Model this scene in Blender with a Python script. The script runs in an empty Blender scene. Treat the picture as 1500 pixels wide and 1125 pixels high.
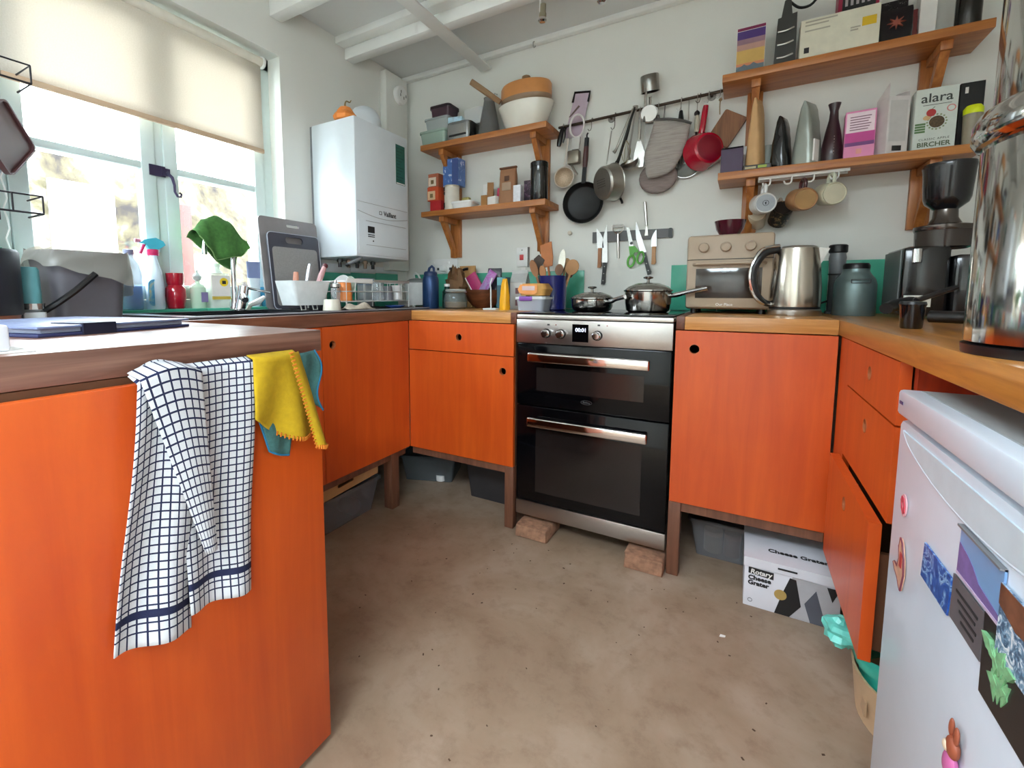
import bpy, bmesh, math, random
from mathutils import Matrix, Vector
random.seed(7)
R = math.radians
scene = bpy.context.scene
COL = scene.collection

# ------------------------------------------------------------------ camera
cam_d = bpy.data.cameras.new('camera'); cam = bpy.data.objects.new('camera', cam_d); COL.objects.link(cam)
cam_d.sensor_fit = 'HORIZONTAL'; cam_d.sensor_width = 36.0
cam_d.lens = 666.58 / 1500 * 36.0
cam_d.shift_x = 50.68 / 1500; cam_d.shift_y = -69.37 / 1500
cam_d.clip_start = 0.02
YAW, PITCH, ROLL = 0.5262, -0.0931, 0.0005
cam.matrix_world = (Matrix.Translation((0.8004, -1.702, 1.0031)) @ Matrix.Rotation(YAW, 4, 'Z')
                    @ Matrix.Rotation(math.pi / 2 + PITCH, 4, 'X') @ Matrix.Rotation(ROLL, 4, 'Z'))
scene.camera = cam

# ------------------------------------------------------------------ world, light, exposure
SKY = 20.5
w = bpy.data.worlds.new('daylight'); scene.world = w; w.use_nodes = True
bg = w.node_tree.nodes['Background']; bg.inputs[0].default_value = (0.86, 0.95, 1.04, 1); bg.inputs[1].default_value = SKY
scene.view_settings.view_transform = 'Standard'; scene.view_settings.look = 'None'
scene.view_settings.gamma = 1.0; scene.view_settings.use_curve_mapping = False
scene.view_settings.exposure = 0.52
scene.cycles.max_bounces = 10; scene.cycles.diffuse_bounces = 6; scene.cycles.transparent_max_bounces = 24

def portal(name, loc, rot, sx, sy):
    d = bpy.data.lights.new(name, 'AREA'); d.shape = 'RECTANGLE'; d.size = sx; d.size_y = sy
    d.cycles.is_portal = True
    o = bpy.data.objects.new(name, d); COL.objects.link(o); o.location = loc; o.rotation_euler = rot
portal('window_daylight', (-1.27, -0.75, 1.45), (0, R(-90), 0), 1.1, 0.95)
portal('added_rooflight_portal', (0.4, -2.85, 2.40), (0, 0, 0), 1.5, 1.1)  # sky portal for the added, unseen rooflight
portal('added_door_portal', (1.72, -3.2, 1.05), (0, R(90), 0), 2.1, 0.6)  # sky portal for the added, unseen glazed door

# ------------------------------------------------------------------ colour / material helpers
def lin(c):
    c /= 255.0
    return c / 12.92 if c <= 0.04045 else ((c + 0.055) / 1.055) ** 2.4
def rgb(r, g, b): return (lin(r), lin(g), lin(b), 1.0)
MATS = {}
def nodes(name):
    m = bpy.data.materials.new(name); m.use_nodes = True
    nt = m.node_tree; b = nt.nodes['Principled BSDF']
    return m, nt, b
def texco(nt, scale=(1, 1, 1), kind='Object'):
    tc = nt.nodes.new('ShaderNodeTexCoord'); mp = nt.nodes.new('ShaderNodeMapping')
    mp.inputs['Scale'].default_value = scale
    nt.links.new(tc.outputs[kind], mp.inputs['Vector']); return mp.outputs['Vector']
def ramp(nt, fac, stops):
    r = nt.nodes.new('ShaderNodeValToRGB'); e = r.color_ramp.elements
    while len(e) < len(stops): e.new(0.5)
    for el, (p, c) in zip(e, stops): el.position = p; el.color = c
    nt.links.new(fac, r.inputs['Fac']); return r.outputs['Color']
def noise(nt, vec, scale, detail=4, rough=0.55, dist=0.0):
    n = nt.nodes.new('ShaderNodeTexNoise'); n.inputs['Scale'].default_value = scale
    n.inputs['Detail'].default_value = detail; n.inputs['Roughness'].default_value = rough
    n.inputs['Distortion'].default_value = dist
    nt.links.new(vec, n.inputs['Vector']); return n.outputs['Fac']
def bump(nt, b, h, strength, dist=0.002):
    bp = nt.nodes.new('ShaderNodeBump'); bp.inputs['Strength'].default_value = strength
    bp.inputs['Distance'].default_value = dist
    nt.links.new(h, bp.inputs['Height']); nt.links.new(bp.outputs['Normal'], b.inputs['Normal'])
def mul(c, k): return (min(c[0] * k, 1), min(c[1] * k, 1), min(c[2] * k, 1), 1)
def P(name, c, rough=0.45, metal=0.0, var=0.06, scale=25, coat=0.0, bmp=0.0, stretch=(1, 1, 1)):
    """plain procedural material: colour with a slight mottling"""
    if name in MATS: return MATS[name]
    m, nt, b = nodes(name); col = rgb(*c)
    b.inputs['Roughness'].default_value = rough; b.inputs['Metallic'].default_value = metal
    b.inputs['Coat Weight'].default_value = coat
    v = texco(nt, stretch); f = noise(nt, v, scale, 3)
    nt.links.new(ramp(nt, f, [(0.3, mul(col, 1 - var)), (0.7, mul(col, 1 + var))]), b.inputs['Base Color'])
    if bmp: bump(nt, b, f, bmp)
    MATS[name] = m; return m
def wood(name, c1, c2, axis=0, scale=6, rough=0.45, coat=0.0, contrast=(0.32, 0.68), blotch=0.0):
    if name in MATS: return MATS[name]
    m, nt, b = nodes(name)
    st = [14.0, 14.0, 14.0]; st[axis] = 1.0
    v = texco(nt, tuple(st)); f = noise(nt, v, scale, 6, 0.6, 0.8)
    col = ramp(nt, f, [(contrast[0], rgb(*c1)), (contrast[1], rgb(*c2))])
    if blotch:
        v2 = texco(nt); f2 = noise(nt, v2, 3.0, 3, 0.5, 0.5)
        mx = nt.nodes.new('ShaderNodeMixRGB'); mx.blend_type = 'MULTIPLY'; mx.inputs[0].default_value = blotch
        nt.links.new(col, mx.inputs[1]); nt.links.new(ramp(nt, f2, [(0.3, (.80, .46, .6, 1)), (0.65, (1, 1, 1, 1))]), mx.inputs[2])
        col = mx.outputs[0]
    nt.links.new(col, b.inputs['Base Color']); b.inputs['Roughness'].default_value = rough
    b.inputs['Coat Weight'].default_value = coat; b.inputs['Coat Roughness'].default_value = 0.25
    bump(nt, b, f, 0.12, 0.001)
    MATS[name] = m; return m
def clear(name, tint=(235, 240, 240), alpha=0.3, rough=0.08, gloss=0.25):
    """thin see-through plastic or glass: transparent + a diffuse film + a glossy skin"""
    if name in MATS: return MATS[name]
    m = bpy.data.materials.new(name); m.use_nodes = True; nt = m.node_tree
    out = nt.nodes['Material Output']; nt.nodes.remove(nt.nodes['Principled BSDF'])
    tr = nt.nodes.new('ShaderNodeBsdfTransparent'); tr.inputs[0].default_value = mul(rgb(*tint), 1.0)
    df = nt.nodes.new('ShaderNodeBsdfDiffuse'); df.inputs[0].default_value = rgb(*tint)
    gl = nt.nodes.new('ShaderNodeBsdfGlossy'); gl.inputs['Roughness'].default_value = rough
    m1 = nt.nodes.new('ShaderNodeMixShader'); m1.inputs[0].default_value = alpha
    nt.links.new(tr.outputs[0], m1.inputs[1]); nt.links.new(df.outputs[0], m1.inputs[2])
    fr = nt.nodes.new('ShaderNodeLayerWeight'); fr.inputs['Blend'].default_value = 0.5
    pw = nt.nodes.new('ShaderNodeMath'); pw.operation = 'POWER'; pw.inputs[1].default_value = 4.0; nt.links.new(fr.outputs['Facing'], pw.inputs[0])
    mu = nt.nodes.new('ShaderNodeMath'); mu.operation = 'MULTIPLY_ADD'; mu.inputs[1].default_value = gloss * 2; mu.inputs[2].default_value = 0.03
    nt.links.new(pw.outputs[0], mu.inputs[0]); mu.use_clamp = True
    m2 = nt.nodes.new('ShaderNodeMixShader'); nt.links.new(mu.outputs[0], m2.inputs[0])
    nt.links.new(m1.outputs[0], m2.inputs[1]); nt.links.new(gl.outputs[0], m2.inputs[2])
    nt.links.new(m2.outputs[0], out.inputs['Surface']); MATS[name] = m; return m

# ------------------------------------------------------------------ mesh helpers (all geometry is given in world metres)
ORG = {}
def tag(o, label=None, cat=None, group=None, kind=None):
    if label: o['label'] = label
    if cat: o['category'] = cat
    if group: o['group'] = group
    if kind: o['kind'] = kind
    return o
def thing(name, label, cat, loc, group=None):
    o = bpy.data.objects.new(name, None); o.empty_display_size = 0.03; COL.objects.link(o)
    o.location = loc; ORG[o] = Vector(loc); return tag(o, label, cat, group)
def X(loc=(0, 0, 0), rz=0, rx=0, ry=0):
    return (Matrix.Translation(loc) @ Matrix.Rotation(R(rz), 4, 'Z') @ Matrix.Rotation(R(ry), 4, 'Y') @ Matrix.Rotation(R(rx), 4, 'X'))
def rrect(w, h, r, n=4, cx=0, cy=0):
    p = []
    for sx, sy, a0 in ((1, 1, 0), (-1, 1, 90), (-1, -1, 180), (1, -1, 270)):
        for i in range(n + 1):
            a = R(a0 + 90 * i / n)
            p.append((cx + sx * (w / 2 - r) + r * math.cos(a), cy + sy * (h / 2 - r) + r * math.sin(a)))
    return p
def circ(r, n=24, cx=0, cy=0, ry=None):
    return [(cx + r * math.cos(2 * math.pi * i / n), cy + (ry or r) * math.sin(2 * math.pi * i / n)) for i in range(n)]
class MB:
    def __init__(s, M=None): s.bm = bmesh.new(); s.M = M if M else Matrix(); s.uvs = {}
    def add(s, vs, fs):
        b = [s.bm.verts.new(s.M @ Vector(v)) for v in vs]
        for f in fs:
            try: s.bm.faces.new([b[i] for i in f])
            except ValueError: pass
        return b
    def box(s, x0, x1, y0, y1, z0, z1, bev=0, seg=2):
        if not bev:
            v = [(x, y, z) for z in (z0, z1) for y in (y0, y1) for x in (x0, x1)]
            s.add(v, [(0, 2, 3, 1), (4, 5, 7, 6), (0, 1, 5, 4), (1, 3, 7, 5), (3, 2, 6, 7), (2, 0, 4, 6)]); return s
        t = bmesh.new(); bmesh.ops.create_cube(t, size=1)
        for q in t.verts: q.co = Vector(((x0 + x1) / 2 + q.co.x * (x1 - x0), (y0 + y1) / 2 + q.co.y * (y1 - y0), (z0 + z1) / 2 + q.co.z * (z1 - z0)))
        bmesh.ops.bevel(t, geom=t.edges[:], offset=bev, segments=seg, affect='EDGES', profile=0.5)
        t.verts.index_update(); s.add([q.co.copy() for q in t.verts], [[q.index for q in f.verts] for f in t.faces]); t.free(); return s
    def cyl(s, p0, p1, r0, r1=None, seg=16, caps=True):
        p0, p1 = Vector(p0), Vector(p1); r1 = r0 if r1 is None else r1
        d = (p1 - p0).normalized(); a = d.orthogonal().normalized(); b = d.cross(a)
        v = []
        for p, r in ((p0, r0), (p1, r1)):
            for i in range(seg):
                t = 2 * math.pi * i / seg; v.append(p + (a * math.cos(t) + b * math.sin(t)) * r)
        f = [(i, (i + 1) % seg, seg + (i + 1) % seg, seg + i) for i in range(seg)]
        if caps: f += [tuple(range(seg))[::-1], tuple(range(seg, 2 * seg))]
        s.add(v, f); return s
    def lathe(s, prof, c=(0, 0, 0), d=(0, 0, 1), seg=24, sq=None):
        """profile of (radius, height) turned about the axis d through c; sq = squash of the second radius"""
        c = Vector(c); d = Vector(d).normalized()
        a = Vector((1, 0, 0)) if abs(d.x) < 0.9 else Vector((0, 1, 0))
        a = (a - d * a.dot(d)).normalized(); b = d.cross(a); k = sq or 1.0
        v = []; rings = []
        for r, h in prof:
            if r < 1e-6: rings.append([len(v)]); v.append(c + d * h)
            else:
                rings.append(list(range(len(v), len(v) + seg)))
                for i in range(seg):
                    t = 2 * math.pi * i / seg; v.append(c + d * h + (a * math.cos(t) + b * math.sin(t) * k) * r)
        f = []
        for A, B in zip(rings, rings[1:]):
            if len(A) == 1 and len(B) == 1: continue
            for i in range(seg):
                j = (i + 1) % seg
                if len(A) == 1: f.append((A[0], B[j], B[i]))
                elif len(B) == 1: f.append((A[i], A[j], B[0]))
                else: f.append((A[i], A[j], B[j], B[i]))
        s.add(v, f); return s
    def tube(s, pts, r, seg=8, closed=False, caps=True):
        p = [Vector(q) for q in pts]; n = len(p); rs = list(r) if isinstance(r, (list, tuple)) else [r] * n
        if not closed and 3 <= n <= 12 and all((p[i + 1] - p[i]).angle(p[i] - p[i - 1], 0) < R(62) for i in range(1, n - 1)):
            q, qr = [], []                                          # round the bends (Catmull-Rom)
            for i in range(n - 1):
                a, b_, c, d = p[max(i - 1, 0)], p[i], p[i + 1], p[min(i + 2, n - 1)]
                for k in range(4):
                    t = k / 4; q.append(((b_ * 2) + (c - a) * t + (a * 2 - b_ * 5 + c * 4 - d) * t * t + (b_ * 3 - a - c * 3 + d) * t ** 3) * .5); qr.append(rs[i] + (rs[i + 1] - rs[i]) * t)
            q.append(p[-1]); qr.append(rs[-1]); p, rs, n = q, qr, len(q)
        def tan(i):
            if closed: return (p[(i + 1) % n] - p[i - 1]).normalized()
            return (p[min(i + 1, n - 1)] - p[max(i - 1, 0)]).normalized()
        t = tan(0); a = t.orthogonal().normalized(); v = []
        for i in range(n):
            t2 = tan(i); a = (a - t2 * a.dot(t2))
            a = a.normalized() if a.length > 1e-6 else t2.orthogonal().normalized()
            b = t2.cross(a)
            for k in range(seg):
                q = 2 * math.pi * k / seg; v.append(p[i] + (a * math.cos(q) + b * math.sin(q)) * rs[i])
        f = []
        for i in range(n if closed else n - 1):
            j = (i + 1) % n
            for k in range(seg): f.append((i * seg + k, i * seg + (k + 1) % seg, j * seg + (k + 1) % seg, j * seg + k))
        if caps and not closed: f += [tuple(range(seg))[::-1], tuple(range((n - 1) * seg, n * seg))]
        s.add(v, f); return s
    def prism(s, poly, h0, h1, axis='z'):
        def m(a, b, h): return {'z': (a, b, h), 'y': (a, h, b), 'x': (h, a, b)}[axis]
        n = len(poly); v = [m(a, b, h0) for a, b in poly] + [m(a, b, h1) for a, b in poly]
        s.add(v, [tuple(range(n))[::-1], tuple(range(n, 2 * n))] + [(i, (i + 1) % n, n + (i + 1) % n, n + i) for i in range(n)]); return s
    def frame(s, outer, inner, h0, h1, axis='z'):
        """a plate with a hole: two loops of the same length"""
        def m(a, b, h): return {'z': (a, b, h), 'y': (a, h, b), 'x': (h, a, b)}[axis]
        n = len(outer); v = []
        for loop in (outer, inner):
            for h in (h0, h1): v += [m(a, b, h) for a, b in loop]
        f = []
        for i in range(n):
            j = (i + 1) % n
            f += [(i, j, n + j, n + i), (2 * n + j, 2 * n + i, 3 * n + i, 3 * n + j), (i, 2 * n + i, 2 * n + j, j), (n + j, 3 * n + j, 3 * n + i, n + i)]
        s.add(v, f); return s
    def sheet(s, fn, nu, nv, su=1.0, sv=1.0):
        """cloth: fn(u, v) -> point; keeps a UV in metres (u*su, v*sv)"""
        g = [[s.bm.verts.new(s.M @ Vector(fn(i / nu, j / nv))) for j in range(nv + 1)] for i in range(nu + 1)]
        lay = s.bm.loops.layers.uv.verify()
        for i in range(nu):
            for j in range(nv):
                f = s.bm.faces.new((g[i][j], g[i + 1][j], g[i + 1][j + 1], g[i][j + 1]))
                for lp, (a, b) in zip(f.loops, ((i, j), (i + 1, j), (i + 1, j + 1), (i, j + 1))): lp[lay].uv = (a / nu * su, b / nv * sv)
        return s
    def sphere(s, c, r, seg=16, rings=10, sc=(1, 1, 1)):
        c = Vector(c); prof = []
        v = []; f = []
        for i in range(rings + 1):
            t = math.pi * i / rings
            for k in range(seg):
                q = 2 * math.pi * k / seg
                v.append(c + Vector((r * sc[0] * math.sin(t) * math.cos(q), r * sc[1] * math.sin(t) * math.sin(q), r * sc[2] * math.cos(t))))
        for i in range(rings):
            for k in range(seg): f.append((i * seg + k, (i + 1) * seg + k, (i + 1) * seg + (k + 1) % seg, i * seg + (k + 1) % seg))
        s.add(v, f); bmesh.ops.remove_doubles(s.bm, verts=s.bm.verts[:], dist=1e-5); return s
    def build(s, name, mat, parent=None, loc=None, smooth=35, solid=0, sub=0):
        org = ORG[parent] if parent is not None else Vector(loc if loc is not None else (0, 0, 0))
        bmesh.ops.recalc_face_normals(s.bm, faces=s.bm.faces[:])
        for q in s.bm.verts: q.co -= org
        me = bpy.data.meshes.new(name); s.bm.to_mesh(me); s.bm.free()
        me.materials.append(mat)
        if smooth:
            for p in me.polygons: p.use_smooth = True
            me.set_sharp_from_angle(angle=R(smooth))
        o = bpy.data.objects.new(name, me); COL.objects.link(o); ORG[o] = org
        if parent is not None: o.parent = parent
        else: o.location = org
        if solid:
            md = o.modifiers.new('thickness', 'SOLIDIFY'); md.thickness = solid; md.offset = 0
        if sub:
            md = o.modifiers.new('smooth', 'SUBSURF'); md.levels = sub; md.render_levels = sub
        return o
FB = Matrix.Rotation(R(90), 4, 'X')                                  # text plane facing -y (towards the room from the back wall)
FR = Matrix(((0, 0, 1, 0), (1, 0, 0, 0), (0, 1, 0, 0), (0, 0, 0, 1)))   # facing +x
FL = Matrix(((0, 0, -1, 0), (-1, 0, 0, 0), (0, 1, 0, 0), (0, 0, 0, 1)))  # facing -x
def text(s, size, at, face, mat, parent, name='lettering', bold=0.0, align='CENTER', sx=1.0, shear=0.0, rot=0, sp=1.0):
    cu = bpy.data.curves.new('t', 'FONT'); cu.body = s; cu.size = size; cu.align_x = align; cu.align_y = 'CENTER'
    cu.extrude = 0.0003; cu.offset = bold; cu.shear = shear; cu.resolution_u = 3; cu.space_character = sp
    to = bpy.data.objects.new('t', cu); COL.objects.link(to)
    dg = bpy.context.evaluated_depsgraph_get(); me = bpy.data.meshes.new_from_object(to.evaluated_get(dg))
    M = Matrix.Translation(Vector(at) - ORG[parent]) @ face @ Matrix.Rotation(R(rot), 4, 'Z') @ Matrix.Diagonal((sx, 1, 1, 1))
    me.transform(M); me.materials.clear(); me.materials.append(mat); me.name = name
    bpy.data.objects.remove(to); bpy.data.curves.remove(cu)
    o = bpy.data.objects.new(name, me); COL.objects.link(o); o.parent = parent; ORG[o] = ORG[parent]; return o
def copy_tree(o, loc=None, label=None, parent=None):
    c = o.copy(); COL.objects.link(c); c.parent = parent; ORG[c] = Vector(loc) if loc is not None else ORG[o]
    if loc is not None: c.location = loc
    if label: c['label'] = label
    for ch in o.children: copy_tree(ch, None, None, c)
    return c
def struct(o): o['kind'] = 'structure'; return o

WT, WB = 0.927, 0.882          # worktop top and underside
BY, LX, RX = 0.65, -1.095, 1.70   # back wall, window wall, right wall
CZ = 2.335                     # ceiling

# ------------------------------------------------------------------ materials of the place
def plaster(name, c, warm=0.05):
    m, nt, b = nodes(name); v = texco(nt); f = noise(nt, v, 2.2, 5, 0.6); f2 = noise(nt, v, 60, 4)
    nt.links.new(ramp(nt, f, [(0.25, mul(rgb(*c), 1 - warm)), (0.7, rgb(*c))]), b.inputs['Base Color'])
    b.inputs['Roughness'].default_value = 0.75; bump(nt, b, f2, 0.1, 0.003); return m
M_wall = plaster('wall_paint', (228, 228, 222)); M_ceil = plaster('ceiling_paint', (226, 229, 228)); M_gloss = P('white_gloss_paint', (236, 237, 234), 0.35, var=0.02, scale=8)
def floor_mat():
    m, nt, b = nodes('concrete_floor'); v = texco(nt)
    f = noise(nt, v, 2.6, 8, 0.62, 0.4); f2 = noise(nt, v, 16, 8, 0.7); f3 = noise(nt, v, 34, 2, 0.5)
    c1 = ramp(nt, f, [(0.3, rgb(134, 110, 88)), (0.5, rgb(156, 134, 113)), (0.72, rgb(174, 155, 137))])
    c2 = ramp(nt, f2, [(0.28, (.62, .55, .5, 1)), (0.5, (1, 1, 1, 1)), (0.75, (1.0, .98, .95, 1))])
    c3 = ramp(nt, f3, [(0.20, (.35, .27, .22, 1)), (0.25, (1, 1, 1, 1))])
    mx = nt.nodes.new('ShaderNodeMixRGB'); mx.blend_type = 'MULTIPLY'; mx.inputs[0].default_value = 0.6
    nt.links.new(c1, mx.inputs[1]); nt.links.new(c2, mx.inputs[2])
    my = nt.nodes.new('ShaderNodeMixRGB'); my.blend_type = 'MULTIPLY'; my.inputs[0].default_value = 0.8
    nt.links.new(mx.outputs[0], my.inputs[1]); nt.links.new(c3, my.inputs[2])
    nt.links.new(my.outputs[0], b.inputs['Base Color']); b.inputs['Roughness'].default_value = 0.5
    bump(nt, b, f2, 0.08, 0.002); return m
M_floor = floor_mat()
M_orange = wood('orange_stained_ply', (184, 66, 16), (220, 98, 28), axis=2, scale=1.6, rough=0.38, coat=0.2, contrast=(0.1, 0.9), blotch=0.4)
M_oredge = P('ply_edge', (170, 92, 48), 0.6)
M_oak = wood('oiled_oak', (176, 116, 58), (212, 158, 92), axis=0, scale=3, rough=0.3, coat=0.3)
M_oaky = wood('oiled_oak_right', (150, 92, 34), (196, 132, 56), axis=1, scale=3, rough=0.3, coat=0.3)
M_brown = wood('brown_worktop', (92, 54, 36), (132, 84, 62), axis=1, scale=3, rough=0.28, coat=0.3)
M_penin = wood('peninsula_worktop', (104, 70, 58), (150, 112, 96), axis=1, scale=3, rough=0.34, coat=0.15)
M_endgrain = wood('end_lipping', (84, 44, 28), (116, 66, 44), axis=1, scale=4, rough=0.4)
M_leg = wood('dark_leg_wood', (92, 56, 40), (126, 82, 60), axis=2, scale=3, rough=0.5)
M_pine = wood('pine_shelf', (158, 92, 40), (196, 128, 66), axis=0, scale=3, rough=0.42, coat=0.15)
M_piner = wood('pine_upright', (150, 86, 38), (190, 122, 62), axis=2, scale=3, rough=0.42, coat=0.15)
M_carc = P('carcass_board', (96, 60, 36), 0.6)
M_teal = P('teal_glazed_tile', (66, 164, 136), 0.3, var=0.06, scale=12)
M_grout = P('tile_grout', (214, 216, 208), 0.8)
M_frame = P('window_paint', (206, 220, 218), 0.4, var=0.02)
M_glass = clear('window_glass', (252, 254, 254), 0.0, 0.02, 0.2)
M_chrome = P('chrome', (205, 205, 205), 0.12, 1.0, var=0.02)
M_steel = P('brushed_steel', (186, 182, 176), 0.28, 1.0, var=0.05, scale=60, stretch=(1, 1, 30))
M_black = P('black_plastic', (18, 18, 20), 0.35, var=0.1)
M_blackg = P('black_glass', (6, 6, 8), 0.08, var=0.02); M_blackg.node_tree.nodes['Principled BSDF'].inputs['Specular IOR Level'].default_value = 0.28
M_white = P('white_plastic', (232, 232, 230), 0.35, var=0.02)
M_whitem = P('white_enamel', (226, 229, 232), 0.28, var=0.02, coat=0.3)
M_paper = P('white_card', (236, 234, 230), 0.7, var=0.03)
M_ink = P('dark_ink', (34, 34, 36), 0.6, var=0.02)
M_grey = P('grey_plastic', (120, 122, 126), 0.45)

# ------------------------------------------------------------------ the room
def boxobj(name, d, mat, parent=None, bev=0):
    b = MB(); b.box(*d, bev=bev); return b.build(name, mat, parent, loc=(0, 0, 0) if parent is None else None)
YR = -3.9
struct(boxobj('floor', (LX - .3, RX + .2, YR - .2, BY + .2, -.12, 0), M_floor))
RLX0, RLX1, RLY0, RLY1 = -.35, 1.15, -3.4, -2.3      # added rooflight, unseen behind the camera, for fill light
b = MB(); b.box(LX - .3, RX + .2, RLY1, BY + .2, CZ, CZ + .12); b.box(LX - .3, RX + .2, YR - .2, RLY0, CZ, CZ + .12); b.box(LX - .3, RLX0, RLY0, RLY1, CZ, CZ + .12); b.box(RLX1, RX + .2, RLY0, RLY1, CZ, CZ + .12)
struct(b.build('ceiling', M_ceil, loc=(0, 0, 0), smooth=0))
b = MB(); b.frame([(RLX0, RLY0), (RLX1, RLY0), (RLX1, RLY1), (RLX0, RLY1)], [(RLX0 + .05, RLY0 + .05), (RLX1 - .05, RLY0 + .05), (RLX1 - .05, RLY1 - .05), (RLX0 + .05, RLY1 - .05)], CZ + .02, CZ + .1)
rl = struct(b.build('added_rooflight', M_frame, loc=(0, 0, 0), smooth=0)); boxobj('pane', (RLX0 + .05, RLX1 - .05, RLY0 + .05, RLY1 - .05, CZ + .06, CZ + .066), M_glass, rl)
wall_back = struct(boxobj('wall_back', (LX - .3, RX + .2, BY, BY + .2, 0, CZ), M_wall))
# right wall with an added glazed door, unseen behind the camera, for fill light
GY0, GY1, GZ = -3.50, -2.90, 2.1
b = MB(); b.box(RX, RX + .2, GY1, BY, 0, CZ); b.box(RX, RX + .2, YR, GY0, 0, CZ); b.box(RX, RX + .2, GY0, GY1, GZ, CZ)
struct(b.build('wall_right', M_wall, loc=(0, 0, 0), smooth=0))
struct(boxobj('wall_rear', (LX - .3, RX + .2, YR - .2, YR, 0, CZ), M_wall))
d1 = MB(); d1.box(RX + .06, RX + .12, GY0, GY1, GZ - .06, GZ); d1.box(RX + .06, RX + .12, GY0, GY1, 0, .08)
GM = (GY0 + GY1) / 2
for y0, y1 in ((GY0, GY0 + .06), (GM - .04, GM + .04), (GY1 - .06, GY1)): d1.box(RX + .06, RX + .12, y0, y1, .08, GZ - .06)
door = struct(d1.build('added_door', M_frame, loc=(0, 0, 0)))
for y0, y1 in ((GY0 + .06, GM - .04), (GM + .04, GY1 - .06)): boxobj('pane', (RX + .087, RX + .093, y0, y1, .08, GZ - .06), M_glass, door)
# window wall with its opening
WY0, WY1, WZ0, WZ1 = -1.235, -0.255, 0.945, 2.092
b = MB(); XO = LX - .3
b.box(XO, LX, YR, WY0, 0, CZ); b.box(XO, LX, WY1, BY, 0, CZ); b.box(XO, LX, WY0, WY1, 0, WZ0 - .012); b.box(XO, LX, WY0, WY1, WZ1, CZ)
wall_left = struct(b.build('wall_left', M_wall, loc=(0, 0, 0), smooth=0))
# ceiling joists, batten, coving, pipe boxing
def trim(n, d, bev=.006): return struct(boxobj('trim_%d' % n, d, M_gloss, bev=bev))
trim(1, (LX, RX, .15, .212, 2.247, CZ)); trim(2, (LX, RX, -.30, -.236, 2.243, CZ)); trim(3, (LX, RX, -.78, -.715, 2.243, CZ))
trim(4, (-.525, -.455, -1.4, BY - .035, 2.238, 2.2465), .003)
trim(5, (LX, RX, BY - .035, BY, 2.306, CZ)); struct(boxobj('trim_6', (LX, LX + .05, .42, BY - .036, WT + .22, 2.30), M_wall, bev=.006))
trim(7, (LX, RX, .085, .1495, 2.30, CZ), .004)
# splash-back tiles (their own little slabs, proud of the grout)
def tiles_back(xs, z0, z1):
    for x0, x1 in xs: boxobj('tile', (x0 + .0015, x1 - .0015, BY - .008, BY, z0, z1), M_teal, wall_back, bev=.0015)
tiles_back([(-1.04 + .187 * i, -1.04 + .187 * (i + 1)) for i in range(6)], WT + .001, 1.127)
tiles_back([(.50 + .2 * i, .50 + .2 * (i + 1)) for i in range(6)], WT + .001, 1.140)
for i in range(4):
    y0 = -.25 + .2 * i
    boxobj('tile', (LX, LX + .008, y0 + .0015, min(y0 + .2, BY - .01) - .0015, WT + .001, 1.112 + .005 * i), M_teal, wall_left, bev=.0015)
    boxobj('tile', (LX, LX + .006, y0 + .0015, min(y0 + .2, BY - .01) - .0015, 1.116 + .005 * i, 1.165), M_whitem, wall_left, bev=.0015)
boxobj('tile', (LX - .1, LX - .004, WY1 - .006, WY1, WZ0 + .001, 1.04), M_teal, wall_left)
boxobj('tile', (LX - .1, LX - .004, WY0, WY0 + .006, WZ0 + .001, 1.14), M_teal, wall_left)
for i in range(5):
    y0 = WY0 + (WY1 - WY0) / 5 * i; boxobj('sill_tile', (LX - .135, LX + .006, y0 + .001, y0 + (WY1 - WY0) / 5 - .001, WZ0 - .012, WZ0), M_teal, wall_left, bev=.001)
# the window: outer frame, two casements with glazing bars
FX0, FX1 = LX - .135, LX - .085
b = MB(); b.box(FX0, FX1, WY0, WY0 + .05, WZ0, WZ1); b.box(FX0, FX1, WY1 - .045, WY1, WZ0, WZ1)
b.box(FX0, FX1, WY0, WY1, WZ1 - .05, WZ1); b.box(FX0, FX1 + .01, WY0, WY1, WZ0, WZ0 + .035); b.box(FX0, FX1, -.765, -.735, WZ0, WZ1)
win = struct(b.build('window_1', M_frame, loc=(0, 0, 0)))
for y0, y1 in ((WY0 + .052, -.766), (-.734, WY1 - .047)):
    c = MB(); z0, z1 = WZ0 + .037, WZ1 - .052; x0, x1 = FX0 + .008, FX1 + .008
    c.box(x0, x1, y0, y0 + .048, z0, z1, bev=.003); c.box(x0, x1, y1 - .048, y1, z0, z1, bev=.003)
    c.box(x0, x1, y0 + .048, y1 - .048, z0, z0 + .055, bev=.003); c.box(x0, x1, y0 + .048, y1 - .048, z1 - .05, z1, bev=.003)
    for zb in (1.487,): c.box(x0 + .006, x1 - .004, y0 + .048, y1 - .048, zb - .014, zb + .014, bev=.004)
    cs = c.build('casement', M_frame, win)
    for za, zc in ((z0 + .055, 1.473), (1.501, z1 - .05)): boxobj('pane', (FX0 + .024, FX0 + .028, y0 + .046, y1 - .046, za, zc), M_glass, cs)
M_iron = P('purple_iron', (70, 62, 92), 0.4, 0.6)
b = MB(); b.box(FX1 + .008, FX1 + .014, -.79, -.735, 1.455, 1.495); b.box(FX1 + .014, FX1 + .022, -.75, -.722, 1.46, 1.488)
pts = [(FX1 + .022, -.74 + .0022 * i * .6, 1.478 - .0002 * i * i) for i in range(10)]
pts = [(FX1 + .02, -.736, 1.474), (FX1 + .022, -.716, 1.458), (FX1 + .022, -.709, 1.43), (FX1 + .022, -.709, 1.405), (FX1 + .022, -.70, 1.388), (FX1 + .022, -.688, 1.388), (FX1 + .022, -.684, 1.399), (FX1 + .022, -.692, 1.404)]
b.tube(pts, [.007, .006, .005, .0045, .004, .004, .004, .004]); b.build('latch', M_iron, win)
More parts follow.
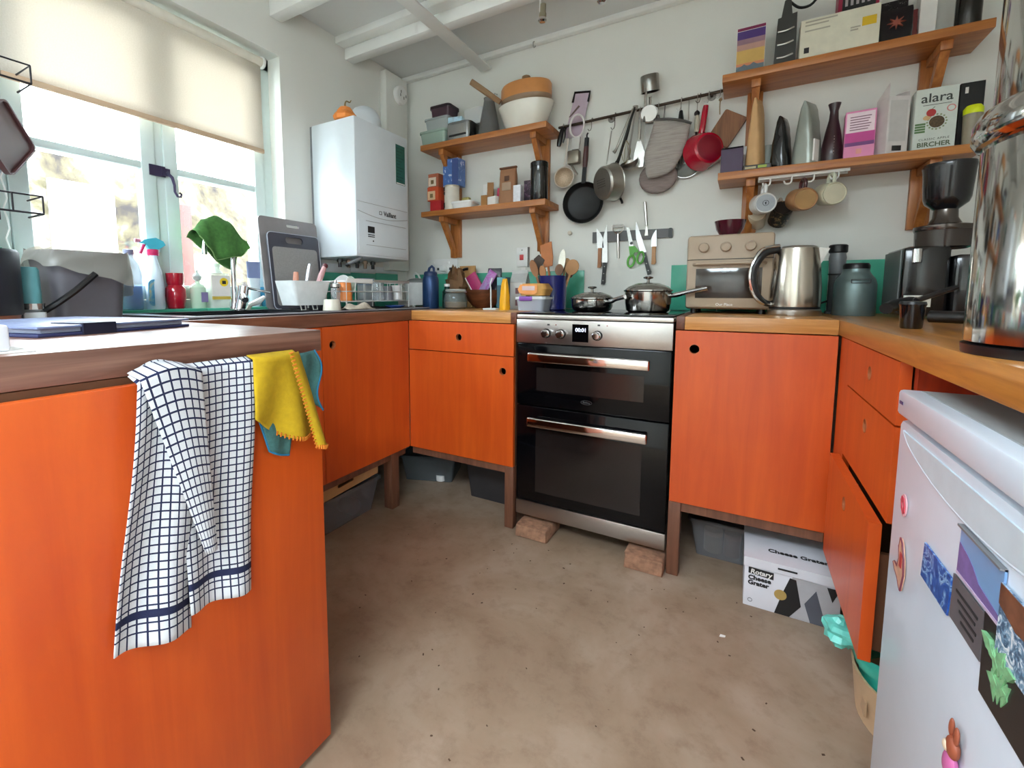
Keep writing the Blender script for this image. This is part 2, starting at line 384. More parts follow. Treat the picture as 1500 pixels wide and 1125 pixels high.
# roller blind
m, nt, bs = nodes('cream_blind_cloth'); out = nt.nodes['Material Output']
df = nt.nodes.new('ShaderNodeBsdfDiffuse'); tl = nt.nodes.new('ShaderNodeBsdfTranslucent'); mx = nt.nodes.new('ShaderNodeMixShader'); mx.inputs[0].default_value = 0.34
v = texco(nt, (1, 60, 60)); f = noise(nt, v, 4, 3); cc = ramp(nt, f, [(0.3, rgb(222, 214, 202)), (0.7, rgb(230, 223, 212))])
nt.links.new(cc, df.inputs[0]); nt.links.new(cc, tl.inputs[0]); nt.links.new(df.outputs[0], mx.inputs[1]); nt.links.new(tl.outputs[0], mx.inputs[2]); nt.links.new(mx.outputs[0], out.inputs['Surface'])
M_blind = m
bl = thing('roller_blind', 'cream roller blind half lowered over the window', 'blind', (-1.13, -.74, 2.04))
b = MB(); b.sheet(lambda u, v: (-1.128 - .004 * math.sin(v * 3), -1.19 + .86 * u, 2.045 - v * (2.045 - 1.66)), 8, 10); b.build('cloth', M_blind, bl, solid=.001)
b = MB(); b.cyl((-1.135, -1.19, 2.045), (-1.135, -.325, 2.045), .021, seg=20); b.build('roller', P('blind_roll', (222, 216, 202), .6), bl)
b = MB(); b.box(-1.136, -1.122, -1.19, -.33, 1.643, 1.662, bev=.003); b.build('hem_bar', P('blind_hem', (196, 168, 140), .6), bl)
for yy in (-.324, -1.203):
    b = MB(); b.lathe([(0, 0), (.026, 0), (.026, .01), (0, .01)], (-1.135, yy, 2.045), (0, 1, 0)); b.build('bracket', M_white, bl)
b = MB()
for s in (0,): b.tube([(-1.125 + .01 * s, -1.206 + .006 * math.sin(i * 2.1), 2.04 - i * .03) for i in range(34)], .0022, 6)
b.build('bead_chain', M_white, bl)

# ------------------------------------------------------------------ outside: yard wall seen through the panes
m, nt, bs = nodes('peeling_render_shaded'); v = texco(nt); f = noise(nt, v, 2.6, 10, 0.7, 0.6); f2 = noise(nt, v, 9, 8, 0.7)
c1 = ramp(nt, f, [(0.38, rgb(30, 24, 22)), (0.44, rgb(60, 52, 36)), (0.50, rgb(74, 68, 48)), (0.58, rgb(120, 112, 100)), (0.66, rgb(74, 58, 54))])  # peeling tones all darkened, the wall's shade put into the colour
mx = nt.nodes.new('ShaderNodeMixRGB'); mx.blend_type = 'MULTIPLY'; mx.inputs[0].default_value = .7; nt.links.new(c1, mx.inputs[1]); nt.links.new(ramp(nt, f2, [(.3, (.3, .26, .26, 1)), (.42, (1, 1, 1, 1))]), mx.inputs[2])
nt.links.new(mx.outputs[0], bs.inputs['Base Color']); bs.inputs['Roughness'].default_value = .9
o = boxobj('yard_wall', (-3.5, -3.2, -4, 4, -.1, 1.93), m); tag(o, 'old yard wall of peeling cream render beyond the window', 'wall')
o = boxobj('notice_board', (-3.19, -3.15, -.47, -.11, 1.30, 1.76), M_paper, bev=.004); tag(o, 'blank white board fixed to the peeling yard wall', 'board')
o = boxobj('painted_board', (-3.19, -3.13, .28, .41, 1.0, 1.72), P('brick_red_paint', (64, 26, 18), .7), bev=.006); tag(o, 'brick red board standing against the yard wall', 'board')  # red darkened like the yard wall, shade put into the colour
o = boxobj('yard_ground', (-9, LX - .3, -9, 9, -.3, -.1), P('yard_paving', (150, 146, 138), .9)); struct(o)
o = boxobj('garden_ground', (RX + .2, 9, -9, 6, -.3, -.1), P('garden_paving', (150, 150, 136), .9)); struct(o)

# ------------------------------------------------------------------ base units
HOLE = 0.0165
def front(name, parent, plane, pos, a0, a1, z0, z1, hole=None, th=.018, mat=None):
    """door or drawer front; plane 'y' faces -y, '+x' faces +x, '-x' faces -x; hole = (a, z) of the finger hole"""
    mat = mat or M_orange
    sgn = {'y': 1, '+x': -1, '-x': 1}[plane]; ax = 'y' if plane == 'y' else 'x'
    h0, h1 = pos, pos + sgn * th
    if not hole:
        b = MB(); b.prism([(a0, z0), (a1, z0), (a1, z1), (a0, z1)], h0, h1, ax); return b.build(name, mat, parent)
    ca, cz = hole; ang = sorted([2 * math.pi * i / 28 for i in range(28)] + [math.atan2(z - cz, a - ca) % (2 * math.pi) for a in (a0, a1) for z in (z0, z1)])
    inn, outp = [], []
    for t in ang:
        c, s = math.cos(t), math.sin(t); inn.append((ca + HOLE * c, cz + HOLE * s))
        k = min([((a1 if c > 0 else a0) - ca) / c if abs(c) > 1e-9 else 1e9, ((z1 if s > 0 else z0) - cz) / s if abs(s) > 1e-9 else 1e9])
        outp.append((ca + k * c, cz + k * s))
    b = MB(); b.frame(outp, inn, h0, h1, ax); o = b.build(name, mat, parent, smooth=20)
    r = MB(); r.frame([(ca + (HOLE + .0003) * math.cos(t), cz + (HOLE + .0003) * math.sin(t)) for t in ang], [(ca + (HOLE - .0014) * math.cos(t), cz + (HOLE - .0014) * math.sin(t)) for t in ang], h0 - sgn * .0004, h1, ax)
    r.build('finger_hole', M_oredge, o); return o
def carcass(parent, x0, x1, y0, y1, z0, z1, openside, top=False):
    t = .016; p = [('side_panel', (x0, x0 + t, y0, y1, z0, z1)), ('side_panel', (x1 - t, x1, y0, y1, z0, z1)), ('base_panel', (x0 + t, x1 - t, y0, y1, z0, z0 + t))]
    if openside == 'y': p.append(('back_panel', (x0 + t, x1 - t, y1 - t, y1, z0 + t, z1)))
    else:
        p = [('side_panel', (x0, x1, y0, y0 + t, z0, z1)), ('side_panel', (x0, x1, y1 - t, y1, z0, z1)), ('base_panel', (x0, x1, y0 + t, y1 - t, z0, z0 + t))]
        p.append(('back_panel', ((x0, x0 + t) if openside == '+x' else (x1 - t, x1)) + (y0 + t, y1 - t, z0 + t, z1)))
    for n, d in p: boxobj(n, d, M_carc, parent)
ZD = .272
# unit beside the cooker, drawer over door
u = thing('base_cabinet', 'orange stained base cabinet with one drawer over a door, left of the cooker', 'cabinet', (-.28, .3, 0))
carcass(u, -.550, -.008, .012, .60, ZD, .880, 'y')
front('drawer_front', u, 'y', -.01, -.556, -.009, .746, .879, (-.278, .813)); front('door', u, 'y', -.01, -.556, -.009, ZD, .742, (-.059, .679))
boxobj('plinth_rail', (-.55, -.045, .0, .022, .238, .2715), M_leg, u)
for x in (-.046,): boxobj('leg', (x, x + .04, -.012, .03, 0, .2715), M_leg, u, bev=.002)
# right of the cooker
u = thing('base_cabinet', 'orange stained base cabinet with a single tall door, right of the cooker', 'cabinet', (.83, .3, 0))
carcass(u, .606, 1.05, .012, .60, ZD, .880, 'y')
front('door', u, 'y', -.01, .607, 1.051, ZD, .879, (.667, .818))
boxobj('plinth_rail', (.646, 1.05, -.002, .02, .238, .2715), M_leg, u)
boxobj('leg', (.606, .646, -.014, .03, 0, .2715), M_leg, u, bev=.002)
boxobj('leg', (1.03, 1.07, .50, .54, 0, .2715), M_leg, u, bev=.002)
# under the window: sink cabinet
u = thing('sink_cabinet', 'orange stained sink cabinet under the window wall', 'cabinet', (-.82, -.5, 0))
carcass(u, -1.085, -.577, -1.02, -.03, ZD, .880, '+x')
front('door', u, '+x', -.556, -.526, -.064, ZD, .879, (-.477, .809)); front('door', u, '+x', -.556, -1.02, -.529, ZD, .879, (-.58, .809))
boxobj('filler_strip', (-.574, -.558, -.062, -.012, ZD, .879), M_orange, u)
boxobj('plinth_rail', (-.60, -.572, -1.0, -.03, .238, .2715), M_leg, u)
boxobj('leg', (-.617, -.567, -.135, -.085, 0, .2715), M_leg, u, bev=.002); boxobj('leg', (-1.06, -1.01, -.135, -.085, 0, .2715), M_leg, u, bev=.002)
boxobj('leg', (-.617, -.567, -.98, -.93, 0, .2715), M_leg, u, bev=.002)
# right run: drawer unit, lowest drawer pulled out a little
u = thing('drawer_unit', 'orange stained unit of three drawers beside the fridge, lowest drawer ajar', 'cabinet', (1.35, -.37, 0))
carcass(u, 1.078, 1.66, -.601, -.10, ZD, .880, '-x')
front('drawer_front', u, '-x', 1.056, -.598, -.147, .761, .879, (-.380, .826)); front('drawer_front', u, '-x', 1.056, -.598, -.147, .571, .757, (-.374, .703))
df3 = front('drawer_front', u, '-x', 1.03, -.600, -.152, .285, .567, (-.372, .51), th=.02); df3['label'] = 'lowest drawer front, pulled out'
for y in (-.58, -.19): boxobj('drawer_side', (1.051, 1.5, y, y + .012, .30, .50), M_carc, df3)
boxobj('drawer_bottom', (1.051, 1.5, -.568, -.19, .30, .31), M_carc, df3)
boxobj('filler_strip', (1.058, 1.074, -.144, -.012, ZD, .879), M_orange, u)
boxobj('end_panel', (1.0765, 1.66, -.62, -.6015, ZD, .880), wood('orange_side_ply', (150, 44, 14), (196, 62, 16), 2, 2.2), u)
boxobj('leg', (1.60, 1.64, -.58, -.54, 0, .2715), M_leg, u, bev=.002); boxobj('leg', (1.60, 1.64, -.16, -.12, 0, .2715), M_leg, u, bev=.002)

# ------------------------------------------------------------------ peninsula
u = thing('peninsula_unit', 'peninsula cabinet with a large plain orange end panel under brown worktop', 'cabinet', (-.3, -1.5, 0))
PY0, PY1 = -2.15, -1.057
boxobj('side_panel', (-1.09, .02, PY1 - .02, PY1 - .002, .0, .881), M_carc, u); boxobj('side_panel', (-1.09, .02, PY0, PY0 + .018, .0, .881), M_carc, u)
boxobj('inner_panel', (.002, .02, PY0 + .02, PY1 - .022, .0, .881), M_carc, u)
boxobj('end_panel', (.0285, .046, PY0, PY1, .018, .872), M_orange, u, bev=.0015)
o = boxobj('peninsula_worktop', (LX, .022, PY0 - .02, -1.03, WB, WT), M_penin, bev=.002); tag(o, 'thick brown wooden worktop of the peninsula', 'worktop')

# ------------------------------------------------------------------ worktops
b = MB(); sx0, sx1, sy0, sy1 = -1.02, -.66, -.92, -.42
b.box(LX, sx0, -1.028, BY, WB, WT); b.box(sx1, -.553, -1.028, BY, WB, WT); b.box(sx0, sx1, -1.028, sy0, WB, WT); b.box(sx0, sx1, sy1, BY, WB, WT)
o = b.build('sink_worktop', M_brown, loc=(0, 0, 0), smooth=0); tag(o, 'dark brown wooden worktop holding the black sink under the window', 'worktop')
t = thing('pale_oak_worktop', 'pale oak worktop between the window run and the cooker', 'worktop', (-.28, .3, WB))
boxobj('board', (-.5525, -.031, .004, BY, WB, WT), M_oak, t, bev=.0015); boxobj('end_lipping', (-.0305, -.004, .004, BY, WB, WT), M_endgrain, t, bev=.0015)
t = thing('oak_worktop', 'oak worktop under the toaster oven and kettle', 'worktop', (.83, .3, WB))
boxobj('board', (.633, 1.0525, .004, BY, WB, WT), M_oak, t, bev=.0015); boxobj('end_lipping', (.606, .6325, .004, BY, WB, WT), M_endgrain, t, bev=.0015)
o = boxobj('golden_oak_worktop', (1.053, RX, -1.75, BY, WB, WT), M_oaky, bev=.0015); tag(o, 'golden oak worktop running over the drawers and the fridge', 'worktop')

# ------------------------------------------------------------------ cooker
M_ss = P('cooker_steel', (176, 170, 166), .3, 1.0, var=.05, scale=50, stretch=(1, 1, 40))
M_mirror = P('polished_handle', (214, 208, 204), .08, 1.0, var=.01)
c = thing('cooker', 'black and stainless double oven cooker standing on brick pieces', 'cooker', (.3, .3, .055))
boxobj('body', (.004, .596, .028, .60, .062, .905), P('cooker_side', (30, 30, 32), .4), c, bev=.003)
boxobj('hob_glass', (.004, .596, .012, .61, .9215, .9275), M_blackg, c, bev=.001)
boxobj('hob_trim', (.001, .599, -.002, .615, .905, .921), P('hob_trim', (214, 210, 202), .3, .6), c, bev=.004)
cp = boxobj('control_panel', (.001, .599, -.004, .027, .806, .902), M_ss, c, bev=.003)
def oven_door(z0, z1, wz0, wz1, hz):
    d = boxobj('oven_door', (.003, .597, .0, .026, z0, z1), M_blackg, c, bev=.004)
    boxobj('door_window', (.09, .507, -.0012, .0005, wz0, wz1), P('oven_window', (30, 25, 24), .12, var=.15), d)
    h = MB(); h.box(.068, .53, -.048, -.032, hz - .019, hz + .019, bev=.006, seg=3); h.build('handle', M_mirror, d)
    for x in (.10, .50):
        s = MB(); s.box(x - .008, x + .008, -.034, .002, hz - .008, hz + .008); s.build('handle_post', M_black, d)
    return d
oven_door(.549, .803, .612, .708, .753); oven_door(.140, .544, .184, .452, .489)
boxobj('kick_strip', (.002, .598, -.002, .026, .074, .137), M_ss, c, bev=.003)
for x in (.132, .193, .336):
    k = MB(); k.lathe([(0, 0), (.019, 0), (.019, .006), (.0165, .008), (.0165, .011)], (x, -.004, .848), (0, -1, 0)); kb = k.build('control_knob', M_black, c)
    k = MB(); k.lathe([(.0155, .008), (.0165, .014), (.0155, .024), (.012, .028), (0, .029)], (x, -.004, .848), (0, -1, 0)); k.build('knob_cap', M_chrome, kb)
dsp = boxobj('clock_display', (.238, .301, -.0055, -.003, .820, .888), M_blackg, c)
M_led = bpy.data.materials.new('clock_digits'); M_led.use_nodes = True
bs = M_led.node_tree.nodes['Principled BSDF']; bs.inputs['Base Color'].default_value = rgb(220, 230, 255); bs.inputs['Emission Color'].default_value = rgb(220, 230, 255); bs.inputs['Emission Strength'].default_value = .8
text('00:01', .02, (.272, -.0058, .866), FB, M_led, dsp, 'clock_digits', bold=.0004)
for x, z in ((.171, .883), (.371, .886)):
    k = MB(); k.lathe([(0, 0), (.0025, 0), (.002, .002), (0, .002)], (x, -.004, z), (0, -1, 0), 10); k.build('indicator_lamp', P('red_lens', (120, 20, 24), .3), cp)
for x, z in ((.14, .883), (.34, .887)): boxobj('oven_symbol', (x - .005, x + .005, -.0046, -.0038, z - .003, z + .003), M_ink, cp)
k = MB(); k.frame(circ(.022, 28, .298, .586, .0085), circ(.0205, 28, .298, .586, .0072), -.0008, .0005, 'y'); k.build('maker_badge', P('badge_grey', (70, 68, 70), .4), c)
text('Belling', .011, (.298, -.0009, .586), FB, MATS['badge_grey'], c, 'maker_name')
for x in (.05, .55):
    for y in (.08, .55): k = MB(); k.cyl((x, y, .0565), (x, y, .063), .016); k.build('foot', M_black, c)
M_brick = P('old_brick', (152, 112, 88), .9, var=.35, scale=35, bmp=.5)
for x0, x1, y0, y1, lb in ((.028, .165, -.055, .10, 'broken brick block under the cooker foot by the drawer cabinet'), (.466, .601, -.053, .10, 'broken brick block under the cooker foot by the tall orange door')):
    b = MB(); b.box(x0, x1, y0, y1, 0, .056, bev=.006, seg=2)
    for q in b.bm.verts: q.co += Vector((random.uniform(-.003, .003), random.uniform(-.003, .003), random.uniform(-.002, 0) if q.co.z > .03 else 0))
    tag(b.build('brick', M_brick, loc=((x0 + x1) / 2, y0, 0)), lb, 'brick')
for x, lb in ((.05, 'brick block at the back of the cooker by the drawer cabinet'), (.55, 'brick block at the back of the cooker by the tall orange door')): tag(boxobj('brick', (x - .06, x + .05, .45, .60, 0, .056), M_brick, bev=.005), lb, 'brick')

# ------------------------------------------------------------------ fridge
M_fr = P('fridge_white', (206, 217, 230), .32, var=.015, coat=.2)
M_frt = P('fridge_top_grey_shaded', (150, 153, 154), .5)  # grey lowered to paint in the shade under the counter
f = thing('fridge', 'white under-counter fridge covered in magnets and postcards', 'fridge', (1.3, -1.02, 0))
FXX = 1.027; fy0, fy1 = -1.30, -.746
boxobj('body', (FXX + .055, 1.62, fy0, fy1, .012, .812), M_fr, f, bev=.004)
boxobj('door', (FXX, FXX + .05, fy0, fy1, .03, .806), M_fr, f, bev=.008)
tp = boxobj('top', (FXX - .004, 1.62, fy0 - .002, fy1 + .002, .8135, .853), M_fr, f, bev=.005)
boxobj('top_mat', (FXX + .02, 1.60, fy0 + .01, fy1 - .012, .8532, .8545), M_frt, tp)
boxobj('top_seam', (FXX + .16, 1.58, fy0 + .03, fy1 - .09, .8546, .8552), M_ink, tp); boxobj('top_plate', (FXX + .165, 1.575, fy0 + .035, fy1 - .095, .8553, .8562), M_frt, tp)
boxobj('badge', (FXX - .0045, FXX - .0036, fy1 - .026, fy1 - .010, .832, .837), P('badge_blue', (60, 56, 110), .4), tp)
# scooped handle along the door top
g = MB(); n = 22
arc = [(fy1 - .03 - .49 * i / n, .793 - .042 * math.sin(math.pi * i / n) ** .6) for i in range(n + 1)]
g.prism(arc + [(fy0 + .03, .793), (fy1 - .03, .793)], FXX - .0022, FXX + .002, 'x'); g.build('handle_scoop', P('scoop_tint', (196, 212, 222), .3), f)
g = MB(); g.tube([(FXX - .001, y, z) for y, z in arc], .0018, 8); g.build('scoop_rim', M_fr, f)
for y in (fy0 + .05, fy1 - .05):
    for xx in (FXX + .09, 1.57): k = MB(); k.cyl((xx, y, 0), (xx, y, .013), .018); k.build('foot', M_black, f)
# magnets and cards on the door (flat things held against it)
def card(name, label, y0, y1, z0, z1, mat, sl=0.0, cat='postcard', off=0.0):
    """card on the fridge door; sl = how far the bottom edge is slipped sideways"""
    t = thing(name, label, cat, (FXX, (y0 + y1) / 2, z0))
    b = MB(); b.prism([(y0, z1), (y1, z1), (y1 + sl, z0), (y0 + sl, z0)], FXX - .0026 - off, FXX - .0008 - off, 'x'); b.build('card', mat, t); return t
def blotch(name, stops, scale=9, kind='noise', stretch=(1, 1, 1), dist=1.5):
    m, nt, bs = nodes(name); v = texco(nt, stretch); fz = noise(nt, v, scale, 5, .6, dist)
    nt.links.new(ramp(nt, fz, stops), bs.inputs['Base Color']); bs.inputs['Roughness'].default_value = .3; return m
card('photo_postcard', 'blue postcard with pale swirls on the fridge door', -.996, -.906, .628, .676, blotch('blue_swirl', [(.35, rgb(24, 60, 130)), (.5, rgb(40, 92, 176)), (.58, rgb(150, 190, 226)), (.62, rgb(30, 74, 150))], 40), .004)
t = card('photo_postcard', 'purple and blue seaside landscape postcard on the fridge door', -1.106, -1.008, .690, .747, P('sky_print', (120, 160, 206), .3), 0)
b = MB(); b.prism([(-1.106, .69), (-1.008, .69), (-1.009, .727), (-1.03, .722), (-1.045, .716), (-1.06, .706), (-1.08, .703), (-1.106, .699)], FXX - .0031, FXX - .0026, 'x'); b.build('purple_hill', P('purple_print', (118, 98, 156), .4, var=.2, scale=60), t)
b = MB(); b.prism([(-1.106, .69), (-1.008, .69), (-1.008, .6935), (-1.106, .6935)], FXX - .0035, FXX - .0031, 'x'); b.build('caption_strip', P('lilac_print', (196, 178, 206), .4), t)
b = MB(); b.prism([(-1.106, .7475), (-1.008, .7475), (-1.008, .745), (-1.106, .745)], FXX - .006, FXX - .0008, 'x'); b.build('top_edge', M_grey, t)
t = card('quote_card', 'dark grey card printed with lines of writing on the fridge door', -1.077, -1.0, .633, .685, P('slate_card', (92, 88, 92), .5), 0, 'card')
for i, s in enumerate(('life is not', 'about waiting', 'for the storm', 'but dancing')): boxobj('text_line', (FXX - .0032, FXX - .0026, -1.066 + .004 * (i % 2), -1.012 - .006 * i, .670 - .009 * i, .673 - .009 * i), M_ink, t)
t = card('photo_postcard', 'photo of icy blue water under brown cliff on the fridge door', -1.19, -1.108, .665, .735, blotch('ice_photo', [(.4, rgb(60, 90, 120)), (.5, rgb(120, 160, 190)), (.6, rgb(226, 232, 236))], 90), 0, off=.002)
b = MB(); b.prism([(-1.19, .735), (-1.108, .735), (-1.108, .715), (-1.14, .706), (-1.19, .712)], FXX - .0052, FXX - .0046, 'x'); b.build('cliff', P('cliff_print', (116, 74, 52), .4, var=.3, scale=70), t)
t = card('plant_postcard', 'black postcard with a pale green leafy plant on the fridge door', -1.172, -1.078, .606, .692, P('black_card', (22, 20, 22), .3), -.004, off=.0002)
M_lf = P('pale_leaf', (120, 176, 128), .4, var=.3, scale=90)
for i in range(16):
    a = R(100 - 13 * (i % 8) + random.uniform(-10, 10)); l = random.uniform(.018, .030); cy = -1.112 - .007 * (i % 3); cz = .618 + .0030 * i
    d = Vector((0, math.cos(a) * (1 if i % 2 else -1), math.sin(abs(a)))); pnt = Vector((0, cy, cz)); nrm = Vector((0, -d.z, d.y))
    q = [pnt, pnt + d * l * .5 + nrm * .006, pnt + d * l, pnt + d * l * .5 - nrm * .006]
    b = MB(); b.prism([(v.y, v.z) for v in q], FXX - .0032 - .00022 * i, FXX - .0028, 'x'); b.build('leaf', M_lf, t)
# little magnets
t = thing('oval_magnet', 'pink scribbled oval magnet on the fridge door', 'magnet', (FXX, -.80, .68))
b = MB(); b.prism(circ(.0135, 18, -.808, .686, .017), FXX - .002, FXX - .0006, 'x'); b.build('disc', P('pale_pink', (226, 176, 184), .4), t)
b = MB(); b.tube([(FXX - .0026, -.808 + .011 * math.cos(i * .9) * (1 - i / 60), .686 + .0135 * math.sin(i * .9 + .3) * (1 - i / 50)) for i in range(36)], .0007, 5); b.build('scribble', P('scribble_red', (196, 70, 86), .4), t)
t = thing('map_magnet', 'small pink and tan map-shaped magnet on the fridge door', 'magnet', (FXX, -.81, .57))
pl = [(-.806, .637), (-.812, .632), (-.820, .612), (-.823, .590), (-.817, .562), (-.812, .566), (-.806, .574), (-.796, .579), (-.789, .587), (-.792, .590), (-.803, .590), (-.806, .605), (-.803, .622)]
pl = [(-.789 + (y + .789) * 1.45, z) for y, z in pl]; b = MB(); b.prism(pl, FXX - .0035, FXX - .0006, 'x'); b.build('plaque', P('tan_pink', (206, 160, 132), .4, var=.2, scale=80), t)
b = MB(); b.tube([(FXX - .003, y, z) for y, z in pl], .0012, 6, closed=True); b.build('rim', P('plum_edge', (112, 50, 66), .4), t)
boxobj('lettering_patch', (FXX - .0042, FXX - .0034, -.829, -.819, .596, .618), P('map_red', (176, 60, 58), .4), t)
t = thing('animal_magnet', 'small reddish long-eared animal magnet low on the fridge door', 'magnet', (FXX, -1.05, .48))
b = MB(); b.sphere((FXX - .006, -1.052, .512), .011, sc=(.5, 1, 1.1)); b.build('head', P('russet', (150, 78, 52), .5), t)
b = MB(); b.sphere((FXX - .006, -1.05, .49), .012, sc=(.5, 1, 1.3)); b.build('body', P('magnet_pink', (190, 96, 150), .5), t)
for y in (-1.045, -1.058): b = MB(); b.sphere((FXX - .006, y, .530), .005, sc=(.5, .8, 2.2)); b.build('ear', MATS['russet'], t)
b = MB(); b.sphere((FXX - .010, -1.048, .510), .006, sc=(.5, 1, 1)); b.build('muzzle', P('magnet_cream', (214, 196, 170), .5), t)

# ------------------------------------------------------------------ boiler
t = thing('boiler', 'white wall-hung gas boiler beside the window', 'boiler', (-.93, .09, 1.18))
bx0, bx1, by0, by1, bz0, bz1 = -1.075, -.785, -.105, .283, 1.183, 1.826
M_boil = P('boiler_white', (218, 225, 231), .3, var=.012)
boxobj('casing', (bx0, bx1, by0, by1, bz0, bz1), M_boil, t, bev=.008)
boxobj('back_plate', (LX, bx0, by0 + .01, by1 - .01, bz0, bz1), M_grey, t)
flap = boxobj('lower_flap', (bx1, bx1 + .004, by0 + .012, by1 - .012, bz0 + .012, bz0 + .17), M_boil, t, bev=.002)
M_seam = P('seam_grey', (150, 150, 150), .5)
b = MB(); b.tube([(bx1 + .0005, by0 + .01 + .368 * i / 16, bz0 + .215 - .02 * math.sin(math.pi * i / 16)) for i in range(17)], .0012, 6); b.build('panel_seam', M_seam, t)
b = MB(); b.tube([(bx1 + .0005, by0 + .008 + .37 * i / 4, bz0 + .258) for i in range(5)], .001, 6); b.build('panel_seam', M_seam, t)
for zz, yy0, yy1 in ((bz0 + .172, by0 + .06, by1 - .03), (bz0 + .058, by0 + .06, by1 - .03)): b = MB(); b.tube([(bx1 + .0042, yy0, zz), (bx1 + .0042, yy1, zz)], .0011, 6); b.build('flap_line', M_seam, t)
boxobj('display', (bx1 + .004, bx1 + .0052, by0 + .072, by0 + .118, bz0 + .117, bz0 + .148), M_ink, t)
for z in (.108, .099): boxobj('button_row', (bx1 + .004, bx1 + .005, by0 + .072, by0 + .118, bz0 + z - .002, bz0 + z + .002), M_ink, t)
b = MB(); b.lathe([(0, 0), (.004, 0), (.003, .002), (0, .002)], (bx1 + .004, by0 + .108, bz0 + .079), (1, 0, 0), 10); b.build('small_button', M_ink, t)
text('Vaillant', .032, (bx1 + .0006, by0 + .238, bz0 + .222), FR, M_ink, t, 'maker_name', bold=.0007)
b = MB(); b.frame(rrect(.018, .018, .003, 3, by0 + .168, bz0 + .223), rrect(.013, .013, .002, 3, by0 + .168, bz0 + .223), bx1, bx1 + .001, 'x'); b.build('maker_emblem', M_ink, t)
lb = boxobj('information_label', (bx1, bx1 + .0008, .185, .258, 1.575, 1.775), P('label_green', (26, 92, 82), .4), t)
for i in range(11): boxobj('text_line', (bx1 + .0008, bx1 + .0013, .19, .245 - .012 * (i % 3), 1.755 - .016 * i, 1.758 - .016 * i), P('label_dark', (14, 52, 48), .5), lb)
boxobj('label_foot', (bx1 + .0008, bx1 + .0013, .188, .255, 1.577, 1.583), M_paper, lb)
M_pipe = P('copper_pipe', (120, 100, 86), .35, .8)
for i, y in enumerate((-.03, .03, .09, .15, .21)): b = MB(); b.cyl((-.98, y, 1.184), (-.98, y, 1.14), .009); b.cyl((-.98, y, 1.18), (-.98, y, 1.165), .014, seg=6); b.build('pipe', M_pipe if i % 2 else M_black, t)
b = MB(); b.tube([(-.80, -.06, 1.182), (-.81, -.085, 1.165), (-.83, -.12, 1.145)], .008); b.build('filling_lever', M_grey, t)
b = MB(); b.sphere((-.832, -.122, 1.142), .010); b.build('lever_knob', M_black, t)
b = MB(); b.lathe([(.084, 0), (.084, .07), (.076, .105), (.056, .132), (.03, .146), (0, .15)], (-.955, .145, bz1), (0, 0, 1)); b.build('flue_elbow', M_boil, t)
b = MB(); b.cyl((-.955, .145, bz1 + .07), (LX, .145, bz1 + .07), .05, seg=24); b.build('flue_pipe', M_boil, t)
# ornamental gourd on the boiler
t = thing('gourd', 'orange ornamental gourd with a dry stalk on the boiler', 'gourd', (-.90, -.045, bz1))
b = MB(); prof = [(0, 0), (.03, .001), (.05, .012), (.056, .028), (.048, .042), (.038, .050), (.036, .058), (.026, .07), (.008, .074), (0, .073)]
b.lathe(prof, (-.90, -.045, bz1), (0, 0, 1), 24)
for q in b.bm.verts:
    a = math.atan2(q.co.y + .04, q.co.x + .90); k = 1 + .05 * math.cos(8 * a); q.co.x = -.90 + (q.co.x + .90) * k; q.co.y = -.04 + (q.co.y + .04) * k
b.build('fruit', P('gourd_orange', (232, 138, 62), .5, var=.12, scale=30), t)
b = MB(); b.tube([(-.90, -.045, bz1 + .07), (-.90, -.045, bz1 + .09), (-.905, -.03, bz1 + .108), (-.91, -.005, bz1 + .112), (-.91, .005, bz1 + .125)], [.006, .004, .003, .003, .002]); b.build('stalk', P('dry_stalk', (150, 128, 84), .8), t)
# smoke alarm on the boxed-in corner
t = thing('smoke_alarm', 'round white smoke alarm high in the corner above the boiler', 'smoke alarm', (LX + .05, .535, 2.185))
b = MB(); b.lathe([(0, 0), (.052, 0), (.054, .006), (.052, .022), (.044, .028), (0, .029)], (LX + .05, .535, 2.19), (1, 0, 0), 28); b.build('casing', M_white, t)
for y, z in ((.52, 2.205), (.515, 2.185), (.545, 2.175), (.565, 2.19)): boxobj('vent', (LX + .078, LX + .0798, y - .003, y + .003, z - .008, z + .008), P('vent_grey', (120, 118, 114), .5), t)
# spot lamps on the joist, cup hook
for x, lb in ((.018, 'small bullet spot lamp on ceiling joist above the hanging frying pan'), (.268, 'small bullet spot lamp on ceiling joist above the hanging ladles')):
    t = thing('spot_lamp', lb, 'lamp', (x, .195, 2.247), 'spot lamps on the ceiling joist')
    b = MB(); b.cyl((x - .014, .195, 2.247), (x - .014, .195, 2.19), .004); b.lathe([(0, 0), (.014, 0), (.014, -.004), (0, -.004)], (x - .014, .195, 2.247), (0, 0, 1), 14); b.build('stem', M_white, t)
    b = MB(); b.lathe([(0, 0), (.012, 0), (.0125, -.03), (.015, -.036), (.015, -.05)], (x, .195, 2.216), (.08, -.08, 1), 18); b.build('body', P('brass_beige', (158, 150, 128), .35, .6), t)
    b = MB(); b.lathe([(.0135, -.046), (.016, -.054), (.019, -.062), (.012, -.068), (0, -.069)], (x, .195, 2.216), (.08, -.08, 1), 18); b.build('bulb', M_chrome, t)
b = MB(); b.tube([(-.203, BY - .037, 2.315), (-.203, BY - .05, 2.305), (-.20, BY - .055, 2.285), (-.193, BY - .062, 2.272), (-.186, BY - .066, 2.270), (-.182, BY - .066, 2.276)], .003); tag(b.build('cup_hook', P('painted_hook', (170, 168, 160), .4), loc=(-.2, BY - .04, 2.3)), 'little cup hook screwed into the coving over the pan shelf', 'hook')

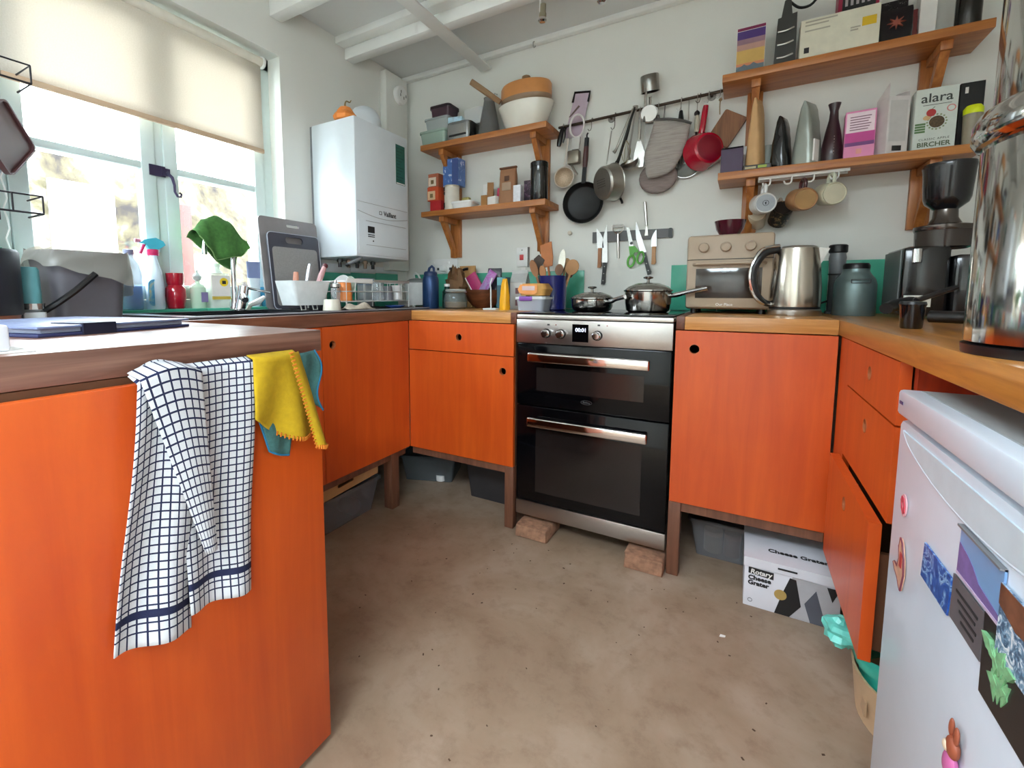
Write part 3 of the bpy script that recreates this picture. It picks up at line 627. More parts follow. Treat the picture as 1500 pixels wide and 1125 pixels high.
# ------------------------------------------------------------------ wall shelves
def shelf_unit(label, x0, x1, y0, tops, ups, loc):
    t = thing('wall_shelf', label, 'shelf', loc)
    for z in tops: boxobj('shelf_board', (x0, x1, y0, BY, z - .03, z), M_pine, t, bev=.002)
    for a, c_, zl in ups:
        boxobj('upright', (a, c_, BY - .022, BY, zl, tops[0] - .0305), M_piner, t, bev=.0015) if len(tops) == 1 else None
        lo = min(tops); hi = max(tops)
        for q, (za, zb) in enumerate(((zl, lo - .0305), (lo + .0005, hi - .0305))): boxobj('upright', (a, c_, BY - .022, BY, za, zb), M_piner, t, bev=.0015)
        for z in tops:
            m = (a + c_) / 2; u = z - .0305
            boxobj('bracket_arm', (m - .016, m + .016, y0 + .025, BY - .0225, u - .03, u), M_piner, t, bev=.0015)
            b = MB(); b.prism([(y0 + .035, u - .031), (y0 + .075, u - .031), (BY - .023, u - .185), (BY - .023, u - .225)], m - .013, m + .013, 'x'); b.build('brace', M_piner, t)
    return t
shelf_unit('pair of pine wall shelves on brackets left of the hanging rail', -.83, -.066, .455, (1.845, 1.475), ((-.741, -.672, 1.222), (-.178, -.116, 1.235)), (-.45, BY, 1.22))
shelf_unit('pair of pine wall shelves on brackets above the kettle', .688, 1.46, .462, (1.885, 1.5), ((.778, .835, 1.235), (1.324, 1.385, 1.246)), (1.07, BY, 1.22))
S1, S2, S3, S4 = 1.845, 1.475, 1.885, 1.5     # shelf tops: left upper, left lower, right upper, right lower

# generic makers ----------------------------------------------------------------
def carton(name, label, x, y, z, w, d, h, mat, cat='box', rz=0, group=None, extra=None):
    t = thing(name, label, cat, (x, y, z), group); Mx = X((x, y, z), rz)
    b = MB(Mx); b.box(-w / 2, w / 2, -d / 2, d / 2, 0, h, bev=.0012, seg=1); b.build('carton', mat, t)
    def panel(nm, a0, a1, z0, z1, mt, off=.0006, side='f'):
        q = MB(Mx)
        if side == 'f': q.box(a0 - w / 2, a1 - w / 2, -d / 2 - off, -d / 2 - off + .0006, z0, z1)
        elif side == 'l': q.box(-w / 2 - off, -w / 2 - off + .0006, a0 - d / 2, a1 - d / 2, z0, z1)
        elif side == 't': q.box(a0 - w / 2, a1 - w / 2, -d / 2 + .002, d / 2 - .002, h + off - .0006, h + off)
        return q.build(nm, mt, t)
    t_panel = panel
    if extra: extra(t_panel, t, Mx)
    return t
def pouch(name, label, x, y, z, w, d, h, mat, cat='bag', rz=0, lean=0, top=.25, parts=None, crimp=.004):
    """stand-up bag: wide at the foot, pinched flat along the top"""
    t = thing(name, label, cat, (x, y, z)); Mx = X((x, y, z), rz) @ Matrix.Rotation(R(lean), 4, 'X')
    b = MB(Mx); n = 10; rows = []
    for j in range(n + 1):
        v = j / n; th = d / 2 * (1 - v) ** .55 * (1 if v > .02 else .92) + crimp / 2; ww = w / 2 * (1 - top * v * v * .6) * (.97 if j == 0 else 1)
        rows.append([Vector((px + random.uniform(-.0015, .0015), py + random.uniform(-.0012, .0012), v * h)) for px, py in rrect(2 * ww, 2 * th, min(th, ww) * .55, 3)])
    k = len(rows[0]); vs = [p for r in rows for p in r]
    fs = [(j * k + i, j * k + (i + 1) % k, (j + 1) * k + (i + 1) % k, (j + 1) * k + i) for j in range(n) for i in range(k)] + [tuple(range(k))[::-1], tuple(range(n * k, n * k + k))]
    b.add(vs, fs); b.build('bag', mat, t, smooth=50)
    if parts: parts(t, Mx)
    return t
def can(name, label, x, y, z, prof, mat, cat, parts=(), group=None, seg=24):
    t = thing(name, label, cat, (x, y, z), group)
    b = MB(); b.lathe(prof, (x, y, z), (0, 0, 1), seg); b.build('body', mat, t)
    for nm, pf, mt in parts: b = MB(); b.lathe(pf, (x, y, z), (0, 0, 1), seg); b.build(nm, mt, t)
    return t
def tub(name, label, x, y, z, w, d, h, mat, lid=None, lidh=.012, rz=0, cat='container', taper=.88, inner=True, M=None):
    t = thing(name, label, cat, (x, y, z)); Mx = M or X((x, y, z), rz); n = 4
    lo = rrect(w * taper, d * taper, .014, n); hi = rrect(w, d, .018, n); k = len(lo); b = MB(Mx); th = .0025
    lo2 = rrect(w * taper - 2 * th, d * taper - 2 * th, .012, n); hi2 = rrect(w - 2 * th, d - 2 * th, .016, n)
    vs = [(a, c_, 0) for a, c_ in lo] + [(a, c_, h) for a, c_ in hi] + [(a, c_, h) for a, c_ in hi2] + [(a, c_, th) for a, c_ in lo2]
    fs = [tuple(range(k))[::-1], tuple(range(3 * k, 4 * k))]
    for r in range(3): fs += [(r * k + i, r * k + (i + 1) % k, (r + 1) * k + (i + 1) % k, (r + 1) * k + i) for i in range(k)]
    b.add(vs, fs); b.build('tub', mat, t)
    if lid:
        b = MB(Mx); b.prism(rrect(w + .008, d + .008, .02, n), h - lidh * .5, h + lidh * .5); b.prism(rrect(w - .016, d - .016, .016, n), h + lidh * .5, h + lidh * .8); b.build('lid', lid, t)
    return t

# ------------------------------------------------------------------ left upper shelf
M_clr = clear('clear_plastic', (226, 232, 232), .38, .15, .3); M_clrg = clear('green_clear_plastic', (206, 226, 214), .45, .15, .3); M_glassw = clear('clear_glass', (220, 228, 228), .10, .03, .35)
tub('food_box', 'pale green clear food box at the bottom of the stack on the pan shelf', -.755, .535, S1, .175, .14, .07, M_clrg, M_clrg, .012)
tub('food_box', 'clear food box with white lid in the middle of the stack on the pan shelf', -.735, .54, S1 + .078, .16, .13, .062, M_clr, M_clr, .01)
tub('food_box', 'small dark purple lidded box on top of the food box stack', -.725, .55, S1 + .147, .13, .11, .062, P('aubergine', (72, 50, 62), .4), P('aubergine_lid', (50, 40, 46), .35), .014)
t = tub('steel_tin', 'rounded steel lunch tin with black base band on the pan shelf', -.585, .535, S1, .15, .145, .082, P('tin_steel', (170, 172, 174), .2, 1.0), None, taper=.95)
b = MB(X((-.585, .535, S1))); b.prism(rrect(.149, .144, .03), .018, .028); b.build('black_band', M_black, t); b = MB(X((-.585, .535, S1))); b.prism(rrect(.152, .147, .035), .08, .092); b.build('lid', P('tin_lid', (150, 152, 156), .25, 1.0), t)
t = thing('stock_packet', 'little white and blue packet lying on the steel lunch tin', 'packet', (-.615, .51, S1 + .095)); b = MB(X((-.615, .51, S1 + .0935), 12)); b.box(-.045, .04, -.03, .03, 0, .035, bev=.006); b.build('packet', P('packet_blue', (176, 208, 226), .4, var=.25, scale=40), t)
tub('frosted_box', 'frosted plastic box standing tilted behind the steel lunch tin', -.545, .595, S1 + .1, .13, .075, .085, clear('frosted_plastic', (236, 238, 238), .7, .3, .15), rz=-6)
t = thing('cone_jug', 'smoked glass cone jug beside the white casserole on the pan shelf', 'jug', (-.44, .56, S1)); b = MB(); b.lathe([(.06, 0), (.066, .004), (.062, .03), (.045, .12), (.028, .20), (.03, .215), (.027, .213), (.042, .12), (.058, .03), (.06, .006), (0, .005)], (-.44, .56, S1), (0, 0, 1)); b.build('cone', clear('smoked_glass', (196, 196, 194), .22, .05, .35), t)
b = MB(); b.tube([(-.412, .545, S1 + .20), (-.395, .54, S1 + .225), (-.38, .54, S1 + .215)], .004); b.build('handle', M_steel, t)
t = thing('white_casserole', 'white ceramic casserole pot under the orange pan', 'pot', (-.215, .545, S1))
b = MB(); b.lathe([(0, 0), (.098, 0), (.104, .005), (.146, .112), (.150, .125), (.146, .127), (.142, .115), (.10, .012), (0, .01)], (-.215, .545, S1), (0, 0, 1), 36, sq=.66); b.build('bowl', P('cream_enamel', (224, 220, 208), .22, coat=.5, var=.02), t)
t = thing('orange_pan', 'terracotta orange deep pan with wooden handle stacked on white casserole', 'pan', (-.215, .545, S1 + .128))
M_terra = P('terracotta_enamel', (206, 140, 82), .35, var=.05)
b = MB(); b.lathe([(0, 0), (.118, 0), (.128, .01), (.136, .022), (.137, .028)], (-.215, .545, S1 + .128), (0, 0, 1), 36, sq=.66); b.build('pan_base', P('taupe_enamel', (150, 122, 96), .4), t)
b = MB(); b.lathe([(.137, .028), (.137, .085), (.13, .097), (.09, .107), (0, .112)], (-.215, .545, S1 + .128), (0, 0, 1), 36, sq=.66); b.build('lid', M_terra, t)
b = MB(); b.lathe([(0, .108), (.014, .112), (.015, .124), (.022, .132), (.022, .142), (.014, .147), (0, .148)], (-.215, .545, S1 + .128), (0, 0, 1)); b.build('lid_knob', P('beech', (150, 118, 84), .5), t)
b = MB(); p0, p1 = Vector((-.335, .49, S1 + .15)), Vector((-.47, .42, S1 + .255)); b.tube([p0, p0.lerp(p1, .5), p1], [.013, .016, .016], 10); b.build('handle', MATS['beech'], t)

# ------------------------------------------------------------------ left lower shelf
M_tea = P('tea_cream', (232, 216, 196), .6); M_teao = P('tea_orange', (208, 84, 44), .55); M_tear = P('tea_red', (190, 40, 44), .55)
def ex_tea(c):
    def f(panel, t, Mx): panel('front_panel', .004, .056, .006, .055, c); panel('print', .02, .04, .018, .04, P('tea_print', (120, 96, 60), .6), .0012); panel('top_panel', .002, .07, 0, 0, P('tea_top', (150, 84, 56), .6), .0008, 't')
    return f
carton('tea_box', 'bright red tea box at the bottom of the tea stack', -.765, .545, S2, .075, .075, .068, M_tear)
carton('tea_box', 'orange tea box with cream front in the middle of the tea stack', -.783, .545, S2 + .0682, .078, .075, .078, M_teao, extra=ex_tea(P('tea_peach', (230, 190, 150), .6)))
carton('tea_box', 'cream tea box with green print on top of the tea stack', -.783, .548, S2 + .1465, .072, .07, .075, P('tea_brick', (176, 100, 72), .6), extra=ex_tea(M_tea))
t = can('drinks_can', 'tall cream tin with black print under the blue box', -.665, .53, S2, [(0, 0), (.04, 0), (.043, .004), (.043, .136), (.041, .14), (0, .14)], P('can_cream', (222, 214, 200), .4), 'tin', [('rim', [(.0435, .132), (.0445, .136), (.0425, .142), (.039, .1415), (.038, .138), (0, .138)], P('can_rim', (206, 196, 176), .3, .6))])
for z, h in ((.018, .028), (.09, .016), (.112, .02)): b = MB(X((-.665, .53, S2))); b.prism([(-.034 + .018 * 0, z), (-.016, z), (-.016, z + h), (-.034, z + h)], -.0345, -.026, 'y'); b.build('black_print', M_ink, t)
carton('biscuit_box', 'blue box with white flower print standing on the cream tin', -.672, .565, S2 + .1425, .105, .075, .152, blotch('blue_floral', [(.45, rgb(78, 112, 176)), (.56, rgb(88, 124, 190)), (.62, rgb(220, 226, 240))], 22), extra=lambda panel, t, Mx: panel('side_panel', .062, .104, .004, .148, P('indigo_side', (66, 84, 140), .5)))
tub('butter_tub', 'shallow white lidded tub lying on the tea shelf', -.565, .515, S2, .13, .1, .034, M_white, M_white, .01)
carton('spice_box', 'small yellow-green card box behind the white tub', -.615, .605, S2, .045, .03, .085, P('lime_card', (186, 176, 106), .6))
carton('card_box', 'slim white card box on the tea shelf', -.46, .575, S2, .036, .03, .135, M_paper)
pouch('seed_packet', 'folded brown paper packet beside the slim white box', -.43, .56, S2, .04, .03, .14, P('kraft_brown', (164, 118, 76), .7), rz=25)
carton('matchbox', 'tiny brown card box on the tea shelf', -.435, .50, S2, .034, .02, .06, P('cardboard_tan', (168, 120, 66), .7))
carton('sachet_box', 'white carton of pink sachets on the tea shelf', -.385, .52, S2, .06, .05, .05, M_paper, rz=-14)
pouch('pink_sachet', 'pink and plum sachet poking up from the white carton', -.365, .545, S2 + .0005, .03, .02, .1, P('sachet_pink', (190, 60, 96), .5))
def pb(t, Mx):
    b = MB(Mx); b.box(-.022, .03, -.0335, -.0325, .07, .11); b.build('label', P('paper_label', (172, 146, 124), .7), t)
    b = MB(Mx); b.box(-.012, .016, -.026, -.0245, .12, .145); b.build('stamp', P('stamp_brown', (92, 60, 44), .7), t)
    b = MB(Mx); b.box(-.05, .05, -.012, .004, .186, .196, bev=.003); b.build('rolled_top', P('kraft_dark', (116, 76, 52), .7), t)
pouch('coffee_bag', 'upright brown paper coffee bag with rolled top', -.30, .52, S2, .095, .062, .19, P('kraft_mid', (158, 112, 80), .65), parts=pb, top=.1)
can('spice_jar', 'squat dark jar with grey lid beside the coffee bag', -.252, .535, S2, [(0, 0), (.022, 0), (.023, .07), (.02, .075), (0, .075)], P('jar_grey', (110, 108, 110), .4), 'jar')
carton('foil_box', 'narrow white box with blue print near the black canister', -.235, .50, S2, .042, .03, .09, P('foil_white', (226, 228, 236), .4, var=.1, scale=60))
carton('plum_box', 'dark plum patterned box behind the narrow white box', -.19, .565, S2, .06, .05, .12, blotch('plum_pattern', [(.45, rgb(46, 34, 48)), (.6, rgb(92, 62, 84)), (.68, rgb(170, 150, 168))], 40))
can('storage_canister', 'tall glossy black canister at the end of the tea shelf', -.128, .525, S2, [(0, 0), (.043, 0), (.045, .003), (.045, .178), (.0435, .18)], P('gloss_black', (12, 12, 13), .15, coat=.5), 'canister', [('lid', [(.0462, .17), (.0462, .192), (.043, .196), (0, .197)], P('gloss_black_lid', (16, 16, 17), .2))])

# ------------------------------------------------------------------ right upper shelf
def ex_sunset(panel, t, Mx):
    for i, (z0, z1, c) in enumerate(((.165, .176, (120, 22, 70)), (.132, .163, (76, 48, 120)), (.112, .132, (150, 116, 130)), (.09, .112, (184, 142, 130)), (.04, .09, (206, 168, 92)), (.03, .04, (206, 128, 92)), (.004, .03, (110, 128, 136)))): panel('colour_band', .002, .098, z0, z1, P('sunset_%d' % i, c, .5))
    b = MB(Mx); b.prism([(-.048, .004), (.046, .004), (.046, .03), (.03, .026), (.012, .038), (-.006, .026), (-.02, .036), (-.048, .02)], -.0362, -.0355, 'y'); b.build('mountains', P('mountain_grey', (96, 112, 122), .5), t)
carton('tea_carton', 'white carton with a purple and gold sunset band on the top shelf', .781, .53, S3, .1, .07, .178, M_paper, extra=ex_sunset)
t = thing('knife_sharpener', 'dark grey upright three-slot knife sharpener on the top shelf', 'sharpener', (.897, .54, S3)); Mx = X((.897, .54, S3), 0, -4)
b = MB(Mx); b.prism([(-.036, 0), (.036, 0), (.034, .2), (-.028, .19)], -.03, .03, 'y'); b.build('body', P('charcoal', (64, 64, 62), .5), t)
for z in (.035, .085, .135): b = MB(Mx); b.tube([(-.026, -.032, z + .002), (0, -.035, z), (.026, -.032, z + .008)], .0035); b.build('slot_guard', M_steel, t)
b = MB(Mx); b.prism([(-.018, .19), (.02, .195), (.012, .27), (-.008, .26)], -.018, .018, 'y'); b.build('handle_stub', MATS['charcoal'], t)
b = MB(Mx); b.tube([(.012, 0, .26), (.04, -.01, .225), (.075, -.012, .222), (.10, -.01, .25)], .005); b.build('cable', M_black, t)
def ex_cream(panel, t, Mx):
    panel('yellow_sticker', .182, .222, .075, .105, P('sticker_yellow', (214, 176, 20), .5)); panel('black_emblem', .014, .03, .022, .042, M_ink)
    for i, (a, c_, z) in enumerate(((.014, .11, .13), (.014, .085, .118), (.014, .09, .098), (.15, .178, .075), (.15, .172, .066))): panel('text_line', a, c_, z, z + .005, P('print_grey', (170, 166, 150), .6))
carton('long_carton', 'long cream carton with a yellow sticker on the top shelf', 1.058, .52, S3, .232, .075, .142, P('cream_card', (220, 216, 196), .6), extra=ex_cream)
def ex_rb(panel, t, Mx):
    panel('black_front', .012, .108, .012, .09, M_ink)
    for i in range(5): panel('white_print', .02 + .016 * i, .028 + .016 * i, .03, .075, P('print_pale', (170, 160, 164), .6), .0012)
carton('red_carton', 'red carton with black front lying on the long cream carton', 1.115, .555, S3 + .1425, .118, .07, .1, P('crimson_card', (150, 30, 62), .5), extra=ex_rb)
def star(t, Mx):
    b = MB(Mx); b.prism([(.026 * (1 if i % 2 == 0 else .35) * math.cos(math.pi * i / 8), .075 + .022 * (1 if i % 2 == 0 else .35) * math.sin(math.pi * i / 8)) for i in range(16)], -.032, -.024, 'y'); b.build('star_print', P('copper_star', (150, 74, 54), .5), t)
pouch('star_bag', 'black bag with a coppery star print on the top shelf', 1.225, .545, S3, .095, .055, .135, P('black_foil', (22, 18, 24), .35), parts=star, top=0)
pouch('spotted_bag', 'black speckled bag leaning behind the star bag', 1.23, .605, S3, .08, .04, .19, blotch('speckle', [(.62, rgb(24, 20, 26)), (.68, rgb(190, 184, 186))], 120), top=0)
carton('white_packet', 'tall plain white packet on the top shelf', 1.318, .59, S3, .045, .05, .2, M_paper)
pouch('maroon_sachet', 'small maroon sachet between star bag and white packet', 1.278, .575, S3, .03, .02, .13, P('maroon_foil', (120, 46, 50), .4))
can('dark_flask', 'black steel flask at the far end of the top shelf', 1.415, .545, S3, [(0, 0), (.031, 0), (.033, .003), (.033, .15), (.028, .17), (0, .172)], P('flask_dark', (58, 56, 54), .22, .8), 'flask')

# ------------------------------------------------------------------ right lower shelf
carton('purple_tin', 'deep purple square tin at the end of the mug shelf', .735, .535, S4, .08, .09, .098, P('purple_tin', (58, 30, 66), .45), 'tin', extra=lambda panel, t, Mx: panel('lid_top', .001, .079, 0, 0, P('purple_lid', (40, 30, 44), .3), .006, 't'))
carton('photo_card', 'white patterned card box behind the purple tin', .755, .612, S4, .09, .02, .13, M_paper)
pouch('kraft_bag', 'tall pointed kraft paper bag on the mug shelf', .818, .54, S4, .075, .055, .29, P('kraft_light', (206, 164, 114), .65), top=.2, rz=68)
carton('snack_bar', 'dark snack bar with green print lying on the mug shelf', .825, .485, S4, .095, .03, .018, P('bar_dark', (46, 40, 34), .4), 'packet', extra=lambda panel, t, Mx: (panel('green_print', .05, .08, .004, .014, P('bar_green', (150, 170, 62), .5)), panel('pale_print', .006, .044, .004, .012, P('bar_pale', (170, 160, 120), .5))))
can('small_tin', 'small grey tin behind the kraft bag', .862, .575, S4, [(0, 0), (.022, 0), (.022, .11), (0, .112)], P('tin_sage', (140, 146, 140), .4), 'tin')
pouch('black_pouch', 'glossy black pointed coffee pouch', .906, .53, S4, .075, .06, .2, P('pouch_black', (14, 15, 18), .2, coat=.4), top=.2, rz=66)
def wp(t, Mx):
    b = MB(Mx); b.prism([(-.035, .01), (.0, .01), (.0, .09), (-.035, .09)], -.0415, -.036, 'y'); b.build('white_label', M_paper, t)
pouch('silver_pouch', 'silver grey pointed coffee pouch with a white label', .99, .53, S4, .09, .08, .24, P('pouch_silver', (160, 166, 158), .3, .4), top=.2, rz=60, parts=wp)
t = can('ceramic_bottle', 'dark maroon patterned bottle with a flared neck', 1.068, .535, S4, [(0, 0), (.033, 0), (.035, .006), (.033, .06), (.024, .12), (.015, .165), (.013, .195), (.02, .222), (.017, .222), (.01, .2), (0, .2)], P('maroon_glaze', (52, 24, 32), .3, coat=.3), 'bottle')
for i in range(7): b = MB(); b.sphere((1.068 + .002, .535 - .034 + .0012 * i, S4 + .03 + .011 * i), .0022, 6, 4); b.build('dot', P('dot_pale', (170, 150, 150), .4), t)
def ex_pink(panel, t, Mx):
    panel('white_field', .004, .084, .095, .165, P('pink_white', (236, 214, 222), .5)); panel('magenta_wave', .002, .086, .06, .095, P('magenta', (190, 58, 138), .5)); panel('violet_wave', .002, .086, .047, .06, P('violet_print', (112, 52, 120), .5)); panel('emblem', .036, .052, .018, .036, P('emblem_orange', (224, 150, 140), .5))
    for i in range(6): panel('text_line', .014, .074 - .004 * (i % 3), .148 - .009 * i, .151 - .009 * i, P('pink_text', (130, 90, 110), .6), .0012)
carton('pink_carton', 'pink and magenta carton with rows of writing', 1.145, .525, S4, .088, .06, .172, P('candy_pink', (222, 136, 178), .5), extra=ex_pink, rz=-4)
t = carton('open_carton', 'white opened carton with a raised flap and barcode', 1.235, .52, S4, .07, .06, .2, P('soft_white_card', (214, 208, 206), .65), rz=24, extra=lambda panel, t, Mx: (panel('barcode', .02, .05, .012, .03, M_ink), panel('print_block', .006, .062, .045, .185, P('print_faint', (200, 196, 194), .65))))
Mx = X((1.235, .52, S4), 24); b = MB(Mx); b.prism([(-.03, .2), (.03, .2), (.03, .226), (-.03, .215)], .029, .0305, 'x'); b.build('flap', MATS['soft_white_card'], t); b = MB(Mx); b.prism([(-.03, .2), (.03, .2), (-.028, .245)], -.035, -.0338, 'x'); b.build('flap', MATS['soft_white_card'], t)
def ex_alara(panel, t, Mx):
    f = Mx.translation
    text('alara', .042, (f.x, f.y - .0285, S4 + .172), FB, P('print_charcoal', (58, 64, 60), .6), t, 'brand_name', bold=.0004, sx=1.02)
    panel('rule', .02, .092, .1495, .151, MATS['print_charcoal'])
    text('CLASSIC APPLE', .0095, (f.x, f.y - .0285, S4 + .036), FB, MATS['print_charcoal'], t, 'product_name', sp=1.25)
    text('BIRCHER', .0215, (f.x, f.y - .0285, S4 + .018), FB, P('print_green_grey', (84, 98, 70), .6), t, 'product_name', bold=.0004)
    q = MB(); q.prism(circ(.0195, 24, f.x + .004, S4 + .092), f.y - .0288, f.y - .0284, 'y'); q.build('bowl_print', P('muesli_brown', (84, 66, 40), .6, var=.4, scale=200), t)
    for i in range(16):
        a = 2 * math.pi * i / 16; q = MB(); q.prism(circ(.0028, 8, f.x + .004 + .0245 * math.cos(a), S4 + .092 + .0245 * math.sin(a)), f.y - .0288, f.y - .0284, 'y'); q.build('leaf_print', P('leaf_print', (136, 150, 110), .6), t)
    q = MB(); q.prism(circ(.0125, 18, f.x - .012, S4 + .124), f.y - .0292, f.y - .0286, 'y'); q.build('apple_print', P('apple_red', (176, 44, 44), .5), t)
    q = MB(); q.prism([(f.x - .012, S4 + .134), (f.x - .006, S4 + .142), (f.x - .002, S4 + .143), (f.x - .008, S4 + .137)], f.y - .0292, f.y - .0286, 'y'); q.build('apple_leaf', P('apple_leaf', (70, 96, 50), .5), t)
    q = MB(); q.prism(circ(.01, 18, f.x - .022, S4 + .108, .008), f.y - .029, f.y - .0285, 'y'); q.build('slice_print', P('apple_slice', (206, 170, 120), .5), t)
    q = MB(); q.frame(circ(.0115, 18, f.x + .038, S4 + .132), circ(.0085, 18, f.x + .038, S4 + .132), f.y - .0288, f.y - .0284, 'y'); q.build('round_stamp', P('stamp_pink', (206, 130, 126), .5), t)
    for i in range(4): panel('green_bar', .003, .03, .06 + .0085 * i, .0665 + .0085 * i, P('bar_leaf', (84, 120, 72), .5))
carton('muesli_box', 'pale grey muesli box printed alara with an apple', 1.342, .515, S4, .108, .055, .206, P('muesli_card', (204, 212, 204), .55), extra=ex_alara)
t = carton('black_box', 'black box with a yellow-capped front at the end of the mug shelf', 1.437, .555, S4, .06, .07, .215, P('matt_black_card', (16, 16, 17), .5), extra=lambda panel, t, Mx: panel('white_mark', .012, .02, .18, .2, M_paper))
can('neon_tub', 'small beige tub with a neon yellow lid beside the black box', 1.4355, .492, S4, [(0, 0), (.022, 0), (.024, .1), (0, .1)], P('tub_beige', (150, 142, 122), .5), 'tub', [('lid', [(.0245, .1), (.0245, .118), (.018, .128), (0, .13)], P('neon_yellow', (222, 236, 20), .4))])

# mug rail under the shelf and its mugs
t = thing('mug_rail', 'white mug rack with hooks screwed under the pine shelf', 'mug rack', (.98, .53, 1.47)); M_wmet = P('white_metal', (226, 226, 222), .35)
for y in (.49, .535): b = MB(); b.box(.832, 1.122, y - .003, y + .003, 1.459, 1.4698); b.build('rail_bar', M_wmet, t)
for x in (.836, 1.112): b = MB(); b.box(x, x + .006, .493, .532, 1.463, 1.4698); b.build('cross_bar', M_wmet, t)
HX = (.873, .944, 1.014, 1.089)
for x in HX: b = MB(); b.tube([(x, .49, 1.465), (x, .489, 1.445), (x - .004, .487, 1.436), (x - .013, .486, 1.432), (x - .022, .485, 1.437), (x - .026, .484, 1.445)], .0032, 8); b.build('hook', M_wmet, t)
def mug(label, x, z, y, mat, bmat, hmat, tilt, rz, r=.041, h=.085, logo=False):
    t = thing('mug', label, 'mug', (x, y, z), 'mugs hanging from the rack'); M0 = X((x, y, z), rz, tilt)
    # the foot of the mug points along local -Y, the handle up
    b = MB(M0); b.lathe([(0, .004), (r * .82, .004), (r * .9, 0), (r * .97, .004), (r, .012), (r, h), (r - .004, h), (r - .005, .012), (0, .010)], (0, 0, 0), (0, 1, 0), 28); b.build('body', mat, t)
    b = MB(M0); b.lathe([(0, .0028), (r * .8, .0028), (r * .8, .0044), (0, .0044)], (0, 0, 0), (0, 1, 0), 28); bo = b.build('base', bmat, t)
    b = MB(M0); b.tube([(0, .02, r - .004), (0, .018, r + .018), (0, .03, r + .03), (0, .05, r + .03), (0, .065, r + .018), (0, .066, r - .004)], .0065, 8); b.build('handle', hmat, t)
    if logo: b = MB(M0); b.frame(circ(.011, 20), circ(.0095, 20), .0018, .0029, 'y'); b.prism([(-.001, -.006), (.002, -.006), (.002, .006), (-.003, .002)], .0018, .0029, 'y'); b.build('base_stamp', M_ink, bo)
M_mugw = P('mug_white', (222, 222, 220), .25, coat=.4, var=.02)
mug('white mug with a stamped pale grey base hanging from the rack', .862, 1.362, .455, M_mugw, P('mug_grey', (164, 170, 176), .4), M_mugw, 6, 12, logo=True)
mug('dark patterned mug hanging behind, with a pale handle', .925, 1.352, .54, blotch('mug_pattern', [(.45, rgb(28, 26, 24)), (.55, rgb(64, 56, 48)), (.62, rgb(150, 124, 84))], 60), P('mug_dark', (40, 34, 30), .4), P('mug_pinkbeige', (190, 172, 156), .4), -30, 10, .037)
mug('tan stoneware mug with a brown rim hanging from the rack', .99, 1.364, .455, P('mug_tan', (176, 132, 92), .35), P('mug_tanbase', (170, 132, 84), .6), P('mug_maroon', (70, 30, 32), .3), 8, 14, .043)
mug('cream stoneware mug hanging at the end of the rack', 1.077, 1.376, .458, P('mug_cream', (206, 202, 178), .35), P('mug_creambase', (198, 192, 168), .6), P('mug_creamh', (202, 206, 186), .35), 8, 14, .042)
mug('small beige mug hanging nearest the shelf upright', .836, 1.34, .565, P('mug_beige', (214, 196, 170), .35), P('mug_beigeb', (200, 184, 160), .5), P('mug_beigeh', (204, 190, 166), .35), -20, 0, .034)

# ------------------------------------------------------------------ hanging rail and what hangs on it
def zr(x): return 1.8555 + .0327 * (x + .046)
RY = .612
t = thing('hanging_rail', 'dark metal utensil rail fixed across the wall between the shelves', 'rail', (.32, BY, 1.866))
b = MB(); b.cyl((-.06, RY, zr(-.06)), (.686, RY, zr(.686)), .0065, seg=12); b.build('bar', P('dark_bronze', (66, 54, 44), .4, .7), t)
for x in (-.03, .20, .64):
    b = MB(); b.cyl((x, RY, zr(x)), (x, BY - .004, zr(x)), .006); b.build('bracket', MATS['dark_bronze'], t)
    b = MB(); b.lathe([(0, 0), (.018, 0), (.016, .006), (0, .007)], (x, BY, zr(x)), (0, -1, 0), 18); b.build('wall_rose', P('rose_grey', (150, 148, 144), .4, .5), t)
def s_hook(label, x, l=.05, mat=None):
    z = zr(x); y = RY
    b = MB(); b.tube([(x, y + .0105, z - .004), (x, y + .008, z + .009), (x, y - .001, z + .0115), (x, y - .0105, z + .006), (x, y - .011, z - .012), (x, y - .012, z - l + .012), (x - .004, y - .013, z - l), (x - .012, y - .013, z - l - .002), (x - .018, y - .013, z - l + .008)], .0016, 6)
    return tag(b.build('s_hook', mat or M_steel, loc=(x, y, z)), label, 'hook', 's hooks on the utensil rail')
s_hook('empty dark S-hook on the rail above the perforated pan', .228, .066, P('hook_brown', (70, 60, 54), .4, .7)); s_hook('thin steel S-hook on the rail holding the oven mitt', .425, .05); s_hook('thin steel S-hook on the rail above the black-handled whisk', .52, .045)
s_hook('steel S-hook on the rail holding the red pan', .632, .04); s_hook('brown S-hook on the rail beside the red pan', .598, .03, MATS['hook_brown']); s_hook('small hook on the rail carrying the frying pan', .115, .05, MATS['hook_brown'])
s_hook('small steel hook on the rail tied with the board string', .676, .03)
# mandoline slicer standing up behind the rail
t = thing('mandoline', 'lilac mandoline slicer with a black frame stuck up behind the rail', 'slicer', (.0, .63, 1.80)); Mx = X((.018, .634, 1.80), 0, 0, 8)
b = MB(Mx); b.prism([(-.055, 0), (.035, 0), (.045, .215), (-.03, .215)], -.003, .003, 'y'); b.build('plate', P('lilac_plastic', (186, 166, 180), .4), t)
b = MB(Mx); b.tube([(.044, -.004, .17), (.046, -.004, .217), (-.032, -.004, .217), (-.036, -.004, .17)], .006); b.build('frame', M_black, t)
b = MB(Mx); b.prism([(-.045, .10), (-.038, .10), (.006, .15), (-.002, .155)], -.006, -.0032, 'y'); b.build('blade', P('blade_brown', (110, 90, 84), .4), t)
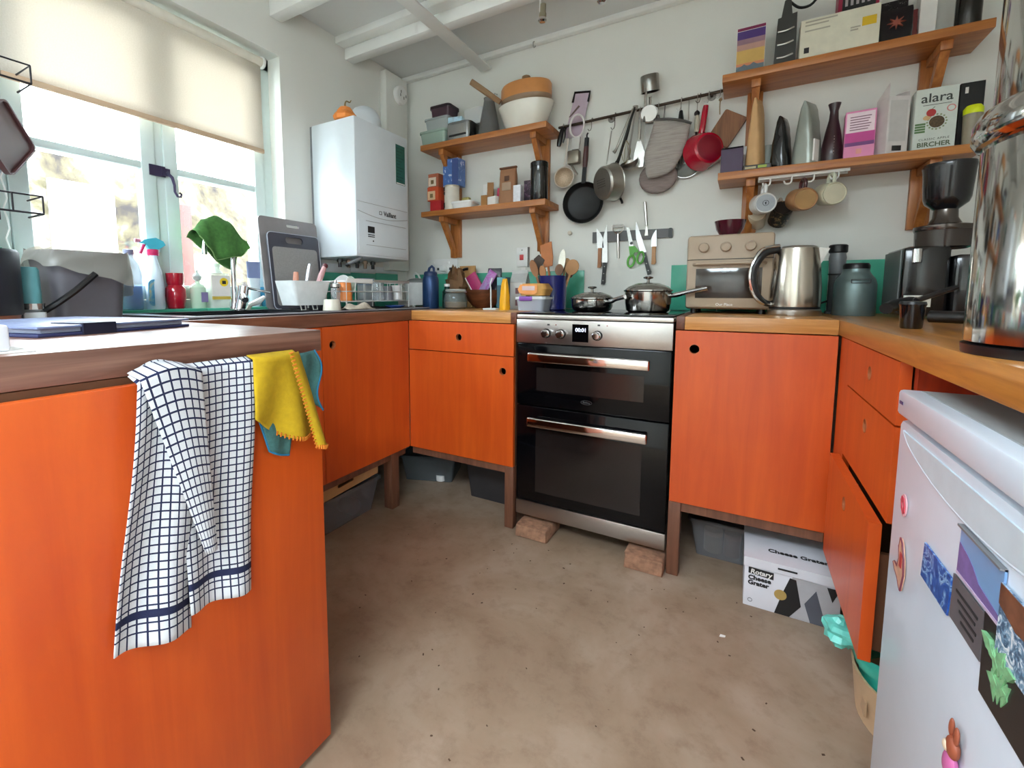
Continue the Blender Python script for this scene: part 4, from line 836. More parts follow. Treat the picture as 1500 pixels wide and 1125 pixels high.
# clear loop-handled grater
t = thing('drum_grater', 'clear plastic loop-handled rotary grater with a steel drum', 'grater', (.05, .585, 1.62))
b = MB(); b.tube([(.046 + .036 * math.cos(a), .585, 1.838 + .055 * math.sin(a)) for a in [2 * math.pi * i / 24 for i in range(24)]], .005, 8, closed=True); b.build('loop_handle', P('clear_white', (220, 216, 214), .25), t)
b = MB(); b.prism([(.022, 1.725), (.060, 1.725), (.066, 1.782), (.022, 1.782)], .575, .595, 'y'); b.build('neck', clear('milky_plastic', (226, 224, 220), .55, .15, .3), t)
b = MB(); b.box(.004, .064, .565, .605, 1.655, 1.72, bev=.006); b.build('hopper', P('grater_steel', (128, 120, 108), .35, .8), t)
b = MB(); b.tube([(.02, .585, 1.655), (.04, .58, 1.62), (.055, .578, 1.60)], .006); b.build('crank', M_steel, t)
# small sieve
t = thing('sieve', 'small white rimmed tea sieve hanging beside the frying pan', 'sieve', (-.02, .60, 1.60))
b = MB(); b.lathe([(.052, 0), (.055, .004), (.052, .008), (.048, .004)], (-.022, .60, 1.60), (0, -1, 0), 28); b.build('rim', P('sieve_white', (216, 206, 194), .4), t)
b = MB(); b.lathe([(.05, .002), (.044, -.018), (.03, -.032), (0, -.038)], (-.022, .60, 1.60), (0, -1, 0), 28); b.build('mesh_bowl', P('sieve_mesh', (196, 176, 152), .5, .3, var=.3, scale=300), t)
b = MB(); b.tube([(-.02, .597, 1.653), (-.012, .6, 1.72), (-.006, .604, 1.79)], .0055); b.build('handle', MATS['sieve_white'], t)
b = MB(); b.tube([(-.006, .604, 1.79), (-.004, .607, 1.82), (-.004, .6125, zr(0) + .008), (-.004, .621, zr(0) + .004)], .002, 6); b.build('hanging_wire', M_steel, t)
t = thing('nut_cracker', 'black-handled nutcracker hanging at the shelf end of the rail', 'nutcracker', (-.03, .6, 1.8)); b = MB(); b.tube([(-.032, .597, 1.85), (-.035, .592, 1.83), (-.045, .588, 1.78), (-.05, .588, 1.755)], [.004, .011, .014, .010]); b.build('handle', M_black, t); b = MB(); b.tube([(-.02, .593, 1.835), (-.018, .59, 1.80), (-.028, .59, 1.77)], .004); b.build('arm', M_black, t); b = MB(); b.tube([(-.032, .597, 1.85), (-.032, .604, 1.868), (-.032, .613, 1.868), (-.032, .621, 1.86)], .002, 6); b.build('hanging_wire', M_steel, t)
# frying pan
t = thing('frying_pan', 'black cast iron frying pan hanging from the rail', 'pan', (.08, .60, 1.46)); M_cast = P('cast_iron', (18, 18, 19), .45, .3, var=.15, scale=60)
b = MB(); b.lathe([(0, .004), (.078, .004), (.086, .008), (.100, .030), (.103, .030), (.090, .003), (.084, -.002), (0, -.002)], (.08, .618, 1.462), (.05, -1, .0), 40); b.build('pan', M_cast, t)
b = MB(); b.prism([(.072, 1.556), (.092, 1.556), (.096, 1.64), (.078, 1.64)], .588, .600, 'y'); b.build('handle_root', M_cast, t)
b = MB(); b.tube([(.087, .594, 1.635), (.090, .594, 1.68), (.093, .594, 1.735)], [.0115, .0135, .012], 10); b.build('handle_grip', P('dark_red_wood', (74, 36, 34), .4), t)
b = MB(); b.tube([(.093, .594, 1.733), (.095, .594, 1.775)], [.0125, .0115], 10); b.tube([(.095, .594, 1.775), (.094, .596, 1.79), (.098, .599, 1.80)], .004); b.build('handle_cap', M_black, t)
# perforated pan (colander)
t = thing('steamer_pan', 'dull steel perforated steamer pan hanging tilted', 'colander', (.2, .57, 1.54)); dv = Vector((-.62, -.72, -.16)).normalized(); cc = Vector((.235, .585, 1.542))
M_dull = P('dull_aluminium', (168, 164, 156), .38, .9, var=.06)
b = MB(); b.lathe([(.088, -.0), (.09, .002), (.086, .006), (.078, .06), (.07, .068), (0, .07), (0, .067), (.069, .065), (.075, .06), (.083, .006)], cc, dv, 40); b.build('pan', M_dull, t)
a1 = dv.orthogonal().normalized(); a2 = dv.cross(a1); b = MB()
ups = (Vector((0, 0, 1)) - dv * dv.z).normalized(); sd = dv.cross(ups)
for i in range(6):
    for j in range(4):
        th = R(-18 + 9 * i); hgt = .02 + .011 * j; rr = .0845 - .0075 * (hgt / .06)
        dr = (sd * math.cos(th + R(180)) + ups * math.sin(th + R(180))); p = cc + dv * hgt + dr * (rr - .0004); b.cyl(p, p + dr * .0012, .0026, seg=8)
        p2 = cc + dv * .0702 + sd * (.03 - .011 * i) + ups * (.018 - .011 * j); b.cyl(p2, p2 + dv * .0006, .0026, seg=8)
tag(b.build('perforations', P('hole_dark', (60, 56, 52), .6), t), kind='stuff')
b = MB(); b.tube([(.2, .575, 1.628), (.208, .58, 1.70), (.214, .594, 1.788)], .003); b.build('handle_wire', M_steel, t)
b = MB(); b.tube([(.262, .6, 1.47), (.272, .597, 1.452), (.275, .596, 1.44)], .006); b.build('rest_lug', M_black, t)
# long tools
def tool(name, label, cat, grip, gm, pts, r, mat, head=None, loc=None, hook=True):
    t = thing(name, label, cat, loc or pts[0]); b = MB(); b.tube(pts, r, 8); b.build('shaft', mat, t)
    if grip: b = MB(); b.tube(grip[0], grip[1], 8); b.build('grip', gm, t)
    if head: head(t)
    if hook:
        p = Vector(pts[0]); z = zr(p.x); b = MB(); b.tube([p, (p.x, RY - .0105, max(p.z, z - .004)), (p.x, RY - .0085, z + .009), (p.x, RY, z + .0115), (p.x, RY + .0105, z + .003)], .0018, 6); b.build('hook_end', M_steel, t)
    return t
def ladle_head(t):
    b = MB(); b.lathe([(.042, 0), (.044, -.001), (.041, -.018), (.028, -.032), (0, -.037), (0, -.034), (.027, -.029), (.039, -.016)], (.305, .575, 1.628), (-.25, -.45, .86), 24); b.build('bowl', M_steel, t)
tool('ladle', 'shiny steel soup ladle hanging from the rail', 'ladle', None, None, [(.325, .595, 1.86), (.312, .592, 1.76), (.30, .585, 1.67), (.307, .58, 1.64)], [.0045, .0045, .005, .006], M_steel, ladle_head)
def turner_head(t):
    b = MB(); b.prism([(.337, 1.725), (.351, 1.725), (.372, 1.665), (.366, 1.60), (.318, 1.60), (.324, 1.665)], .594, .597, 'y'); b.build('blade', P('pale_steel', (206, 204, 198), .25, .9), t)
tool('turner', 'broad pale steel slotted turner hanging from the rail', 'spatula', None, None, [(.343, .601, 1.857), (.344, .599, 1.79), (.344, .596, 1.72)], [.006, .008, .007], P('pale_steel', (206, 204, 198), .25, .9), turner_head)
def tongs(t):
    b = MB(); b.tube([(.322, .592, 1.875), (.30, .585, 1.80), (.262, .575, 1.66), (.25, .572, 1.628)], [.005, .006, .007, .011], 8); b.build('second_arm', P('tong_dark', (52, 50, 48), .35, .6), t)
    b = MB(); b.lathe([(0, 0), (.012, 0), (.012, .016), (0, .016)], (.322, .60, 1.868), (0, 0, 1), 14); b.build('hinge_cap', M_steel, t)
tool('tongs', 'long steel kitchen tongs hanging open from the rail', 'tongs', None, None, [(.312, .598, 1.872), (.28, .59, 1.79), (.245, .583, 1.70), (.232, .58, 1.68)], [.005, .006, .006, .010], P('tong_light', (190, 188, 184), .25, .9), tongs)
def whisk(t):
    b = MB()
    for k in range(5):
        a = math.pi * k / 5; b.tube([(.282 + .024 * math.sin(math.pi * s / 10) * math.cos(a), .60 + .018 * math.sin(math.pi * s / 10) * math.sin(a), 1.74 - .115 * s / 10) for s in range(11)], .0013, 5)
    b.build('wires', P('brass_wire', (170, 156, 110), .3, .8), t)
tool('balloon_whisk', 'thin gold-wired balloon whisk hanging behind the tongs', 'whisk', None, None, [(.305, .606, 1.852), (.295, .604, 1.79), (.283, .60, 1.735)], .005, M_black, whisk)
def spat(t):
    b = MB(); b.prism(rrect(.036, .22, .008, 3, .385, 1.715), .612, .614, 'y'); b.build('blade', P('grey_steel', (140, 136, 130), .3, .9), t)
tool('palette_knife', 'flat grey steel palette knife hanging behind the measuring cups', 'knife', None, None, [(.385, .60, 1.862), (.385, .611, 1.84), (.385, .613, 1.82)], .005, M_steel, spat)
# two measuring cups slung over the rail
def mcup(label, c, d, r, h, hp):
    t = thing('measuring_cup', label, 'cup', c, 'measuring cups on the rail'); d = Vector(d).normalized()
    b = MB(); b.lathe([(0, 0), (r * .96, 0), (r, .004), (r, h), (r + .003, h), (r - .002, h - .001), (r - .003, .005), (0, .003)], c, d, 28); b.build('cup', P('cup_steel', (150, 146, 142), .2, 1.0), t)
    b = MB(); b.tube(hp, [.004, .006, .006, .007], 8); b.build('handle', MATS['cup_steel'], t); return t
mcup('larger steel measuring cup tipped upside down above the rail', (.385, .575, 1.998), (.05, .25, -1), .040, .07, [(.378, .555, 1.936), (.374, .562, 1.90), (.37, .578, 1.85), (.366, .582, 1.80)])
mcup('smaller steel measuring cup hanging against the rail', (.388, .575, 1.83), (-.1, .9, .25), .036, .022, [(.39, .589, 1.871), (.39, .586, 1.885), (.39, .584, 1.898), (.39, .582, 1.905)])
# oven gloves
def rib_mat(name, c):
    m, nt, bs = nodes(name); v = texco(nt, (4, 4, 60)); f = noise(nt, v, 4, 4, .6, .3); f2 = noise(nt, texco(nt), 200, 2)
    nt.links.new(ramp(nt, f, [(.3, mul(rgb(*c), .72)), (.55, rgb(*c)), (.75, mul(rgb(*c), 1.15))]), bs.inputs['Base Color']); bs.inputs['Roughness'].default_value = .95; bump(nt, bs, f, .5, .004); return m
M_mitt = rib_mat('mitt_grey', (168, 160, 154)); M_mitt2 = rib_mat('mitt_mauve', (148, 134, 130))
def padded(poly, M0, th, nm, mat, t):
    """puffed cloth shape: outline rings drawn in towards the middle"""
    cx = sum(p[0] for p in poly) / len(poly); cz = sum(p[1] for p in poly) / len(poly); b = MB(M0); n = len(poly); vs = []; L = [(0, 1.0), (.45, .96), (.8, .84), (1, .6)]
    for sg in (1, -1):
        for hh, k in (L if sg == 1 else L[1:]): vs += [(cx + (x - cx) * k, sg * hh * th / 2, cz + (z - cz) * k) for x, z in poly]
    fs = []
    seq = [[i * n + j for j in range(n)] for i in range(7)]
    for chain in ((0, 1, 2, 3), (0, 4, 5, 6)):
        for a, c_ in zip(chain, chain[1:]): fs += [(seq[a][j], seq[a][(j + 1) % n], seq[c_][(j + 1) % n], seq[c_][j]) for j in range(n)]
    fs += [tuple(seq[3]), tuple(seq[6])[::-1]]; b.add(vs, fs); return b.build(nm, mat, t, smooth=70)
t = thing('oven_mitt', 'grey ribbed oven mitt with dark binding hanging from the rail', 'oven mitt', (.455, .575, 1.48))
padded([(.415, 1.792), (.47, 1.782), (.53, 1.765), (.566, 1.748), (.560, 1.70), (.535, 1.62), (.51, 1.57), (.475, 1.545), (.43, 1.535), (.395, 1.535), (.383, 1.56), (.382, 1.60), (.372, 1.63), (.385, 1.68), (.402, 1.74)], X((0, .568, 0)), .04, 'mitt', M_mitt, t)
b = MB(); b.tube([(.412, .57, 1.795), (.47, .565, 1.787), (.53, .565, 1.77), (.57, .57, 1.752)], .006); b.build('binding', P('mitt_binding', (84, 80, 78), .8), t)
b = MB(); b.tube([(.425, .578, 1.795), (.420, .59, 1.818), (.428, .598, 1.822), (.434, .585, 1.797)], .003, 6); b.build('loop', MATS['mitt_binding'], t)
t = thing('oven_pad', 'mauve grey round oven pad hanging behind the grey mitt', 'oven pad', (.43, .605, 1.47))
padded([(.345 + .085 + .085 * math.cos(a), 1.548 + .075 * math.sin(a)) for a in [2 * math.pi * i / 20 for i in range(20)]], X((0, .618, 0)), .03, 'pad', M_mitt2, t)
b = MB(); b.tube([(.43, .622, 1.615), (.44, .622, 1.70), (.45, .6225, zr(.45))], .0025, 6); b.build('tape', MATS['mitt_binding'], t)
# whisk with black handle, glass lid, corkscrew behind
def bw(t):
    b = MB()
    for k in range(4):
        a = math.pi * k / 4; b.tube([(.525 + .02 * math.sin(math.pi * s / 10) * math.cos(a), .60 + .014 * math.sin(math.pi * s / 10) * math.sin(a), 1.69 - .12 * s / 10) for s in range(11)], .0012, 5)
    b.build('wires', M_steel, t)
t = tool('sauce_whisk', 'steel whisk with a pierced black handle behind the grey mitt', 'whisk', ([(.521, .603, 1.825), (.522, .60, 1.79), (.524, .60, 1.74)], [.007, .012, .008]), M_black, [(.521, .603, 1.826), (.524, .6, 1.73), (.525, .6, 1.685)], .004, M_steel, bw)
t = thing('glass_cover', 'clear round glass pan cover hanging behind the grey mitt and red pan', 'pan cover', (.545, .625, 1.59)); b = MB(); b.lathe([(0, .012), (.03, .010), (.062, .002), (.066, 0), (.062, -.002), (0, .008)], (.548, .628, 1.60), (0, -1, 0), 32); b.build('glass', clear('lid_glass', (190, 194, 190), .25, .05, .35), t)
b = MB(); b.tube([(.548 + .066 * math.cos(a), .628, 1.60 + .066 * math.sin(a)) for a in [2 * math.pi * i / 32 for i in range(32)]], .0025, 6, closed=True); b.build('rim', M_steel, t); b = MB(); b.tube([(.548, .628, 1.668), (.55, .6255, 1.78), (.55, .6235, zr(.55))], .0016, 6); b.build('hanging_wire', M_steel, t)
t = tool('kitchen_knife', 'slim knife with a black and cream handle beside the red pan', 'knife', ([(.587, .60, 1.80), (.588, .60, 1.77), (.588, .60, 1.72)], [.006, .010, .009]), P('cream_handle', (196, 188, 170), .4), [(.587, .603, 1.815), (.588, .60, 1.70), (.589, .60, 1.56)], [.003, .005, .0015], P('dark_blade', (60, 58, 56), .3, .8))
b = MB(); b.sphere((.587, .60, 1.80), .012, 12, 8); b.build('handle_end', M_black, t)
# red enamel pan
t = thing('red_saucepan', 'small cherry red enamel saucepan hanging by its handle', 'pan', (.625, .55, 1.6)); M_red = P('cherry_enamel', (176, 12, 44), .18, coat=.6, var=.04); M_redd = P('cherry_base', (132, 12, 36), .3, coat=.3)
dv = Vector((.55, -.83, .0)).normalized(); cc = Vector((.606, .612, 1.632))
b = MB(); b.lathe([(.079, 0), (.081, .003), (.078, .008), (.075, .045), (.064, .07), (.055, .074), (.053, .071), (.062, .066), (.072, .044), (.076, .004)], cc, dv, 40); b.build('pan', M_red, t)
b = MB(); b.lathe([(.0555, .0735), (.05, .0755), (0, .0755), (0, .07), (.054, .07)], cc, dv, 40); b.build('base', M_redd, t)
b = MB(); b.tube([(.604, .604, 1.70), (.612, .598, 1.735), (.619, .598, 1.80), (.622, .599, 1.826)], [.012, .0125, .0125, .011], 10); b.build('handle', M_red, t)
# little chopping board on string
t = thing('serving_board', 'small walnut board hanging askew on string by the shelf', 'board', (.70, .635, 1.73)); b = MB(X((.705, .636, 1.725), 0, 0, 32)); b.prism(rrect(.098, .135, .008), -.007, .007, 'y'); b.build('board', wood('walnut_board', (112, 68, 38), (150, 100, 62), 2, 5, .55), t)
b = MB(); b.tube([(.676, .628, 1.788), (.675, .615, 1.82), (.677, .606, 1.843), (.68, .604, 1.85)], .0022, 6); b.sphere((.677, .606, 1.842), .007, 8, 6); b.build('string', P('string', (150, 130, 96), .9), t)
# knob on the wall under the pan
t = thing('coat_peg', 'small cream wooden peg in the wall under the frying pan', 'peg', (.005, BY, 1.32)); b = MB(); b.lathe([(.006, 0), (.005, .012), (.011, .02), (.009, .028), (0, .03)], (.003, BY, 1.322), (0, -1, 0), 16); b.build('peg', P('peg_cream', (214, 206, 188), .5), t)

# ------------------------------------------------------------------ magnetic knife strip
t = thing('knife_rack', 'dark grey magnetic knife strip on the wall above the hob', 'knife rack', (.31, BY, 1.29)); b = MB(); b.prism([(.122, 1.263), (.494, 1.271), (.494, 1.312), (.122, 1.318)], BY - .014, BY, 'y'); b.build('strip', P('strip_grey', (82, 80, 80), .4), t)
b = MB(); b.prism(rrect(.018, .046, .006, 3, .492, 1.291), BY - .016, BY, 'y'); b.build('end_cap', M_black, t)
KY = BY - .0165
def knife(label, tip, heel, end, wdt, hm, name='kitchen_knife', hw=.011, rivets=0, side=1):
    tip, heel, end = Vector((tip[0], 0, tip[1])), Vector((heel[0], 0, heel[1])), Vector((end[0], 0, end[1])); t = thing(name, label, 'knife', (heel.x, KY, heel.z))
    d = (heel - tip).normalized(); n = Vector((d.z, 0, -d.x)) * side; b = MB(); L = (heel - tip).length
    pl = [tip, tip + d * L * .25 + n * wdt * .55, tip + d * L * .5 + n * wdt * .9, heel + n * wdt, heel, ]; b.prism([(p.x, p.z) for p in pl], KY - .001, KY + .001, 'y'); b.build('blade', P('knife_steel', (196, 196, 198), .18, 1.0), t)
    d2 = (end - heel).normalized(); n2 = Vector((d2.z, 0, -d2.x)) * side; c0 = heel + n * wdt * .45
    e0 = end + n * wdt * .2; ax = (e0 - c0); m2 = Vector((-ax.normalized().z, 0, ax.normalized().x))
    b = MB(); b.prism([(p.x, p.z) for p in (c0 + m2 * hw * .8, c0 + ax * .5 + m2 * hw * .7, c0 + ax * .9 + m2 * hw, e0 + m2 * hw * .5, e0 - m2 * hw * .8, c0 + ax * .5 - m2 * hw * .75, c0 - m2 * hw * .8)], KY - .007, KY + .007, 'y'); h = b.build('handle', hm, t)
    for k in range(rivets): p = c0 + ax * (.18 + .32 * k); b = MB(); b.lathe([(0, 0), (.0028, 0), (.002, .001), (0, .001)], (p.x, KY - .007, p.z), (0, -1, 0), 10); b.build('rivet', M_steel, h)
M_wh = P('knife_wood', (158, 104, 66), .5)
knife('broad old cleaver with a brown wooden handle on the knife strip', (.143, 1.335), (.148, 1.235), (.155, 1.137), .034, M_wh, 'cleaver', .011, side=-1)
knife('long carving knife with black riveted handle at the end of the strip', (.195, 1.352), (.203, 1.163), (.188, 1.052), .028, M_black, hw=.011, rivets=3, side=1)
knife('pointed chef knife with black riveted handle beside the green scissors', (.335, 1.358), (.388, 1.207), (.411, 1.10), .028, M_black, hw=.011, rivets=3, side=1)
knife('short paring knife with a pale wooden handle on the strip', (.43, 1.312), (.434, 1.231), (.427, 1.146), .026, P('pale_wood', (176, 130, 84), .5), side=1)
t = thing('peeler', 'steel Y-shaped vegetable peeler on the knife strip', 'peeler', (.25, KY, 1.17)); b = MB(); b.tube([(.251, KY - .004, 1.30), (.254, KY - .006, 1.25), (.256, KY - .005, 1.18)], [.006, .0075, .006], 10); b.build('handle', M_steel, t)
b = MB(); b.tube([(.251, KY - .004, 1.30), (.226, KY - .004, 1.318), (.222, KY - .004, 1.342)], .003, 6); b.tube([(.251, KY - .004, 1.30), (.274, KY - .004, 1.318), (.276, KY - .004, 1.344)], .003, 6); b.build('yoke', M_steel, t)
b = MB(); b.box(.222, .276, KY - .006, KY - .002, 1.332, 1.346); b.build('blade', P('peeler_blade', (130, 126, 122), .25, 1.0), t)
t = thing('steel_scraper', 'slim steel zester standing up from the knife strip', 'zester', (.38, KY, 1.29)); b = MB(); b.tube([(.373, KY - .004, 1.444), (.378, KY - .005, 1.40), (.385, KY - .005, 1.33)], [.006, .007, .0065], 10); b.build('handle', M_steel, t); b = MB(); b.prism([(.382, 1.328), (.389, 1.328), (.394, 1.284), (.378, 1.284)], KY - .006, KY - .002, 'y'); b.build('blade', M_steel, t)
t = thing('scissors', 'kitchen scissors with bright green handles on the knife strip', 'scissors', (.32, KY, 1.14)); M_grn = P('scissor_green', (88, 168, 60), .4)
for sgn, tipx, lab in ((-1, .290, 0), (1, .297, 1)):
    b = MB(); b.prism([(tipx, 1.332), (tipx + .008, 1.325), (.318 + .004 * sgn, 1.26), (.325 + .006 * sgn, 1.232), (.312 + .004 * sgn, 1.236), (.304 + .003 * sgn, 1.27)], KY - .002 - .0015 * lab, KY - .0005 - .0015 * lab, 'y'); b.build('blade', P('scissor_steel', (180, 180, 178), .25, .9), t)
for (cx, cz, rx, rz_) in ((.318, 1.165, .016, .027), (.362, 1.180, .016, .027)):
    b = MB(); b.tube([(cx + (rx * math.cos(a)) * .95 + .12 * rz_ * math.sin(a), KY - .004, cz + rz_ * math.sin(a)) for a in [2 * math.pi * i / 22 for i in range(22)]], .0055, 8, closed=True); b.build('finger_loop', M_grn, t)
b = MB(); b.prism([(.306, 1.236), (.334, 1.238), (.352, 1.215), (.350, 1.203), (.336, 1.208), (.328, 1.196), (.312, 1.194)], KY - .008, KY - .001, 'y'); b.build('handle_root', M_grn, t)
b = MB(); b.lathe([(0, 0), (.007, 0), (.006, .003), (0, .003)], (.317, KY - .004, 1.252), (0, -1, 0), 14); b.build('pivot', P('pivot_dark', (70, 70, 72), .3, .8), t)
# sockets and the cooker switch
t = thing('cooker_switch', 'white cooker switch plate with a red rocker by the utensil pot', 'switch', (-.27, BY, 1.2)); boxobj('plate', (-.306, -.24, BY - .012, BY, 1.155, 1.262), M_white, t, bev=.003); boxobj('back_box_shade', (-.2395, -.232, BY - .012, BY, 1.152, 1.262), P('box_shadow', (130, 126, 120), .6), t)  # grey strip beside the plate is shade painted as colour
boxobj('red_rocker', (-.285, -.262, BY - .017, BY - .0122, 1.192, 1.222), P('rocker_red', (196, 52, 56), .35), t, bev=.002); b = MB(); b.sphere((-.272, BY - .0125, 1.247), .003, 8, 6); b.build('neon', M_ink, t)
boxobj('tag', (-.275, -.247, BY - .0135, BY - .0122, 1.132, 1.152), M_paper, t)
t = thing('double_socket', 'white double power socket on the wall behind the blue bottle', 'socket', (-.82, BY, 1.17)); boxobj('plate', (-.93, -.70, BY - .012, BY, 1.13, 1.217), M_white, t, bev=.003)
for x in (-.875, -.765): boxobj('rocker', (x - .01, x + .01, BY - .016, BY - .0122, 1.185, 1.203), M_white, t, bev=.002)
for x in (-.84, -.75): boxobj('socket_holes', (x - .008, x + .008, BY - .013, BY - .0118, 1.15, 1.165), M_ink, t)
boxobj('plug', (-.805, -.772, BY - .045, BY - .0122, 1.142, 1.178), M_white, t, bev=.004)

# ------------------------------------------------------------------ hob pans
M_pan = P('pan_steel', (176, 172, 168), .12, 1.0, var=.02); M_pand = P('pan_steel_dark', (120, 116, 112), .16, 1.0, var=.02)
HB = .928
def hobpan(label, x, y, r, h, hd, hl, lift, cat='pan', name='saucepan', dome=.03):
    t = thing(name, label, cat, (x, y, HB)); c = (x, y, HB)
    b = MB(); b.lathe([(0, 0), (r * .82, 0), (r * .92, .008), (r * .985, h * .45), (r, h), (r + .004, h + .002), (r + .002, h + .004), (r - .003, h), (r * .97, h * .45), (r * .9, .01), (0, .004)], c, (0, 0, 1), 48); b.build('pot', M_pan, t)
    b = MB(); b.lathe([(r + .003, h + .0045), (r + .001, h + .008), (r * .85, h + dome * .55), (r * .5, h + dome * .9), (0, h + dome)], c, (0, 0, 1), 48); ld = b.build('lid', clear('lid_glassy', (170, 164, 156), .3, .04, .5) if r < .1 else MATS['lid_glassy'], t)
    b = MB(); b.lathe([(r + .0045, h + .004), (r + .0045, h + .008), (r - .004, h + .009), (r - .003, h + .005)], c, (0, 0, 1), 48); b.build('lid_rim', M_pan, ld)
    b = MB(); b.lathe([(.006, h + dome - .002), (.005, h + dome + .012), (.019, h + dome + .016), (.02, h + dome + .022), (.012, h + dome + .025), (0, h + dome + .025)], c, (0, 0, 1), 20); b.build('lid_knob', M_pand, ld)
    d = Vector((math.cos(R(hd)), math.sin(R(hd)), 0)); p = Vector(c) + d * (r - .002) + Vector((0, 0, h * .82))
    b = MB(); b.tube([p, p + d * .03 + Vector((0, 0, .004)), p + d * hl * .5 + Vector((0, 0, lift * .5)), p + d * hl + Vector((0, 0, lift))], [.009, .0105, .0085, .0095], 12); b.build('handle', M_chrome, t)
    return t
hobpan('low steel frying pan with glass lid on the hob', .213, .34, .092, .052, -30, .10, .022, name='frying_pan', dome=.034)
hobpan('taller steel saucepan with glass lid on the hob', .452, .335, .094, .085, -14, .145, .03, dome=.04)
# ------------------------------------------------------------------ back worktop, cooker side
t = thing('rice_cooker', 'white rice cooker with glass lid in the corner of the worktop', 'rice cooker', (-.875, .47, WT)); c = (-.875, .47, WT); M_rc = P('rice_white', (226, 228, 226), .3)
b = MB(); b.lathe([(0, .012), (.058, .012), (.063, .02), (.076, .135), (.078, .14), (.074, .143), (0, .143)], c, (0, 0, 1), 32); b.build('body', M_rc, t)
b = MB(); b.lathe([(.07, .143), (.068, .15), (.045, .165), (0, .172)], c, (0, 0, 1), 32); b.build('lid', clear('rice_lid', (170, 176, 176), .5, .05, .4), t)
b = MB(); b.tube([(-.895, .47, WT + .168), (-.892, .46, WT + .19), (-.875, .455, WT + .20), (-.858, .46, WT + .19), (-.855, .47, WT + .168)], .006); b.build('lid_handle', M_rc, t)
for sx in (-1, 1): b = MB(); b.box(c[0] + sx * .07 - .012, c[0] + sx * .07 + .014 * sx + (.012 if sx > 0 else -.0), .455, .485, WT + .115, WT + .128, bev=.004) if sx > 0 else b.box(c[0] - .10, c[0] - .066, .455, .485, WT + .115, WT + .128, bev=.004); b.build('side_handle', M_rc, t)
for a in (40, 160, 280): b = MB(); b.cyl((c[0] + .045 * math.cos(R(a)), c[1] + .045 * math.sin(R(a)), WT), (c[0] + .045 * math.cos(R(a)), c[1] + .045 * math.sin(R(a)), WT + .014), .008, seg=10); b.build('foot', M_rc, t)
t = can('water_bottle', 'dark blue steel water bottle with a carry loop', -.657, .305, WT, [(0, 0), (.042, 0), (.044, .004), (.044, .15), (.04, .168), (.034, .176), (0, .176)], P('navy_steel', (38, 66, 110), .35, .4), 'bottle', [('cap', [(.036, .174), (.036, .19), (.03, .197), (0, .198)], P('navy_cap', (30, 52, 92), .45))])
b = MB(); b.tube([(-.672, .305, WT + .19), (-.664, .305, WT + .215), (-.648, .305, WT + .225), (-.636, .305, WT + .215), (-.634, .305, WT + .188)], .007, 8); b.build('carry_loop', MATS['navy_cap'], t)
can('green_bottle', 'small dark green glass bottle behind the blue bottle', -.615, .40, WT, [(0, 0), (.024, 0), (.026, .004), (.026, .09), (.014, .105), (.013, .125), (0, .125)], clear('green_glass', (40, 76, 66), .6, .05, .4), 'bottle', [('cap', [(.016, .118), (.016, .132), (0, .133)], M_white)])
t = can('glass_jar', 'round clip-top glass jar with an orange spread in it', -.503, .315, WT, [(0, 0), (.052, 0), (.06, .008), (.063, .04), (.058, .07), (.05, .084), (.05, .09), (.047, .09), (.047, .084), (.055, .07), (.06, .04), (.057, .01), (0, .005)], M_glassw, 'jar', [('contents', [(0, .007), (.055, .008), (.058, .036), (0, .038)], P('orange_spread', (176, 112, 52), .5)), ('lid', [(.054, .09), (.056, .096), (.05, .102), (0, .104)], clear('lid_clear', (210, 212, 208), .5, .1, .3))])
b = MB(); b.tube([(-.503 + .056 * math.cos(a), .315 + .056 * math.sin(a), WT + .087) for a in [2 * math.pi * i / 24 for i in range(24)]], .003, 6, closed=True); b.build('wire_clip', M_steel, t)
t = thing('wooden_bowl', 'turned dark wooden bowl full of packets', 'bowl', (-.44, .47, WT)); c = (-.44, .505, WT)
b = MB(); b.lathe([(0, 0), (.05, 0), (.055, .006), (.09, .04), (.112, .09), (.114, .1), (.109, .1), (.085, .045), (.045, .014), (0, .01)], c, (0, 0, 1), 36); b.build('bowl', wood('bowl_wood', (82, 44, 26), (122, 70, 44), 0, 4, .4), t)
def crumpled(name, label, c, r, sc, mat, cat, seed, amp=.25, parts=None, zmin=0):
    rnd = random.Random(seed); t = thing(name, label, cat, c); b = MB(); b.sphere(c, r, 14, 10, sc)
    for q in b.bm.verts:
        q.co = Vector(c) + (q.co - Vector(c)) * (1 + rnd.uniform(-amp, amp)); q.co.z = max(q.co.z, zmin)
    b.build('bag', mat, t, smooth=20)
    if parts: parts(t)
    return t
crumpled('paper_bag', 'crumpled brown paper bag between the blue bottle and the wooden bowl', (-.622, .505, WT + .118), .062, (.95, .65, 1.75), P('bag_brown', (112, 78, 46), .7, var=.3, scale=18), 'bag', 3, zmin=WT + .0005)
pouch('tortilla_bag', 'golden brown paper bag standing behind the crumpled bag', -.60, .595, WT + .0005, .1, .05, .24, P('bag_gold', (186, 140, 84), .65), top=-.1)
t = thing('power_cable', 'thick black cable curving up behind the paper bag', 'cable', (-.66, .55, WT)); b = MB(); b.tube([(-.70, .56, WT), (-.69, .56, WT + .11), (-.66, .56, WT + .17), (-.61, .56, WT + .215), (-.58, .565, WT + .222)], .008); b.build('bar', M_black, t)
t = thing('crisp_packet', 'bright pink packet tilted in the wooden bowl', 'packet', (-.475, .46, WT + .05)); b = MB(X((-.475, .48, WT + .125), 0, 0, -32)); b.box(-.034, .034, -.008, .008, -.07, .07, bev=.006); b.build('packet', P('hot_pink', (176, 50, 104), .4, var=.15), t); b = MB(X((-.475, .48, WT + .125), 0, 0, -32)); b.box(-.037, -.033, -.009, .009, -.07, .07); b.build('edge', M_paper, t)
